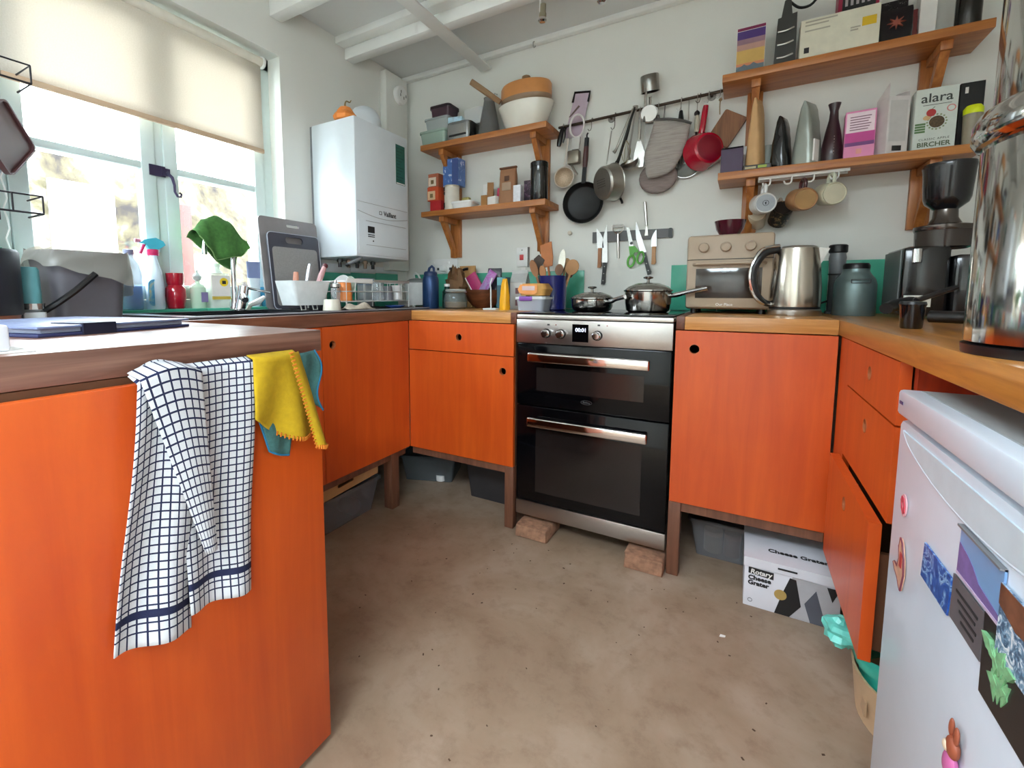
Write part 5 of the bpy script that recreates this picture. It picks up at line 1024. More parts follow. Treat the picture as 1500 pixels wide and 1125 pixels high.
t = thing('crisp_packet', 'mauve and purple packet tilted the other way in the bowl', 'packet', (-.40, .46, WT + .05)); b = MB(X((-.40, .465, WT + .13), 0, 0, 32)); b.box(-.026, .026, -.006, .006, -.07, .08, bev=.005); b.build('packet', blotch('mauve_packet', [(.4, rgb(170, 150, 196)), (.55, rgb(176, 96, 176)), (.7, rgb(130, 50, 130))], 18), t)
pouch('dark_sachet', 'dark foil bag behind the mauve packet in the bowl', -.385, .53, WT + .018, .085, .04, .2, P('dark_foil', (40, 36, 46), .3), rz=10, lean=0, top=.2)
# cards and cartons beside it
t = thing('small_stand', 'slim white metal napkin stand with dark card', 'stand', (-.262, .27, WT)); boxobj('foot', (-.295, -.225, .235, .305, WT, WT + .008), P('stand_white', (206, 212, 214), .35), t, bev=.002); b = MB(); b.tube([(-.268, .27, WT + .006), (-.269, .27, WT + .1), (-.272, .27, WT + .125), (-.262, .27, WT + .155)], .0035); b.build('post', MATS['stand_white'], t)
carton('dark_card_box', 'teal and black card carton behind the yellow pouch', -.232, .335, WT, .05, .05, .16, P('teal_card', (44, 84, 96), .5), extra=lambda panel, t, Mx: (panel('white_stripe', .036, .041, .03, .1, M_paper), panel('top_band', .002, .048, .12, .158, P('teal_light', (100, 160, 166), .5))))
pouch('yellow_pouch', 'bright yellow orange pouch by the milk carton', -.195, .275, WT, .052, .035, .15, P('sunny_yellow', (232, 168, 24), .4), rz=-28, top=.7)
t = thing('milk_carton', 'white gable-top milk carton against the tiles', 'carton', (-.198, .46, WT)); Mx = X((-.195, .45, WT), 8)
b = MB(Mx); b.box(-.042, .042, -.042, .042, 0, .135); b.build('carton', P('milk_white', (226, 224, 220), .5), t)
b = MB(Mx); b.prism([(-.042, .1352), (.042, .1352), (.004, .182), (.004, .198), (-.004, .198), (-.004, .182)], -.042, .042, 'x'); b.build('gable_top', P('gable_grey', (176, 176, 174), .5), t)
for z0 in (.078, .018): b = MB(Mx); b.box(-.012, .008, -.0428, -.0422, z0, z0 + .03); b.build('printed_patch', P('berry_print', (140, 104, 110), .5), t)
b = MB(Mx); b.box(.0422, .0428, -.04, .04, .002, .134); b.build('brown_side', P('side_brown', (96, 72, 62), .6), t)
tub('lunch_box', 'clear lunch box with purple clip under the orange cheese pack', -.05, .295, WT, .145, .11, .058, clear('lunch_clear', (206, 210, 220), .55, .1, .3), P('lunch_lid', (210, 212, 216), .35), .01)
boxobj('purple_clip', (-.10, -.035, .232, .2375, WT + .046, WT + .066), P('clip_purple', (126, 70, 160), .4), [o for o in COL.objects if o.name.startswith('lunch_box')][0], bev=.002)
t = thing('egg_box', 'orange and tan moulded egg tray on the clear lunch box', 'egg box', (-.045, .30, WT + .069)); Mx = X((-.045, .30, WT + .0695)); k = 4
b = MB(Mx); lo, mid, hi = rrect(.12, .09, .02, k), rrect(.145, .105, .02, k), rrect(.115, .075, .02, k); n = len(lo)
b.add([(x, y, 0) for x, y in lo] + [(x, y, .03) for x, y in mid] + [(x, y, .056) for x, y in hi], [tuple(range(n))[::-1], tuple(range(2 * n, 3 * n))] + [(r * n + i, r * n + (i + 1) % n, (r + 1) * n + (i + 1) % n, (r + 1) * n + i) for r in range(2) for i in range(n)]); b.build('box', P('egg_tan', (196, 146, 78), .7), t)
b = MB(Mx); b.prism([(-.06, .012), (-.03, .006), (.015, .006), (.03, .014), (.03, .05), (-.055, .052), (-.068, .03)], -.054, -.051, 'y'); lbq = b.build('orange_label', P('egg_orange', (226, 150, 84), .6), t); b = MB(Mx); b.box(-.045, .018, -.0552, -.0541, .024, .044); b.build('label_text', P('label_lilac', (204, 180, 180), .6), lbq)
# utensil pot
t = thing('utensil_pot', 'dark blue glazed utensil pot by the hob', 'pot', (0, .43, WT)); PX, PYY = -.01, .43
b = MB(); b.lathe([(0, 0), (.062, 0), (.066, .004), (.07, .16), (.072, .165), (.069, .165), (.066, .16), (.062, .008), (0, .006)], (PX, PYY, WT), (0, 0, 1), 36); b.build('pot', P('cobalt_glaze', (30, 36, 104), .22, coat=.4), t)
M_bc = P('beech_spoon', (170, 116, 72), .6, var=.12); M_dw = P('dark_spoon', (112, 76, 50), .6, var=.12)
def utensil(name, label, foot, top, head, mat, hm=None, cat='spoon'):
    t = thing(name, label, cat, foot); f, tp = Vector(foot), Vector(top); b = MB(); b.tube([f, f.lerp(tp, .5), tp], [.005, .006, .006], 8); b.build('handle', mat, t)
    d = (tp - f).normalized(); kind, w, h = head; side = Vector((1, 0, -d.x / max(d.z, .2))).normalized(); b = MB(); nrm = d.cross(side)
    if kind == 'oval':
        prof = [(math.sin(math.pi * i / 14), -math.cos(math.pi * i / 14)) for i in range(15)]
        out = [(w / 2 * s, h / 2 * (1 + c_)) for s, c_ in prof]; loop = out + [(-x, z) for x, z in out[-2:0:-1]]
    elif kind == 'flat': loop = [(-w * .35, 0), (w * .35, 0), (w / 2, h * .35), (w / 2, h), (-w / 2, h * .94), (-w / 2, h * .35)]
    else: loop = [(-w * .2, 0), (w * .2, 0), (w * .5, h * .5), (w * .25, h), (-w * .1, h * .8)]
    n = len(loop); vs = [tp + side * x + d * z + nrm * .004 for x, z in loop] + [tp + side * x + d * z - nrm * .004 for x, z in loop]
    b.add(vs, [tuple(range(n)), tuple(range(n, 2 * n))[::-1]] + [(i, (i + 1) % n, n + (i + 1) % n, n + i) for i in range(n)]); b.build('head', hm or mat, t); return t
Z6 = WT + .0065
utensil('wooden_spatula', 'broad orange-brown wooden spatula tallest in the utensil pot', (-.018, .455, Z6), (-.058, .49, WT + .215), ('flat', .062, .125), P('orange_beech', (186, 112, 62), .55), cat='spatula')
utensil('fish_slice', 'dark pointed fish slice in the utensil pot', (-.028, .425, Z6), (-.075, .40, WT + .20), ('blade', .085, .065), P('turner_dark', (70, 58, 50), .4), cat='fish slice')
utensil('wooden_spoon', 'mid brown wooden spoon leaning towards the milk carton in the pot', (-.03, .40, Z6), (-.07, .37, WT + .16), ('oval', .036, .085), P('spoon_mid', (146, 100, 66), .6))
utensil('wooden_spoon', 'short brown wooden spoon in front of the pot', (-.012, .385, Z6), (-.035, .375, WT + .155), ('oval', .032, .06), M_bc)
utensil('serving_spoon', 'curved pale steel serving spoon in the utensil pot', (.008, .44, Z6), (.022, .45, WT + .17), ('oval', .034, .125), P('spoon_steel', (200, 196, 186), .2, .9))
utensil('wooden_spoon', 'large round-headed wooden spoon leaning towards the hob', (.02, .43, Z6), (.072, .44, WT + .17), ('oval', .064, .075), P('spoon_tan', (172, 124, 78), .6))
utensil('wooden_spoon', 'dark wooden spoon in the middle of the pot', (.012, .40, Z6), (.03, .40, WT + .165), ('oval', .04, .055), M_dw)

utensil('wooden_spoon', 'pale beech spoon at the back of the pot behind the steel spoon', (.0, .46, Z6), (.03, .485, WT + .185), ('oval', .045, .07), P('spoon_pale', (188, 146, 98), .6))
utensil('wooden_fork', 'dark wooden salad fork at the back of the pot', (.02, .45, Z6), (.055, .475, WT + .16), ('flat', .04, .07), P('fork_dark', (100, 66, 44), .6), cat='fork')
# ------------------------------------------------------------------ toaster oven, bowl, kettle, flask, coffee maker
M_taupe = P('taupe_enamel_oven', (172, 152, 130), .45, var=.02)
t = thing('toaster_oven', 'taupe countertop toaster oven with three dials', 'toaster oven', (.745, .46, WT)); tx0, tx1, ty0, ty1, tz0, tz1 = .598, .895, .335, .61, WT + .018, 1.236
boxobj('casing', (tx0, tx1, ty0, ty1, tz0, tz1), M_taupe, t, bev=.012); boxobj('panel_gap', (tx0 + .001, tx1 - .001, ty0 - .0005, ty0 + .002, 1.139, 1.1415), M_ink, t)
dr = boxobj('door', (tx0 + .004, tx1 - .004, ty0 - .012, ty0 - .0008, tz0 + .006, 1.138), M_taupe, t, bev=.004)
boxobj('door_glass', (.634, .86, ty0 - .0135, ty0 - .0115, .988, 1.104), P('brown_glass', (52, 42, 36), .1, var=.25, scale=14, coat=.4), dr, bev=.001)
b = MB(); b.tube([(.626, ty0 - .012, 1.121), (.634, ty0 - .03, 1.123), (.86, ty0 - .03, 1.123), (.868, ty0 - .012, 1.121)], .0065); b.build('door_handle', M_taupe, dr)
text('Our Place', .0145, (.738, ty0 - .0128, .963), FB, M_white, dr, 'brand_name', bold=.0002)
for x in (.658, .735, .818):
    b = MB(); b.lathe([(.019, 0), (.019, .012), (.0165, .016), (.013, .0165), (.0125, .013), (0, .013)], (x, ty0, 1.187), (0, -1, 0), 28); b.build('dial', M_taupe, t)
for x in (tx0 + .03, tx1 - .03):
    for y in (ty0 + .03, ty1 - .03): b = MB(); b.cyl((x, y, WT), (x, y, tz0 + .002), .012); b.build('foot', M_black, t)
can('plum_bowl', 'glossy dark plum bowl on top of the toaster oven', .742, .45, 1.2362, [(0, 0), (.032, 0), (.034, .004), (.05, .03), (.057, .06), (.058, .064), (.055, .064), (.047, .03), (.03, .008), (0, .007)], P('plum_glaze', (72, 14, 34), .15, coat=.6), 'bowl')
t = thing('kettle', 'brushed steel electric kettle with black handle', 'kettle', (.962, .30, WT)); kx, ky = .962, .305
b = MB(); b.lathe([(0, 0), (.08, 0), (.082, .004), (.082, .02), (.078, .024), (0, .024)], (kx, ky, WT), (0, 0, 1), 40); b.build('power_base', M_steel, t)
b = MB(); b.lathe([(.077, .024), (.0775, .03), (.075, .033)], (kx, ky, WT), (0, 0, 1), 40); b.build('black_ring', M_black, t)
b = MB(); b.lathe([(.078, .032), (.079, .05), (.078, .10), (.073, .17), (.066, .22), (.063, .238)], (kx, ky, WT), (0, 0, 1), 48); b.build('body', P('kettle_steel', (190, 182, 170), .22, 1.0, var=.04, scale=80, stretch=(1, 1, 40)), t)
b = MB(); b.lathe([(.063, .238), (.061, .243), (.05, .247), (0, .248)], (kx, ky, WT), (0, 0, 1), 40); b.build('lid', M_steel, t)
b = MB(); sp = X((kx, ky, WT)); b.M = sp; b.prism([(.058, .17), (.066, .175), (.092, .235), (.06, .24)], -.018, .018, 'y'); b.build('spout', M_steel, t)
hp = [(kx - .055, ky - .02, WT + .238), (kx - .10, ky - .035, WT + .225), (kx - .128, ky - .045, WT + .18), (kx - .133, ky - .046, WT + .13), (kx - .12, ky - .042, WT + .08), (kx - .095, ky - .032, WT + .048), (kx - .07, ky - .024, WT + .04)]
b = MB(); b.tube(hp, [.014, .014, .014, .013, .012, .011, .011], 12); b.build('handle', M_black, t)
b = MB(); b.tube([(p[0] - .008 if 0 < i < 6 else p[0], p[1] - .004, p[2] + (.010 if i < 2 else 0)) for i, p in enumerate(hp)], .008, 8); b.build('handle_trim', M_chrome, t)
t = thing('coffee_flask', 'grey-green ribbed steel flask with a dark lid', 'flask', (1.147, .40, WT)); b = MB(); b.lathe([(0, 0), (.06, 0), (.062, .004), (.061, .11), (.056, .13), (.042, .15), (.038, .158), (.038, .168)], (1.147, .40, WT), (0, 0, 1), 36); b.build('body', P('sage_metal', (112, 130, 130), .35, .5), t)
b = MB(); b.lathe([(.039, .166), (.039, .178), (.035, .186), (0, .187)], (1.147, .40, WT), (0, 0, 1), 36); b.build('lid', M_black, t)
b = MB(); b.frame(rrect(.055, .014, .003, 3, 1.152, WT + .122), rrect(.051, .010, .002, 3, 1.152, WT + .122), .335, .3385, 'y'); b.build('name_plate', M_ink, t)
t = thing('plunger_brewer', 'slim black and grey plunger coffee maker behind the flask', 'coffee maker', (1.10, .52, WT)); px_, py_ = 1.11, .53
b = MB(); b.lathe([(0, 0), (.03, 0), (.03, .01), (.024, .014), (.024, .15), (.03, .155)], (px_, py_, WT), (0, 0, 1), 24); b.build('chamber', clear('smoke_plastic', (96, 98, 100), .6, .1, .3), t)
b = MB(); b.lathe([(.022, .15), (.026, .19), (.028, .215), (.024, .235), (0, .236)], (px_, py_, WT), (0, 0, 1), 24); b.build('plunger', P('cool_grey', (112, 116, 120), .4), t)
b = MB(); b.lathe([(.027, .234), (.03, .238), (.03, .262), (.026, .266), (0, .266)], (px_, py_, WT), (0, 0, 1), 24); b.build('cap', M_black, t)
t = thing('kettle_lead', 'black power lead and plug looping behind the kettle and flask', 'cable', (1.07, .56, WT)); b = MB(); b.tube([(1.02, .56, WT + .004), (1.045, .58, WT + .004), (1.06, .60, WT + .03), (1.10, .605, WT + .05), (1.15, .605, WT + .06), (1.20, .60, WT + .03), (1.225, .59, WT + .006)], .004); b.build('lead', M_black, t)
# ------------------------------------------------------------------ juicer
t = thing('juicer', 'tall black slow juicer with smoked hopper on the right worktop', 'juicer', (1.31, .25, WT)); M_jb = P('juicer_black', (14, 14, 16), .2, coat=.4); jx, jy = 1.30, .22
boxobj('motor_housing', (1.225, 1.335, .19, .40, WT + .008, 1.15), M_jb, t, bev=.014); boxobj('steel_side', (1.2215, 1.2255, .21, .39, WT + .02, 1.14), P('juicer_side', (110, 116, 116), .35, .6), t)
boxobj('tower', (1.3365, 1.42, .17, .38, WT + .008, 1.12), M_jb, t, bev=.012)
boxobj('white_label', (1.232, 1.295, .1885, .1898, .965, 1.0), P('juicer_label', (206, 206, 196), .5), t); boxobj('label_print', (1.242, 1.285, .1878, .1884, .9905, .9945), M_ink, t)
b = MB(); b.cyl((jx - .045, .186, 1.10), (jx - .045, .19, 1.14), .012); b.build('shine_cap', M_chrome, t)
b = MB(); b.lathe([(.055, 1.145 - WT), (.066, 1.15 - WT), (.068, 1.20 - WT), (.06, 1.205 - WT)], (1.335, .285, WT), (0, 0, 1), 32); b.build('juicing_bowl', clear('smoke_bowl', (90, 80, 74), .55, .05, .5), t)
b = MB(); b.lathe([(.069, 1.20 - WT), (.071, 1.205 - WT), (.071, 1.215 - WT), (.04, 1.222 - WT), (.03, 1.24 - WT), (.028, 1.27 - WT)], (1.335, .285, WT), (0, 0, 1), 32); b.build('bowl_collar', P('smoked_chrome', (96, 90, 86), .2, .8), t)
b = MB(); b.lathe([(.028, 1.265 - WT), (.05, 1.285 - WT), (.055, 1.30 - WT), (.06, 1.385 - WT), (.062, 1.395 - WT), (.06, 1.405 - WT), (0, 1.407 - WT)], (1.335, .285, WT), (0, 0, 1), 32); b.build('hopper', P('hopper_smoke', (26, 26, 30), .2, coat=.3), t)
boxobj('red_latch', (1.398, 1.406, .25, .27, 1.17, 1.20), P('latch_red', (150, 20, 30), .35), t)
b = MB(); b.tube([(1.25, .19, WT + .05), (1.20, .10, WT + .045), (1.16, .03, WT + .035)], [.02, .018, .016], 12); b.build('outlet', M_black, t)
t = thing('juice_jug', 'small black juice cup with a flat lever on the oak worktop', 'jug', (1.128, -.34, WT)); c = (1.128, -.34, WT)
b = MB(); b.lathe([(0, 0), (.017, 0), (.019, .003), (.022, .05), (.0235, .054), (.021, .054), (.017, .006), (0, .005)], c, (0, 0, 1), 28); b.build('cup', M_jb, t)
b = MB(); b.lathe([(.0235, .054), (.022, .06), (0, .062)], c, (0, 0, 1), 28); b.build('rim_cover', M_black, t); b = MB(); b.tube([(1.135, -.33, WT + .062), (1.17, -.30, WT + .075), (1.215, -.27, WT + .092)], .006); b.build('lever', M_black, t)
t = thing('juicer_pusher', 'black plastic juicer pusher lying on the oak worktop', 'pusher', (1.19, -.34, WT)); b = MB(); b.cyl((1.156, -.345, WT + .028), (1.218, -.385, WT + .028), .013); b.build('rod', M_black, t); b = MB(); b.lathe([(0, 0), (.028, 0), (.028, .022), (0, .023)], (1.217, -.384, WT + .0285), (.84, -.54, 0), 24); b.build('end_plate', M_jb, t)
# ------------------------------------------------------------------ big steel gravity water filter
t = thing('water_filter', 'large polished steel two-chamber gravity water filter', 'water filter', (1.18, -.872, WT)); c = (1.182, -.872, WT)
M_pol = P('polished_steel', (206, 204, 200), .09, 1.0, var=.03, scale=6)
b = MB(); b.lathe([(0, .012), (.12, .012), (.126, .016), (.126, .265), (.124, .268)], c, (0, 0, 1), 64); b.build('lower_chamber', M_pol, t)
b = MB(); b.lathe([(.12, 0), (.127, 0), (.128, .012), (.12, .0125)], c, (0, 0, 1), 64); b.build('base_ring', M_black, t)
b = MB(); b.lathe([(.126, .262), (.131, .264), (.136, .272), (.136, .29), (.131, .302), (.121, .31)], c, (0, 0, 1), 64); b.build('joint_ring', M_pol, t)
b = MB(); b.lathe([(.119, .30), (.119, .53), (.117, .533)], c, (0, 0, 1), 64); b.build('upper_chamber', M_pol, t)
b = MB(); b.lathe([(.12, .528), (.123, .532), (.12, .545), (.08, .565), (0, .575)], c, (0, 0, 1), 64); b.build('lid', M_pol, t); b = MB(); b.sphere((1.182, -.872, WT + .587), .014); b.build('lid_knob', M_black, t)
b = MB(); b.cyl((1.12, -.985, WT + .05), (1.10, -1.02, WT + .05), .012); b.tube([(1.10, -1.02, WT + .055), (1.095, -1.03, WT + .045), (1.095, -1.03, WT + .02)], .008); b.build('tap', M_black, t)

# ------------------------------------------------------------------ sink, taps
M_sink = P('black_composite', (28, 29, 33), .3, var=.15, scale=90)
t = thing('kitchen_sink', 'black composite inset sink with drainer under the window', 'sink', (-.83, -.4, WT))
b = MB(); sl0, sl1, sh0, sh1 = -1.075, -.605, -.985, .22; zt = WT + .008
b.box(sl0, sx0, sh0, sh1, WT + .0005, zt); b.box(sx1, sl1, sh0, sh1, WT + .0005, zt); b.box(sx0, sx1, sh0, sy0, WT + .0005, zt); b.box(sx0, sx1, sy1, sh1, WT + .0005, zt)
b.build('rim', M_sink, t, smooth=0)
b = MB(); b.frame([(sx0, sy0), (sx1, sy0), (sx1, sy1), (sx0, sy1)], [(sx0 + .004, sy0 + .004), (sx1 - .004, sy0 + .004), (sx1 - .004, sy1 - .004), (sx0 + .004, sy1 - .004)], WT - .16, WT); b.box(sx0, sx1, sy0, sy1, WT - .164, WT - .16); b.build('bowl', M_sink, t, smooth=0)
for i in range(6): boxobj('drainer_ridge', (-.98 + .06 * i, -.972 + .06 * i, -.38, .18, zt, zt + .003), M_sink, t)
b = MB(); b.box(sl1 - .004, sl1 + .0015, sh0, sh1, zt - .0035, zt + .0015); b.build('rim_highlight', P('sink_highlight', (150, 152, 158), .3), t)  # pale strip paints the highlight line along the sink rim
t = thing('mixer_tap', 'stubby slanted chrome mixer tap with a lever on the sink', 'tap', (-.985, -.56, WT)); 
b = MB(); b.lathe([(0, 0), (.027, 0), (.027, .006), (.022, .008)], (-.985, -.575, zt), (0, 0, 1), 24); b.build('flange', M_chrome, t)
b = MB(); b.tube([(-.985, -.575, zt + .004), (-.982, -.562, zt + .06), (-.980, -.555, zt + .10)], [.021, .021, .022], 20); b.build('body', M_chrome, t)
b = MB(); b.tube([(-.98, -.553, zt + .095), (-.97, -.50, zt + .085), (-.96, -.45, zt + .075)], [.006, .005, .005], 10); b.build('lever', M_chrome, t)
b = MB(); b.tube([(-.978, -.565, zt + .05), (-.93, -.59, zt + .06), (-.88, -.615, zt + .045)], [.014, .013, .012], 14); b.build('spout', M_chrome, t)
t = thing('filter_tap', 'tall swan-neck filter tap standing beside the mixer tap', 'tap', (-1.05, -.55, WT)); tx, ty = -1.05, -.553
pp = [(tx, ty, zt), (tx, ty, zt + .22), (tx, ty - .004, zt + .27)] + [(tx, ty - .055 + .052 * math.cos(R(a)), zt + .275 + .06 * math.sin(R(a))) for a in (20, 50, 80, 110, 140, 165)] + [(tx, ty - .112, zt + .26), (tx, ty - .114, zt + .225)]
b = MB(); b.tube(pp, .0095, 14); b.build('spout', M_chrome, t); b = MB(); b.lathe([(0, 0), (.02, 0), (.02, .008), (.014, .02), (.012, .05)], (tx, ty, zt), (0, 0, 1), 20); b.build('base', M_chrome, t)
# green cloth over the swan neck
t = thing('green_cloth', 'dark green microfibre cloth draped over the swan-neck tap', 'cloth', (tx, ty - .06, 1.2))
def pw(u, ks):
    for (a0, z0_), (a1, z1_) in zip(ks, ks[1:]):
        if u <= a1:
            k = (u - a0) / (a1 - a0); k = k * k * (3 - 2 * k); return z0_ + (z1_ - z0_) * k
    return ks[-1][1]
def gcloth(u, v):
    # u along the spout (lip to tail), v from the room-side hem over the top to the window-side hem
    yy = -.708 + .205 * u; a = v * 2 - 1; m = abs(a)
    top = pw(u, ((0, 1.250), (.2, 1.296), (.45, 1.316), (.7, 1.300), (1, 1.232)))
    hem = pw(u, ((0, 1.226), (.14, 1.180), (.30, 1.138), (.78, 1.158), (1, 1.196))) if a < 0 else pw(u, ((0, 1.226), (.3, 1.180), (.86, 1.105), (1, 1.180)))
    return (tx - math.copysign(.014 * min(1, m * 3) + .03 * m + .006 * m * math.sin(u * 13), a), yy + .006 * m * math.sin(u * 9), top - (top - hem) * m ** 1.35)
b = MB(); b.sheet(gcloth, 24, 20, .2, .3); b.build('cloth', P('cloth_green', (62, 108, 48), .95, var=.2, scale=70, bmp=.4), t, smooth=80, solid=.003)
b = MB(); b.tube([gcloth(i / 20, 1.0) for i in range(21)], .0022, 6); b.build('hem', P('hem_green', (112, 146, 88), .9), t); b = MB(); b.tube([gcloth(i / 20, 0.0) for i in range(21)], .0022, 6); b.build('hem', MATS['hem_green'], t)
# ------------------------------------------------------------------ window sill
SZ = WZ0 + .0002
can('squash_bottle', 'clear plastic squash bottle half full on the window sill', -1.135, -.893, SZ, [(0, 0), (.034, 0), (.037, .005), (.037, .13), (.03, .165), (.015, .19), (.014, .205)], clear('bottle_clear', (214, 224, 236), .25, .06, .3), 'bottle', [('water', [(0, .004), (.034, .005), (.0345, .085), (0, .085)], clear('bottle_water', (150, 190, 216), .35, .05, .2)), ('cap', [(.016, .20), (.016, .218), (0, .22)], P('cap_grey', (128, 132, 160), .4))])
t = thing('spray_bottle', 'white trigger spray bottle with a turquoise head and pink trigger', 'spray bottle', (-1.14, -.812, SZ)); c = (-1.14, -.81, SZ); M_spw = clear('spray_body', (222, 232, 238), .75, .2, .2)
b = MB(); b.lathe([(0, 0), (.04, 0), (.043, .006), (.042, .09), (.036, .14), (.018, .19), (.016, .205)], c, (0, 0, 1), 28, sq=.62); b.build('bottle', M_spw, t)
b = MB(); b.lathe([(.018, .203), (.019, .206), (.019, .224), (.016, .226)], c, (0, 0, 1), 20); b.build('collar', P('trigger_pink', (206, 30, 96), .35), t)
b = MB(); b.prism([(-.855, SZ + .246), (-.84, SZ + .26), (-.80, SZ + .27), (-.775, SZ + .258), (-.768, SZ + .245), (-.785, SZ + .232), (-.795, SZ + .226), (-.825, SZ + .226), (-.835, SZ + .245)], -1.15, -1.13, 'x'); b.build('spray_head', P('turquoise', (72, 182, 206), .35), t)
b = MB(); b.tube([(-1.14, -.838, SZ + .242), (-1.14, -.846, SZ + .222), (-1.14, -.852, SZ + .208)], .006); b.build('trigger', MATS['trigger_pink'], t); b = MB(); b.cyl((-1.14, -.868, SZ + .255), (-1.14, -.85, SZ + .254), .007); b.build('nozzle', P('nozzle_mauve', (190, 130, 150), .4), t)
b = MB(); b.prism(rrect(.042, .10, .018, 5, -.825, SZ + .062), -1.1128, -1.108, 'x'); b.build('label', blotch('spray_label', [(.4, rgb(70, 150, 200)), (.52, rgb(120, 180, 200)), (.62, rgb(206, 190, 140))], 14), t)
t = can('red_vase', 'red glass vase with a narrow waist on the window sill', -1.145, -.735, SZ, [(0, 0), (.026, 0), (.03, .004), (.036, .05), (.035, .08), (.026, .092), (.03, .105), (.031, .14), (.028, .14), (.027, .106), (0, .1)], P('ruby_glass', (170, 18, 40), .12, coat=.5), 'vase')
t = can('soap_bottle', 'small pale green soap bottle with a round stopper on the sill', -1.14, -.652, SZ, [(0, 0), (.026, 0), (.028, .004), (.028, .085), (.02, .096), (.009, .102), (.009, .11)], clear('pale_soap', (214, 232, 214), .7, .1, .2), 'bottle', [('stopper', [(.006, .11), (.014, .118), (.016, .13), (.01, .14), (.004, .145), (.003, .155), (0, .156)], P('stopper_grey', (176, 184, 180), .4))])
b = MB(); b.box(-1.1115, -1.107, -.655, -.63, SZ + .025, SZ + .065); b.build('label', P('soap_label', (128, 116, 160), .5), t)
t = thing('soap_refill', 'clear refill bottle with a cream label and yellow badge on the sill', 'bottle', (-1.14, -.572, SZ)); b = MB(X((-1.14, -.572, SZ))); b.prism(rrect(.06, .085, .014), 0, .145); b.build('bottle', clear('refill_clear', (236, 238, 232), .5, .08, .25), t)
b = MB(); b.lathe([(.026, .145), (.014, .16), (.013, .172), (.016, .175), (.016, .186), (0, .187)], (-1.14, -.572, SZ), (0, 0, 1), 20); b.build('neck_cap', P('cap_clearish', (214, 216, 214), .4), t)
lb = boxobj('label', (-1.1095, -1.1085, -.612, -.532, SZ + .05, SZ + .135), P('label_cream', (222, 214, 208), .5), t); b = MB(); b.prism(circ(.018, 20, -.56, SZ + .108), -1.1084, -1.1076, 'x'); b.build('yellow_badge', P('badge_yellow', (226, 190, 30), .5), lb)
boxobj('badge_print', (-1.1075, -1.107, -.568, -.552, SZ + .100, SZ + .114), M_ink, lb); boxobj('gold_band', (-1.1095, -1.1083, -.612, -.532, SZ + .035, SZ + .048), P('gold_band', (190, 160, 60), .4), t)
t = thing('cream_tube', 'white squeeze tube with a slate blue top on the sill', 'tube', (-1.14, -.40, SZ)); b = MB(); b.M = X((-1.14, -.40, SZ))
lo, hi = circ(.02, 16), circ(.031, 16, 0, 0, .0); hi = [(x * .12, y) for x, y in [(p[0], p[0]) for p in circ(.034, 16)]]
rows = [[(.019 * math.cos(a), .022 * math.sin(a), 0) for a in [2 * math.pi * i / 16 for i in range(16)]], [(.017 * math.cos(a), .028 * math.sin(a), .09) for a in [2 * math.pi * i / 16 for i in range(16)]], [(.012 * math.cos(a), .031 * math.sin(a), .13) for a in [2 * math.pi * i / 16 for i in range(16)]], [(.003 * math.cos(a), .034 * math.sin(a), .205) for a in [2 * math.pi * i / 16 for i in range(16)]]]
def loft(bb, rws):
    n = len(rws[0]); bb.add([p for r in rws for p in r], [(j * n + i, j * n + (i + 1) % n, (j + 1) * n + (i + 1) % n, (j + 1) * n + i) for j in range(len(rws) - 1) for i in range(n)] + [tuple(range(n))[::-1], tuple(range((len(rws) - 1) * n, len(rws) * n))])
loft(b, rows[:3]); b.build('tube', P('tube_white', (216, 226, 232), .4), t); b = MB(X((-1.14, -.40, SZ))); loft(b, rows[2:]); b.build('blue_end', P('tube_slate', (120, 132, 172), .4), t)
can('blue_tumbler', 'pale blue plastic tumbler at the end of the sill', -1.135, -.325, SZ, [(0, 0), (.034, 0), (.036, .003), (.044, .09), (.042, .09), (.033, .006), (0, .005)], clear('tumbler_blue', (96, 178, 208), .6, .1, .25), 'tumbler')
t = thing('washing_up_brush', 'white washing-up brush lying by the mixer tap', 'brush', (-1.0, -.44, WT)); b = MB(); b.tube([(-1.035, -.50, zt + .02), (-1.03, -.46, zt + .035), (-1.025, -.43, zt + .055)], [.008, .013, .008], 12); b.build('brush_head', M_white, t)
b = MB(); b.cyl((-1.037, -.505, zt), (-1.034, -.495, zt + .018), .009); b.build('bristles', P('bristle', (196, 192, 180), .8), t)
# ------------------------------------------------------------------ chopping boards against the wall
def board(label, y0, y1, z0, h, lean, mat, band=None, slot=None):
    t = thing('chopping_board', label, 'board', (-1.03, (y0 + y1) / 2, z0)); w_ = y1 - y0; M0 = Matrix.Translation((-1.0, (y0 + y1) / 2, z0)) @ Matrix.Rotation(R(-lean), 4, 'Y')
    n = 5
    if slot:
        sy, sz, sw, sh = slot; b = MB(M0); b.frame(rrect(w_, h, .02, n, 0, h / 2), rrect(sw, sh, sh / 2 - .001, n, sy, sz), -.004, .004, 'x'); b.build('board', mat, t)
    else: b = MB(M0); b.prism(rrect(w_, h, .02, n, 0, h / 2), -.004, .004, 'x'); b.build('board', mat, t)
    return t, M0
M_bg = P('board_grey', (132, 126, 126), .5, var=.06)
t, M0 = board('large plain grey chopping board leaning at the back', -.43, -.113, zt + .0005, .415, 6, M_bg, slot=(.02, .385, .07, .014))
t.location.x -= .012
t, M0 = board('smaller grey chopping board with dark border and oval handle slot', -.412, -.128, zt + .0005, .345, 6, P('board_border', (62, 62, 72), .45), slot=(.0, .315, .095, .03)); t.location.x += .012
b = MB(M0); b.prism(rrect(.245, .265, .016, 5, 0, .148), .0042, .0058, 'x'); b.build('cutting_face', P('board_face', (142, 138, 136), .45, var=.08, scale=120), t)
b = MB(M0); b.tube([(.004, y, z) for y, z in rrect(.28, .345, .02, 5, 0, .1725)], .002, 6, closed=True); b.build('edge_trim', P('board_edge', (170, 172, 184), .4), t)
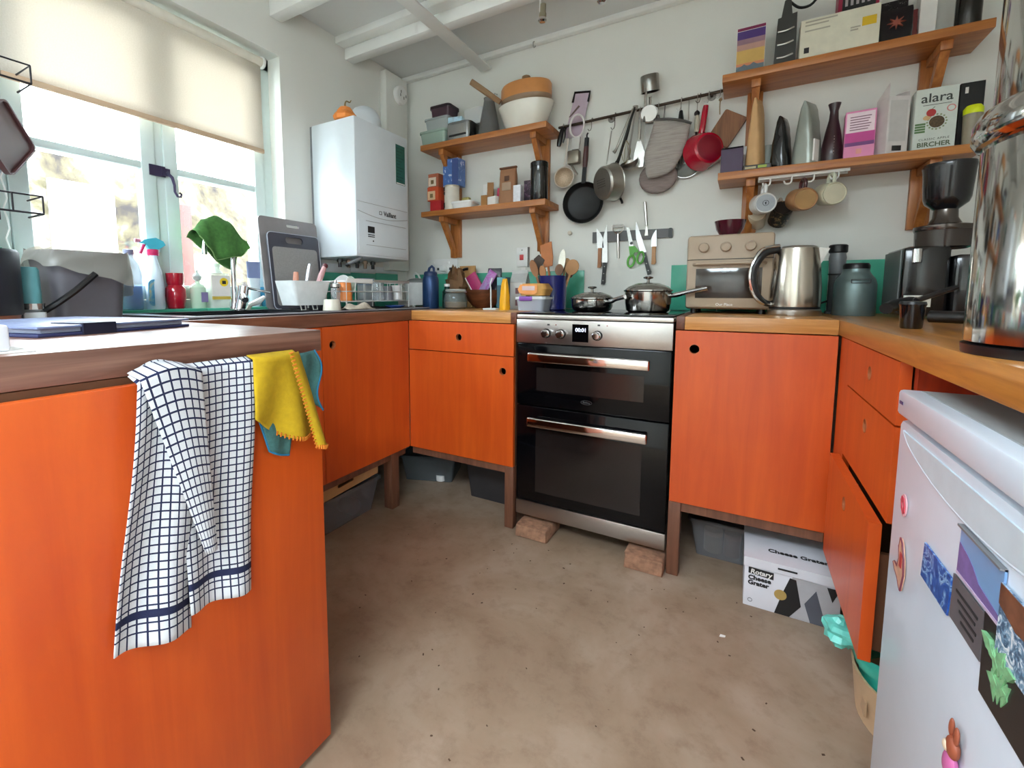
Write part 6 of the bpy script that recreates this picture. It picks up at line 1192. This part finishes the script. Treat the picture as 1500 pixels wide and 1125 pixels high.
# ------------------------------------------------------------------ dish rack and dishes
t = thing('dish_rack', 'white wire dish rack on the black drainer', 'dish rack', (-.83, -.06, zt)); M_wire = P('rack_wire', (206, 206, 204), .35, .3); rx0, rx1, ry0, ry1 = -.95, -.70, -.26, .17; rz0, rz1 = zt + .035, zt + .125
zz = zt + .004
b = MB()
for z in (rz0, (rz0 + rz1) / 2, rz1): b.tube([(rx0, ry0, z), (rx1, ry0, z), (rx1, ry1, z), (rx0, ry1, z)], .0026, 6, closed=True)
b.build('hoop_wires', M_wire, t)['kind'] = 'stuff'
b = MB()
for i in range(9):
    y = ry0 + (ry1 - ry0) * i / 8
    b.tube([(rx0, y, rz1), (rx0, y, rz0), (rx1, y, rz0), (rx1, y, rz1)], .0018, 6)
for i in range(5):
    x = rx0 + (rx1 - rx0) * i / 4; b.tube([(x, ry0, rz1), (x, ry0, rz0), (x, ry1, rz0), (x, ry1, rz1)], .0018, 6)
b.build('cross_wires', M_wire, t)['kind'] = 'stuff'
for x, y in ((rx0, ry0), (rx1, ry0), (rx1, ry1), (rx0, ry1)): b = MB(); b.tube([(x, y, rz0), (x, y, zt + .0035)], .004, 8); b.build('foot', M_wire, t)
boxobj('label_rail', (rx1 + .003, rx1 + .006, ry0, -.10, rz1 - .006, rz1 + .012), M_white, t); boxobj('label_rail', (rx1 + .003, rx1 + .006, -.09, ry1, rz1 - .002, rz1 + .010), P('rail_taupe', (150, 142, 136), .5), t)
def plate(label, x, y, r, mat, tilt):
    t = thing('plate', label, 'plate', (x, y, rz0 + .003)); b = MB(); b.lathe([(0, 0), (r * .6, 0), (r * .95, .012), (r, .014), (r * .95, .017), (r * .58, .005), (0, .005)], (x, y, rz0 + r * math.cos(R(tilt)) * .98 + .004), (0, -math.cos(R(tilt)), math.sin(R(tilt))), 32); b.build('plate', mat, t)
plate('white side plate standing in the dish rack', -.86, -.13, .062, M_mugw, 18); plate('pale green side plate standing in the dish rack', -.86, -.09, .06, P('plate_sage', (190, 200, 184), .25), 20)
def cup(name, label, x, y, z, r, h, mat, cat='glass', flip=False):
    return can(name, label, x, y, z, [(0, 0), (r * .8, 0), (r * .85, .003), (r, h), (r - .003, h), (r * .8, .006), (0, .006)] if not flip else [(0, h), (r * .8, h), (r * .85, h - .003), (r, 0), (r - .003, 0), (r * .8, h - .006), (0, h - .006)], mat, cat, seg=20)
M_gl = clear('tumbler_glass', (224, 228, 230), .22, .04, .35)
cup('drinking_glass', 'clear tumbler upturned by the rack side rail', -.735, -.02, rz0 + .003, .032, .09, M_gl, flip=True); cup('drinking_glass', 'second clear tumbler upturned beside the orange cup', -.80, -.20, rz0 + .003, .03, .085, M_gl, flip=True)
cup('orange_cup', 'orange plastic cup upturned in the dish rack', -.76, -.215, rz0 + .003, .036, .082, P('cup_orange', (232, 138, 66), .4), 'cup', True)
cup('plastic_beaker', 'grey plastic beaker upturned in the dish rack', -.75, .055, rz0 + .003, .034, .07, P('beaker_grey', (130, 132, 138), .4), 'beaker', True)
can('capped_jar', 'ribbed pale jar with a grey blue cap behind the dish rack', -1.01, .18, zt + .0005, [(0, 0), (.045, 0), (.047, .004), (.047, .115), (.04, .12)], clear('jar_frost', (200, 204, 206), .6, .15, .2), 'jar', [('cap', [(.05, .116), (.05, .15), (.047, .154), (0, .155)], P('cap_blue_grey', (140, 156, 176), .45))])
can('small_cup', 'little white bottle-shaped cup at the end of the dish rack', -.745, .132, rz0 + .003, [(0, 0), (.028, 0), (.03, .003), (.024, .05), (.03, .075), (.027, .075), (.02, .05), (0, .006)], M_mugw, 'cup')
t = thing('blue_dish', 'blue enamel dish lying under the dish rack', 'dish', (-.69, .0, zt)); b = MB(); b.lathe([(0, 0), (.03, 0), (.05, .012), (.052, .014), (.048, .014), (.028, .004), (0, .004)], (-.665, .02, zt), (0, 0, 1), 28); b.build('dish', P('enamel_blue', (54, 84, 156), .25, coat=.4), t)
# cutlery caddy hooked in front of the rack
t = thing('cutlery_caddy', 'frosted white cutlery caddy beside the dish rack', 'caddy', (-.80, -.40, zt)); Mx = X((-.80, -.405, zt)); n = 4
b = MB(Mx); lo, hi = rrect(.10, .145, .012, n), rrect(.12, .195, .014, n); li, hi2 = rrect(.094, .139, .010, n), rrect(.114, .189, .012, n); k = len(lo)
b.add([(x, y, .022) for x, y in lo] + [(x, y, .122) for x, y in hi] + [(x, y, .122) for x, y in hi2] + [(x, y, .026) for x, y in li], [tuple(range(k))[::-1], tuple(range(3 * k, 4 * k))] + [(r * k + i, r * k + (i + 1) % k, (r + 1) * k + (i + 1) % k, (r + 1) * k + i) for r in range(3) for i in range(k)]); b.build('caddy', P('frosted_white', (226, 230, 230), .5), t)
for y in (-.03, .03): b = MB(Mx); b.tube([(.03, y - .012, .024), (.035, y - .01, .003), (.035, y + .01, .003), (.03, y + .012, .024)], .0028, 6); b.build('foot_wire', M_wire, t)
def knob_tool(name, label, p0, p1, r, mat, cat):
    t = thing(name, label, cat, p0); p0, p1 = Vector(p0), Vector(p1); b = MB(); b.tube([p0, p0.lerp(p1, .55)], .003, 8); b.build('stem', M_steel, t); b = MB(); b.tube([p0.lerp(p1, .5), p0.lerp(p1, .75), p1], [r * .7, r, r * .8], 10); b.build('handle', mat, t); return t
knob_tool('table_knife', 'knife with a long grey handle sticking out of the caddy', (-.80, -.41, zt + .03), (-.79, -.375, zt + .195), .009, P('handle_silver', (186, 188, 192), .25, .6), 'knife')
t = knob_tool('bottle_brush', 'red and white handled brush sticking out of the caddy', (-.79, -.38, zt + .03), (-.77, -.315, zt + .185), .012, P('handle_rose', (196, 150, 150), .4), 'brush'); b = MB(); b.sphere((-.769, -.312, zt + .189), .012, 10, 8); b.build('handle_end', P('brush_maroon', (84, 26, 34), .4), t)
knob_tool('dessert_spoon', 'terracotta handled spoon at the back of the caddy', (-.82, -.43, zt + .03), (-.83, -.415, zt + .16), .012, P('handle_terra', (190, 128, 104), .4), 'spoon')
cup('egg_cup', 'cream upturned cup on the sink edge', -.66, -.38, zt + .0016, .037, .045, P('cup_cream', (214, 208, 192), .3), 'cup', True)
can('pepper_mill', 'clear ribbed pepper mill with a steel cap beside the dish rack', -.74, -.285, zt + .0005, [(0, 0), (.022, 0), (.024, .004), (.02, .05), (.022, .085), (.018, .095)], M_gl, 'mill', [('cap', [(.02, .094), (.024, .098), (.022, .112), (.008, .118), (.006, .128), (0, .129)], M_chrome)])
t = thing('dish_cloth', 'scrunched beige dish cloth on the sink edge', 'cloth', (-.655, -.24, zt))
rnd = random.Random(5)
def dcl(u, v):
    a = u * 2 - 1; c_ = v * 2 - 1; h = max(0, 1 - (a * a * .9 + c_ * c_)) ; return (-.655 + .035 * c_, -.24 + .075 * a, zt + .004 + .038 * h * (.6 + .4 * math.sin(7 * u + 3 * v)) + .006 * abs(math.sin(11 * u - 9 * v)) * h)
b = MB(); b.sheet(dcl, 22, 14); b.build('cloth', P('cloth_beige', (186, 174, 158), .95, var=.12, scale=80, bmp=.5), t, smooth=80, solid=.003)
# ------------------------------------------------------------------ end of the window run: caddy bin, canister, frother, hanging rack
PT = WT + .0003
t = thing('compost_caddy', 'grey plastic food caddy lined with a pale bag', 'bin', (-.93, -1.10, PT)); Mx = X((-.955, -1.10, PT)); k0 = 5
def ring(w_, d_, r_, z): return [(x, y, z) for x, y in rrect(w_, d_, r_, k0)]
b = MB(Mx); loft(b, [ring(.15, .165, .03, 0), ring(.165, .185, .034, .12), ring(.178, .2, .036, .19)]); b.build('body', P('caddy_grey', (96, 94, 100), .5), t)
b = MB(Mx); b.frame(rrect(.186, .208, .038, k0), rrect(.168, .19, .034, k0), .186, .2); b.build('rim', P('caddy_rim', (78, 66, 92), .45), t)
def bagf(u, v):
    a = 2 * math.pi * u; w_ = .098 + .008 * v; d_ = .108 + .008 * v; ca, sa = math.cos(a), math.sin(a); e = .45
    x = w_ * math.copysign(abs(ca) ** e, ca); y = d_ * math.copysign(abs(sa) ** e, sa); dep = .085 + .045 * math.sin(a - .2) + .008 * math.sin(5 * a)
    return (-.955 + x * (1 + .02 * math.sin(9 * a + 7 * v)), -1.10 + y * (1 + .02 * math.sin(11 * a + 5 * v)), PT + .205 - dep * v + .004 * math.sin(8 * a) * (1 - v))
b = MB(); b.sheet(bagf, 72, 10); b.build('liner_bag', clear('bag_film', (190, 188, 180), .4, .3, .12), t, smooth=60)
b = MB(); b.tube([(-.846, -1.10, PT + .135), (-.846, -1.15, PT + .085), (-.852, -1.19, PT + .05), (-.87, -1.212, PT + .03)], .009); b.build('bail_handle', M_black, t)
t = thing('speaker_canister', 'black round speaker canister with a copper foot at the peninsula end', 'speaker', (-.86, -1.36, PT)); b = MB(); b.lathe([(0, .022), (.098, .022), (.1, .026), (.1, .18), (.096, .188), (0, .188)], (-.86, -1.36, PT), (0, 0, 1), 40); b.build('body', P('speaker_black', (28, 32, 42), .5), t); b = MB(); b.lathe([(0, 0), (.092, 0), (.094, .002), (.094, .022), (0, .022)], (-.86, -1.36, PT), (0, 0, 1), 40); b.build('foot', P('copper_foot', (150, 92, 66), .4, .3), t)
t = thing('milk_frother', 'teal handled frother on a chrome cup and white base', 'frother', (-.93, -1.25, PT)); b = MB(X((-.875, -1.238, PT))); b.prism(rrect(.05, .05, .008), 0, .026); b.build('base', P('frother_white', (220, 226, 230), .4), t)
b = MB(); b.lathe([(.014, .0262), (.026, .034), (.029, .05), (.025, .05), (.012, .03)], (-.875, -1.238, PT), (0, 0, 1), 24); b.build('cup', M_chrome, t); b = MB(); b.lathe([(0, .036), (.021, .036), (.023, .06), (.021, .14), (.017, .148), (0, .149)], (-.875, -1.238, PT), (0, 0, 1), 24); b.build('handle', P('frother_teal', (110, 178, 186), .4), t)
o = boxobj('folded_letter', (-.82, -.72, -1.26, -1.17, PT, PT + .004), M_paper); tag(o, 'folded white letter by the frother on the peninsula', 'letter')
t = thing('wire_rack', 'black wire hanging rack on the wall by the window', 'rack', (LX, -1.3, 1.4)); M_bw = P('rack_black', (44, 42, 46), .4, .4)
for z, xo in ((1.60, .11), (1.235, .12)):
    b = MB(); b.tube([(LX + .002, -1.45, z), (LX + xo, -1.45, z), (LX + xo, -1.165, z), (LX + .002, -1.165, z)], .0032, 6); b.tube([(LX + .002, -1.45, z + .05), (LX + xo, -1.45, z + .05), (LX + xo, -1.165, z + .05), (LX + .002, -1.165, z + .05)], .0026, 6)
    for y in (-1.45, -1.38, -1.30, -1.23, -1.165): b.tube([(LX + xo, y, z), (LX + xo, y, z + .05)], .0026, 6)
    b.build('basket', M_bw, t)['kind'] = 'stuff'
for y in (-1.43, -1.23): b = MB(); b.tube([(LX + .004, y, 1.66), (LX + .004, y, 1.22)], .0032, 6); b.build('upright', M_bw, t)
M_lid = P('tray_grey', (116, 112, 116), .35, .4); M_lidb = P('tray_brown', (92, 62, 62), .4)
for i, (y, z, s, m_, lb) in enumerate(((-1.235, 1.43, .12, M_lidb, 'brown square baking tray hung cornerwise in the wire rack'), (-1.275, 1.42, .13, M_lid, 'grey square baking tray hung cornerwise in the wire rack'), (-1.32, 1.43, .13, P('tray_dark', (58, 56, 62), .4), 'dark square baking tray at the back of the wire rack'))):
    t = thing('baking_tray', lb, 'tray', (LX + .07, y, z - s)); M0 = Matrix.Translation((LX + .13, y, z)) @ Matrix.Rotation(R(-48), 4, 'Z') @ Matrix.Rotation(R(45), 4, 'Y'); b = MB(M0); b.frame(rrect(s * 1.25, s * 1.25, .016), rrect(s * 1.18, s * 1.18, .014), -.007, .008, 'y'); b.prism(rrect(s * 1.2, s * 1.2, .014), -.002, .001, 'y'); b.build('tray', m_, t)
# ------------------------------------------------------------------ on the peninsula
t = thing('portfolio', 'navy folder held shut with a dark strap on the peninsula', 'folder', (-.47, -1.27, PT)); Mx = X((-.46, -1.30, PT), 15)
for z0, z1, mt, nm, e in ((0, .006, P('navy_cover', (44, 50, 92), .5), 'cover', 0), (.0062, .014, P('folder_pages', (176, 184, 206), .6), 'pages', -.01), (.0142, .019, P('navy_top', (120, 132, 168), .35), 'cover', 0)):
    b = MB(Mx); b.box(-.18 - e, .18 + e, -.16 - e, .14 + e, z0, z1, bev=.0015); b.build(nm, mt, t)
b = MB(Mx); b.box(.176, .184, -.09, -.03, .0, .0215); b.box(.10, .184, -.09, -.03, .0195, .0215); b.build('strap', P('strap_navy', (26, 28, 52), .6), t)
o = boxobj('paper_sheet', (-.13, -.005, -1.62, -1.478, PT, PT + .0012), M_paper); tag(o, 'sheet of white paper under the white block on the peninsula', 'paper')
o = boxobj('note_block', (-.11, -.02, -1.60, -1.498, PT + .0015, PT + .036), P('block_white', (220, 220, 228), .6), bev=.004); tag(o, 'white block of note paper at the peninsula edge', 'note block')

# ------------------------------------------------------------------ tea towel and cloths on the peninsula panel
def towel_mat(name, cell, base, line, band=None, lw=.2):
    m, nt, bs = nodes(name); uv = nt.nodes.new('ShaderNodeTexCoord'); sep = nt.nodes.new('ShaderNodeSeparateXYZ'); nt.links.new(uv.outputs['UV'], sep.inputs[0]); outs = []
    def mth(op, a, b_=None):
        n = nt.nodes.new('ShaderNodeMath'); n.operation = op
        for i, q in enumerate((a, b_)):
            if q is None: continue
            if isinstance(q, (int, float)): n.inputs[i].default_value = q
            else: nt.links.new(q, n.inputs[i])
        return n.outputs[0]
    for k in (0, 1): outs.append(mth('LESS_THAN', mth('FRACT', mth('ADD', mth('DIVIDE', sep.outputs[k], cell[k]), .55)), lw))
    f = mth('MAXIMUM', outs[0], outs[1])
    if band:
        inb = mth('MULTIPLY', mth('GREATER_THAN', sep.outputs[1], band[0]), mth('LESS_THAN', sep.outputs[1], band[1])); tail = mth('GREATER_THAN', sep.outputs[1], band[2])
        notail = mth('SUBTRACT', 1.0, tail); f = mth('MAXIMUM', mth('MAXIMUM', mth('MULTIPLY', outs[1], notail), outs[0]), inb)
    mx = nt.nodes.new('ShaderNodeMixRGB'); nt.links.new(f, mx.inputs[0]); mx.inputs[1].default_value = rgb(*base); mx.inputs[2].default_value = rgb(*line)
    nt.links.new(mx.outputs[0], bs.inputs['Base Color']); bs.inputs['Roughness'].default_value = .95; nz = noise(nt, texco(nt), 500, 2); bump(nt, bs, nz, .35, .001); return m
PXF = .0475
M_tow = towel_mat('check_towel', (.0128, .0128), (204, 205, 210), (26, 32, 66), (.372, .384, .412))
t = thing('tea_towel', 'white tea towel with a navy windowpane check hung on the peninsula panel', 'towel', (.06, -1.33, .88))
def lerp(a, c_, k): return a + (c_ - a) * k
def rfold(u, v):      # right-hand layer: straight hang
    yl, yr = lerp(-1.335, -1.345, v), lerp(-1.212, -1.238, v); top = .892; bot = lerp(.478, .468, 0) + .0
    z = lerp(top, lerp(.496, .474, u), v); y = lerp(yl, yr, u)
    x = PXF + .010 + .007 * math.sin(u * 8 + v * 1.5) * (.35 + v) + .004 * math.sin(v * 7)
    return (x if v > .02 else PXF - .008, y, z)
def lfold(u, v):      # left-hand layer: narrow gather at the top that opens out
    yl = lerp(-1.352, -1.448, v ** .8) if v > .25 else lerp(-1.398, -1.405, v / .25); yl = lerp(-1.395, -1.445, v)
    yr = lerp(-1.318, -1.338, v); y = lerp(yl, yr, u)
    z = lerp(.884 + .02 * math.sin(math.pi * u), lerp(.494, .466, u), v)
    x = PXF + .017 + .009 * math.sin(u * 7.5 + 1 + v * 2.2) * (.4 + .7 * v) + .006 * math.sin(v * 6)
    return (x if v > .02 else PXF - .008, y, z)
def flap(u, v):       # the diagonal fold in front
    y = lerp(lerp(-1.398, -1.318, v), lerp(-1.312, -1.300, v), u); z = lerp(.89 + .012 * math.sin(math.pi * u), .585, v)
    x = PXF + .030 + .007 * math.sin(u * math.pi) * (1 - .4 * v) - .006 * v
    return (x if v > .02 else PXF - .002, y, z)
for nm, fn, su in (('back_fold', rfold, .13), ('hanging_fold', lfold, .115), ('front_fold', flap, .082)):
    b = MB(); b.sheet(fn, 22, 46, su, .425 if nm != 'front_fold' else .26); b.build(nm, M_tow, t, smooth=80, solid=.0016)
M_yel = P('duster_yellow', (186, 152, 16), .95, var=.08, scale=90, bmp=.3); M_stitch = P('stitch_orange', (206, 118, 30), .9); M_tealc = P('teal_microfibre', (62, 106, 104), .98, var=.12, scale=160, bmp=.5); M_tedge = P('teal_hem', (30, 112, 150), .9)
t = thing('duster', 'yellow duster with orange blanket stitching hung on the peninsula panel', 'cloth', (.06, -1.13, .88))
def yel(u, v):
    yl, yr = lerp(-1.214, -1.222, v), lerp(-1.118, -1.075, v); y = lerp(yl, yr, u)
    z = lerp(.894, lerp(.784, .715, u) - .02 * math.sin(math.pi * u), v)
    x = PXF + .013 + .012 * math.sin(u * 9 + 2 * v) * v + .006 * math.sin(u * 5)
    return (x if v > .03 else PXF - .006, y, z)
b = MB(); b.sheet(yel, 20, 20); b.build('cloth', M_yel, t, smooth=80, solid=.002)
def yel2(u, v):
    p0 = (lerp(-1.122, -1.116, v), lerp(.893, .71, v)); 
    y = lerp(lerp(-1.15, -1.10, v), lerp(-1.122, -1.06, v ** .9), u); z = lerp(.893, .70 - .012 * u, v)
    return (PXF + .028 + .012 * math.sin(u * 3 + .3) * (.3 + v) - .012 * u, y, z)
b = MB(); b.sheet(yel2, 12, 22); b.build('front_fold', M_yel, t, smooth=80, solid=.002)
b = MB()
for k in range(26):
    v = k / 25; p = Vector(yel2(0, v)); b.tube([p + Vector((.0015, -.003, 0)), p + Vector((.002, .005, .002))], .0016, 5)
for k in range(12): p = Vector(yel2(k / 11, 1)); b.tube([p + Vector((.001, 0, -.003)), p + Vector((.002, .001, .005))], .0016, 5)
for k in range(16): p = Vector(yel(.35 + .65 * k / 15, 1)); b.tube([p + Vector((.001, 0, -.003)), p + Vector((.002, .001, .005))], .0016, 5)
tag(b.build('blanket_stitch', M_stitch, t), kind='stuff')
t = thing('cleaning_cloth', 'teal microfibre cloth with a blue hem hung behind the yellow duster', 'cloth', (.055, -1.12, .88))
def tl1(u, v):
    y = lerp(lerp(-1.21, -1.185, v), lerp(-1.12, -1.142, v), u); z = lerp(.80, lerp(.712, .680, u) + .012 * u * u, v); return (PXF + .006 + .003 * math.sin(u * 6), y, z)
b = MB(); b.sheet(lambda u, v: tl1(u, v), 12, 8); b.build('cloth', M_tealc, t, smooth=80, solid=.002); b = MB(); b.tube([tl1(0, i / 6) for i in range(7)] + [tl1(i / 8, 1) for i in range(1, 9)], .002, 6); b.build('hem', M_tedge, t)
def tl2(u, v):
    y = lerp(lerp(-1.13, -1.10, v), lerp(-1.074, -1.066, min(1, v * 1.2)) + .012 * math.sin(math.pi * 2 * v), u); z = lerp(.889, lerp(.80, .765, u), v); return (PXF + .010 + .006 * math.sin(u * 5 + v * 3), y, z)
b = MB(); b.sheet(tl2, 10, 14); b.build('side_fold', M_tealc, t, smooth=80, solid=.002); b = MB(); b.tube([tl2(1, i / 10) for i in range(11)], .002, 6); b.build('hem', M_tedge, t)

# ------------------------------------------------------------------ under the units
M_bin = clear('storage_plastic', (206, 206, 210), .16, .2, .25)
def crate(label, x, y, w_, d_, h, mat, rz=0, lid=None, name='storage_box'):
    t = tub(name, label, x, y, .0003, w_, d_, h, mat, None, rz=rz, cat='storage box', taper=.86); b = MB(X((x, y, 0), rz)); b.frame(rrect(w_ + .014, d_ + .014, .02, 4), rrect(w_ - .004, d_ - .004, .016, 4), h - .012, h); b.build('rim', mat, t); return t
crate('clear storage box with a tray on top under the sink cabinet', -.80, -.36, .33, .44, .155, M_bin)
t = thing('wooden_tray', 'pale wooden tray with handle slots on the clear storage box', 'tray', (-.78, -.36, .157)); Mx = X((-.79, -.345, .157), 0, 3); M_tray = P('tray_ply', (196, 150, 100), .6, var=.06)
b = MB(Mx); b.box(-.145, .145, -.2, .2, 0, .006); b.build('base', M_tray, t)
b = MB(Mx); b.frame(rrect(.4, .05, .01, 4, 0, .031), rrect(.09, .016, .007, 4, 0, .036), .139, .147, 'x'); b.build('side', M_tray, t); b = MB(Mx); b.box(-.147, -.139, -.2, .2, .006, .056); b.build('side', M_tray, t)
for y in (-.2, .192): b = MB(Mx); b.box(-.139, .139, y, y + .008, .006, .03); b.build('end', M_tray, t)
t = thing('white_pot', 'round white pot lying in the clear storage box', 'pot', (-.70, -.27, .006)); b = MB(); b.lathe([(0, 0), (.034, 0), (.036, .004), (.036, .07), (.034, .074), (0, .075)], (-.745, -.27, .0425), (1, 0, 0), 24); b.build('pot', M_white, t)
o = boxobj('red_folder', (-.78, -.76, -.515, -.345, .006, .12), P('folder_red', (120, 40, 52), .5)); tag(o, 'dark red folder inside the clear storage box', 'folder')
t = crate('clear storage box in the dark corner under the drawer cabinet', -.66, .33, .30, .28, .14, clear('storage_dark', (170, 178, 182), .2, .2, .25), rz=20)
o = can('white_tub', 'small white tub in the dark corner storage box', -.56, .25, .006, [(0, 0), (.025, 0), (.027, .03), (0, .03)], M_white, 'tub')
t = tub('black_crate', 'dark grey crate under the drawer cabinet by the cooker', -.20, .30, .0003, .30, .28, .17, P('crate_dark', (52, 50, 52), .5), None, cat='crate')
crate('clear storage box behind the grater carton', .835, .325, .34, .34, .15, M_bin)
for x, y, r_, lb, c_ in ((.745, .232, .032, 'pale round pot inside the clear box behind the grater carton', (176, 160, 128)), (.81, .23, .028, 'striped glass jar inside the clear box behind the grater carton', (150, 110, 90)), (.87, .228, .024, 'brown cardboard tube inside the clear box behind the grater carton', (140, 112, 88))):
    t = thing('stored_jar', lb, 'jar', (x, y, .006)); b = MB(); b.lathe([(0, 0), (r_, 0), (r_, .07), (r_ * .9, .076), (0, .077)], (x, y, .006), (0, 0, 1), 20); b.build('jar', P('jar_%d' % int(x * 1000), c_, .4), t); b = MB(); b.lathe([(r_ * 1.04, .066), (r_ * 1.04, .084), (0, .085)], (x, y, .006), (0, 0, 1), 20); b.build('jar_lid', P('jarlid_%d' % int(x * 1000), tuple(min(255, int(q * 1.2)) for q in c_), .4), t)
# the rotary cheese grater carton
t = thing('grater_box', 'white Rotary Cheese Grater carton half under the tall door unit', 'box', (.98, .03, 0)); gx0, gx1, gy0, gy1, gh = .847, 1.095, -.062, .13, .162
M_cart = P('carton_white', (222, 222, 230), .55, var=.02); boxobj('carton', (gx0, gx1, gy0, gy1, .0003, gh), M_cart, t, bev=.0015)
Mx = Matrix.Translation((0, gy0 - .004, gh + .002)) @ Matrix.Rotation(R(3), 4, 'X'); b = MB(Mx); b.box(gx0 - .003, gx1 + .003, 0, gy1 - gy0 + .006, 0, .003); b.build('lid', M_cart, t)
b = MB(Mx); b.box(gx0 - .003, gx1 + .003, -.003, 0, -.028, .003); b.build('lid_front', M_cart, t)
text('Cheese Grater', .026, (.99, gy0 + .06, gh + .0098), Matrix.Rotation(R(3), 4, 'X'), M_ink, t, 'lid_lettering', bold=.0008)
boxobj('lid_slot', (.935, .985, gy0 - .0085, gy0 - .0068, gh - .012, gh - .007), M_ink, t)
FY = gy0 - .0006
def gpoly(nm, pts, mt, k=0): b = MB(); b.prism(pts, FY - .0003 - k, FY + .0004 - k, 'y'); return b.build(nm, mt, t)
M_gsil = P('carton_silver', (176, 174, 178), .4); M_gdk = P('carton_black', (26, 26, 28), .5); M_ggr = P('carton_slate', (84, 86, 96), .5); M_gold = P('carton_gold', (176, 146, 84), .45)
gpoly('silver_field', [(.935, .002), (gx1 - .001, .002), (gx1 - .001, .128), (.975, .134)], M_gsil)
gpoly('black_shape', [(.933, .002), (.972, .002), (1.0, .045), (.984, .126), (.968, .128), (.95, .07)], M_gdk, .0006); gpoly('slate_shape', [(1.025, .002), (1.065, .002), (1.035, .108), (1.008, .058)], M_ggr, .0006); gpoly('black_triangle', [(1.06, .128), (1.092, .128), (1.075, .085)], M_gdk, .0006)
gpoly('gold_disc', circ(.0165, 24, .946, .066), M_gold, .0012); gpoly('black_banner', [(.858, .112), (.926, .107), (.926, .130), (.858, .132)], M_gdk, .0006)
text('Rotary', .021, (.892, FY - .0014, .1195), FB, M_paper, t, 'banner_lettering', bold=.0005, shear=.12); text('Cheese', .0195, (.858, FY - .0006, .098), FB, M_ink, t, 'front_lettering', bold=.0009, align='LEFT', sx=1.05); text('Grater', .0195, (.858, FY - .0006, .081), FB, M_ink, t, 'front_lettering', bold=.0009, align='LEFT', sx=1.05)
b = MB(); b.frame(circ(.0065, 16, .866, .022), circ(.0052, 16, .866, .022), FY - .0006, FY, 'y'); b.build('small_emblem', M_ggr, t)
# waste tub with a teal bag by the drawers
t = thing('waste_tub', 'low beige oval tub with a teal liner beside the fridge', 'bin', (1.2, -.36, 0)); c = (1.205, -.36, .0003)
b = MB(); b.lathe([(0, 0), (.115, 0), (.12, .004), (.132, .115), (.134, .12), (.129, .12), (.116, .008), (0, .006)], c, (0, 0, 1), 40, sq=1.15); b.build('tub', P('tub_cream', (206, 176, 140), .5), t)
boxobj('grip_panel', (1.085, 1.0895, -.43, -.38, .04, .075), P('tub_panel', (192, 162, 128), .5), t)
def lin_(u, v):
    a = 2 * math.pi * u; r_ = .128 + .012 * math.sin(3 * a) * v + (.004 if v > .5 else -.012); return (c[0] + r_ * math.cos(a), c[1] + 1.15 * r_ * math.sin(a), .075 + .075 * v + .012 * math.sin(7 * a) * v + .02 * v * math.sin(a * 2 + 1))
b = MB(); b.sheet(lin_, 60, 6); b.build('liner_bag', P('bag_teal', (60, 190, 170), .35, var=.15, scale=30), t, smooth=60, solid=.0015)
crumpled('carrier_bag', 'knotted teal carrier bag on the rim of the beige tub', (1.05, -.365, .19), .042, (1, .9, .8), P('bag_aqua', (112, 214, 200), .35, var=.2, scale=40), 'bag', 11, .2)
# bits on the floor
b = MB()
for i in range(70):
    x, y = random.uniform(-.45, 1.0), random.uniform(-1.15, -.06); q = random.uniform(.0015, .0042); b.M = X((x, y, .0002), random.uniform(0, 180)); b.prism([(-q, -q * .4), (q * .8, -q * .5), (q, q * .4), (-q * .6, q * .6)], 0, .001)
tag(b.build('floor_crumbs', P('crumb_brown', (84, 62, 46), .9), loc=(0, 0, 0)), 'fine dark crumbs scattered over the concrete floor', 'crumbs', kind='stuff')
b = MB(X((.795, -.256, .0002), 20)); b.prism([(-.009, -.004), (.006, -.005), (.010, .002), (-.003, .006)], 0, .0015); tag(b.build('paper_scrap', M_paper, loc=(.795, -.256, 0)), 'tiny white paper scrap on the concrete floor', 'scrap')
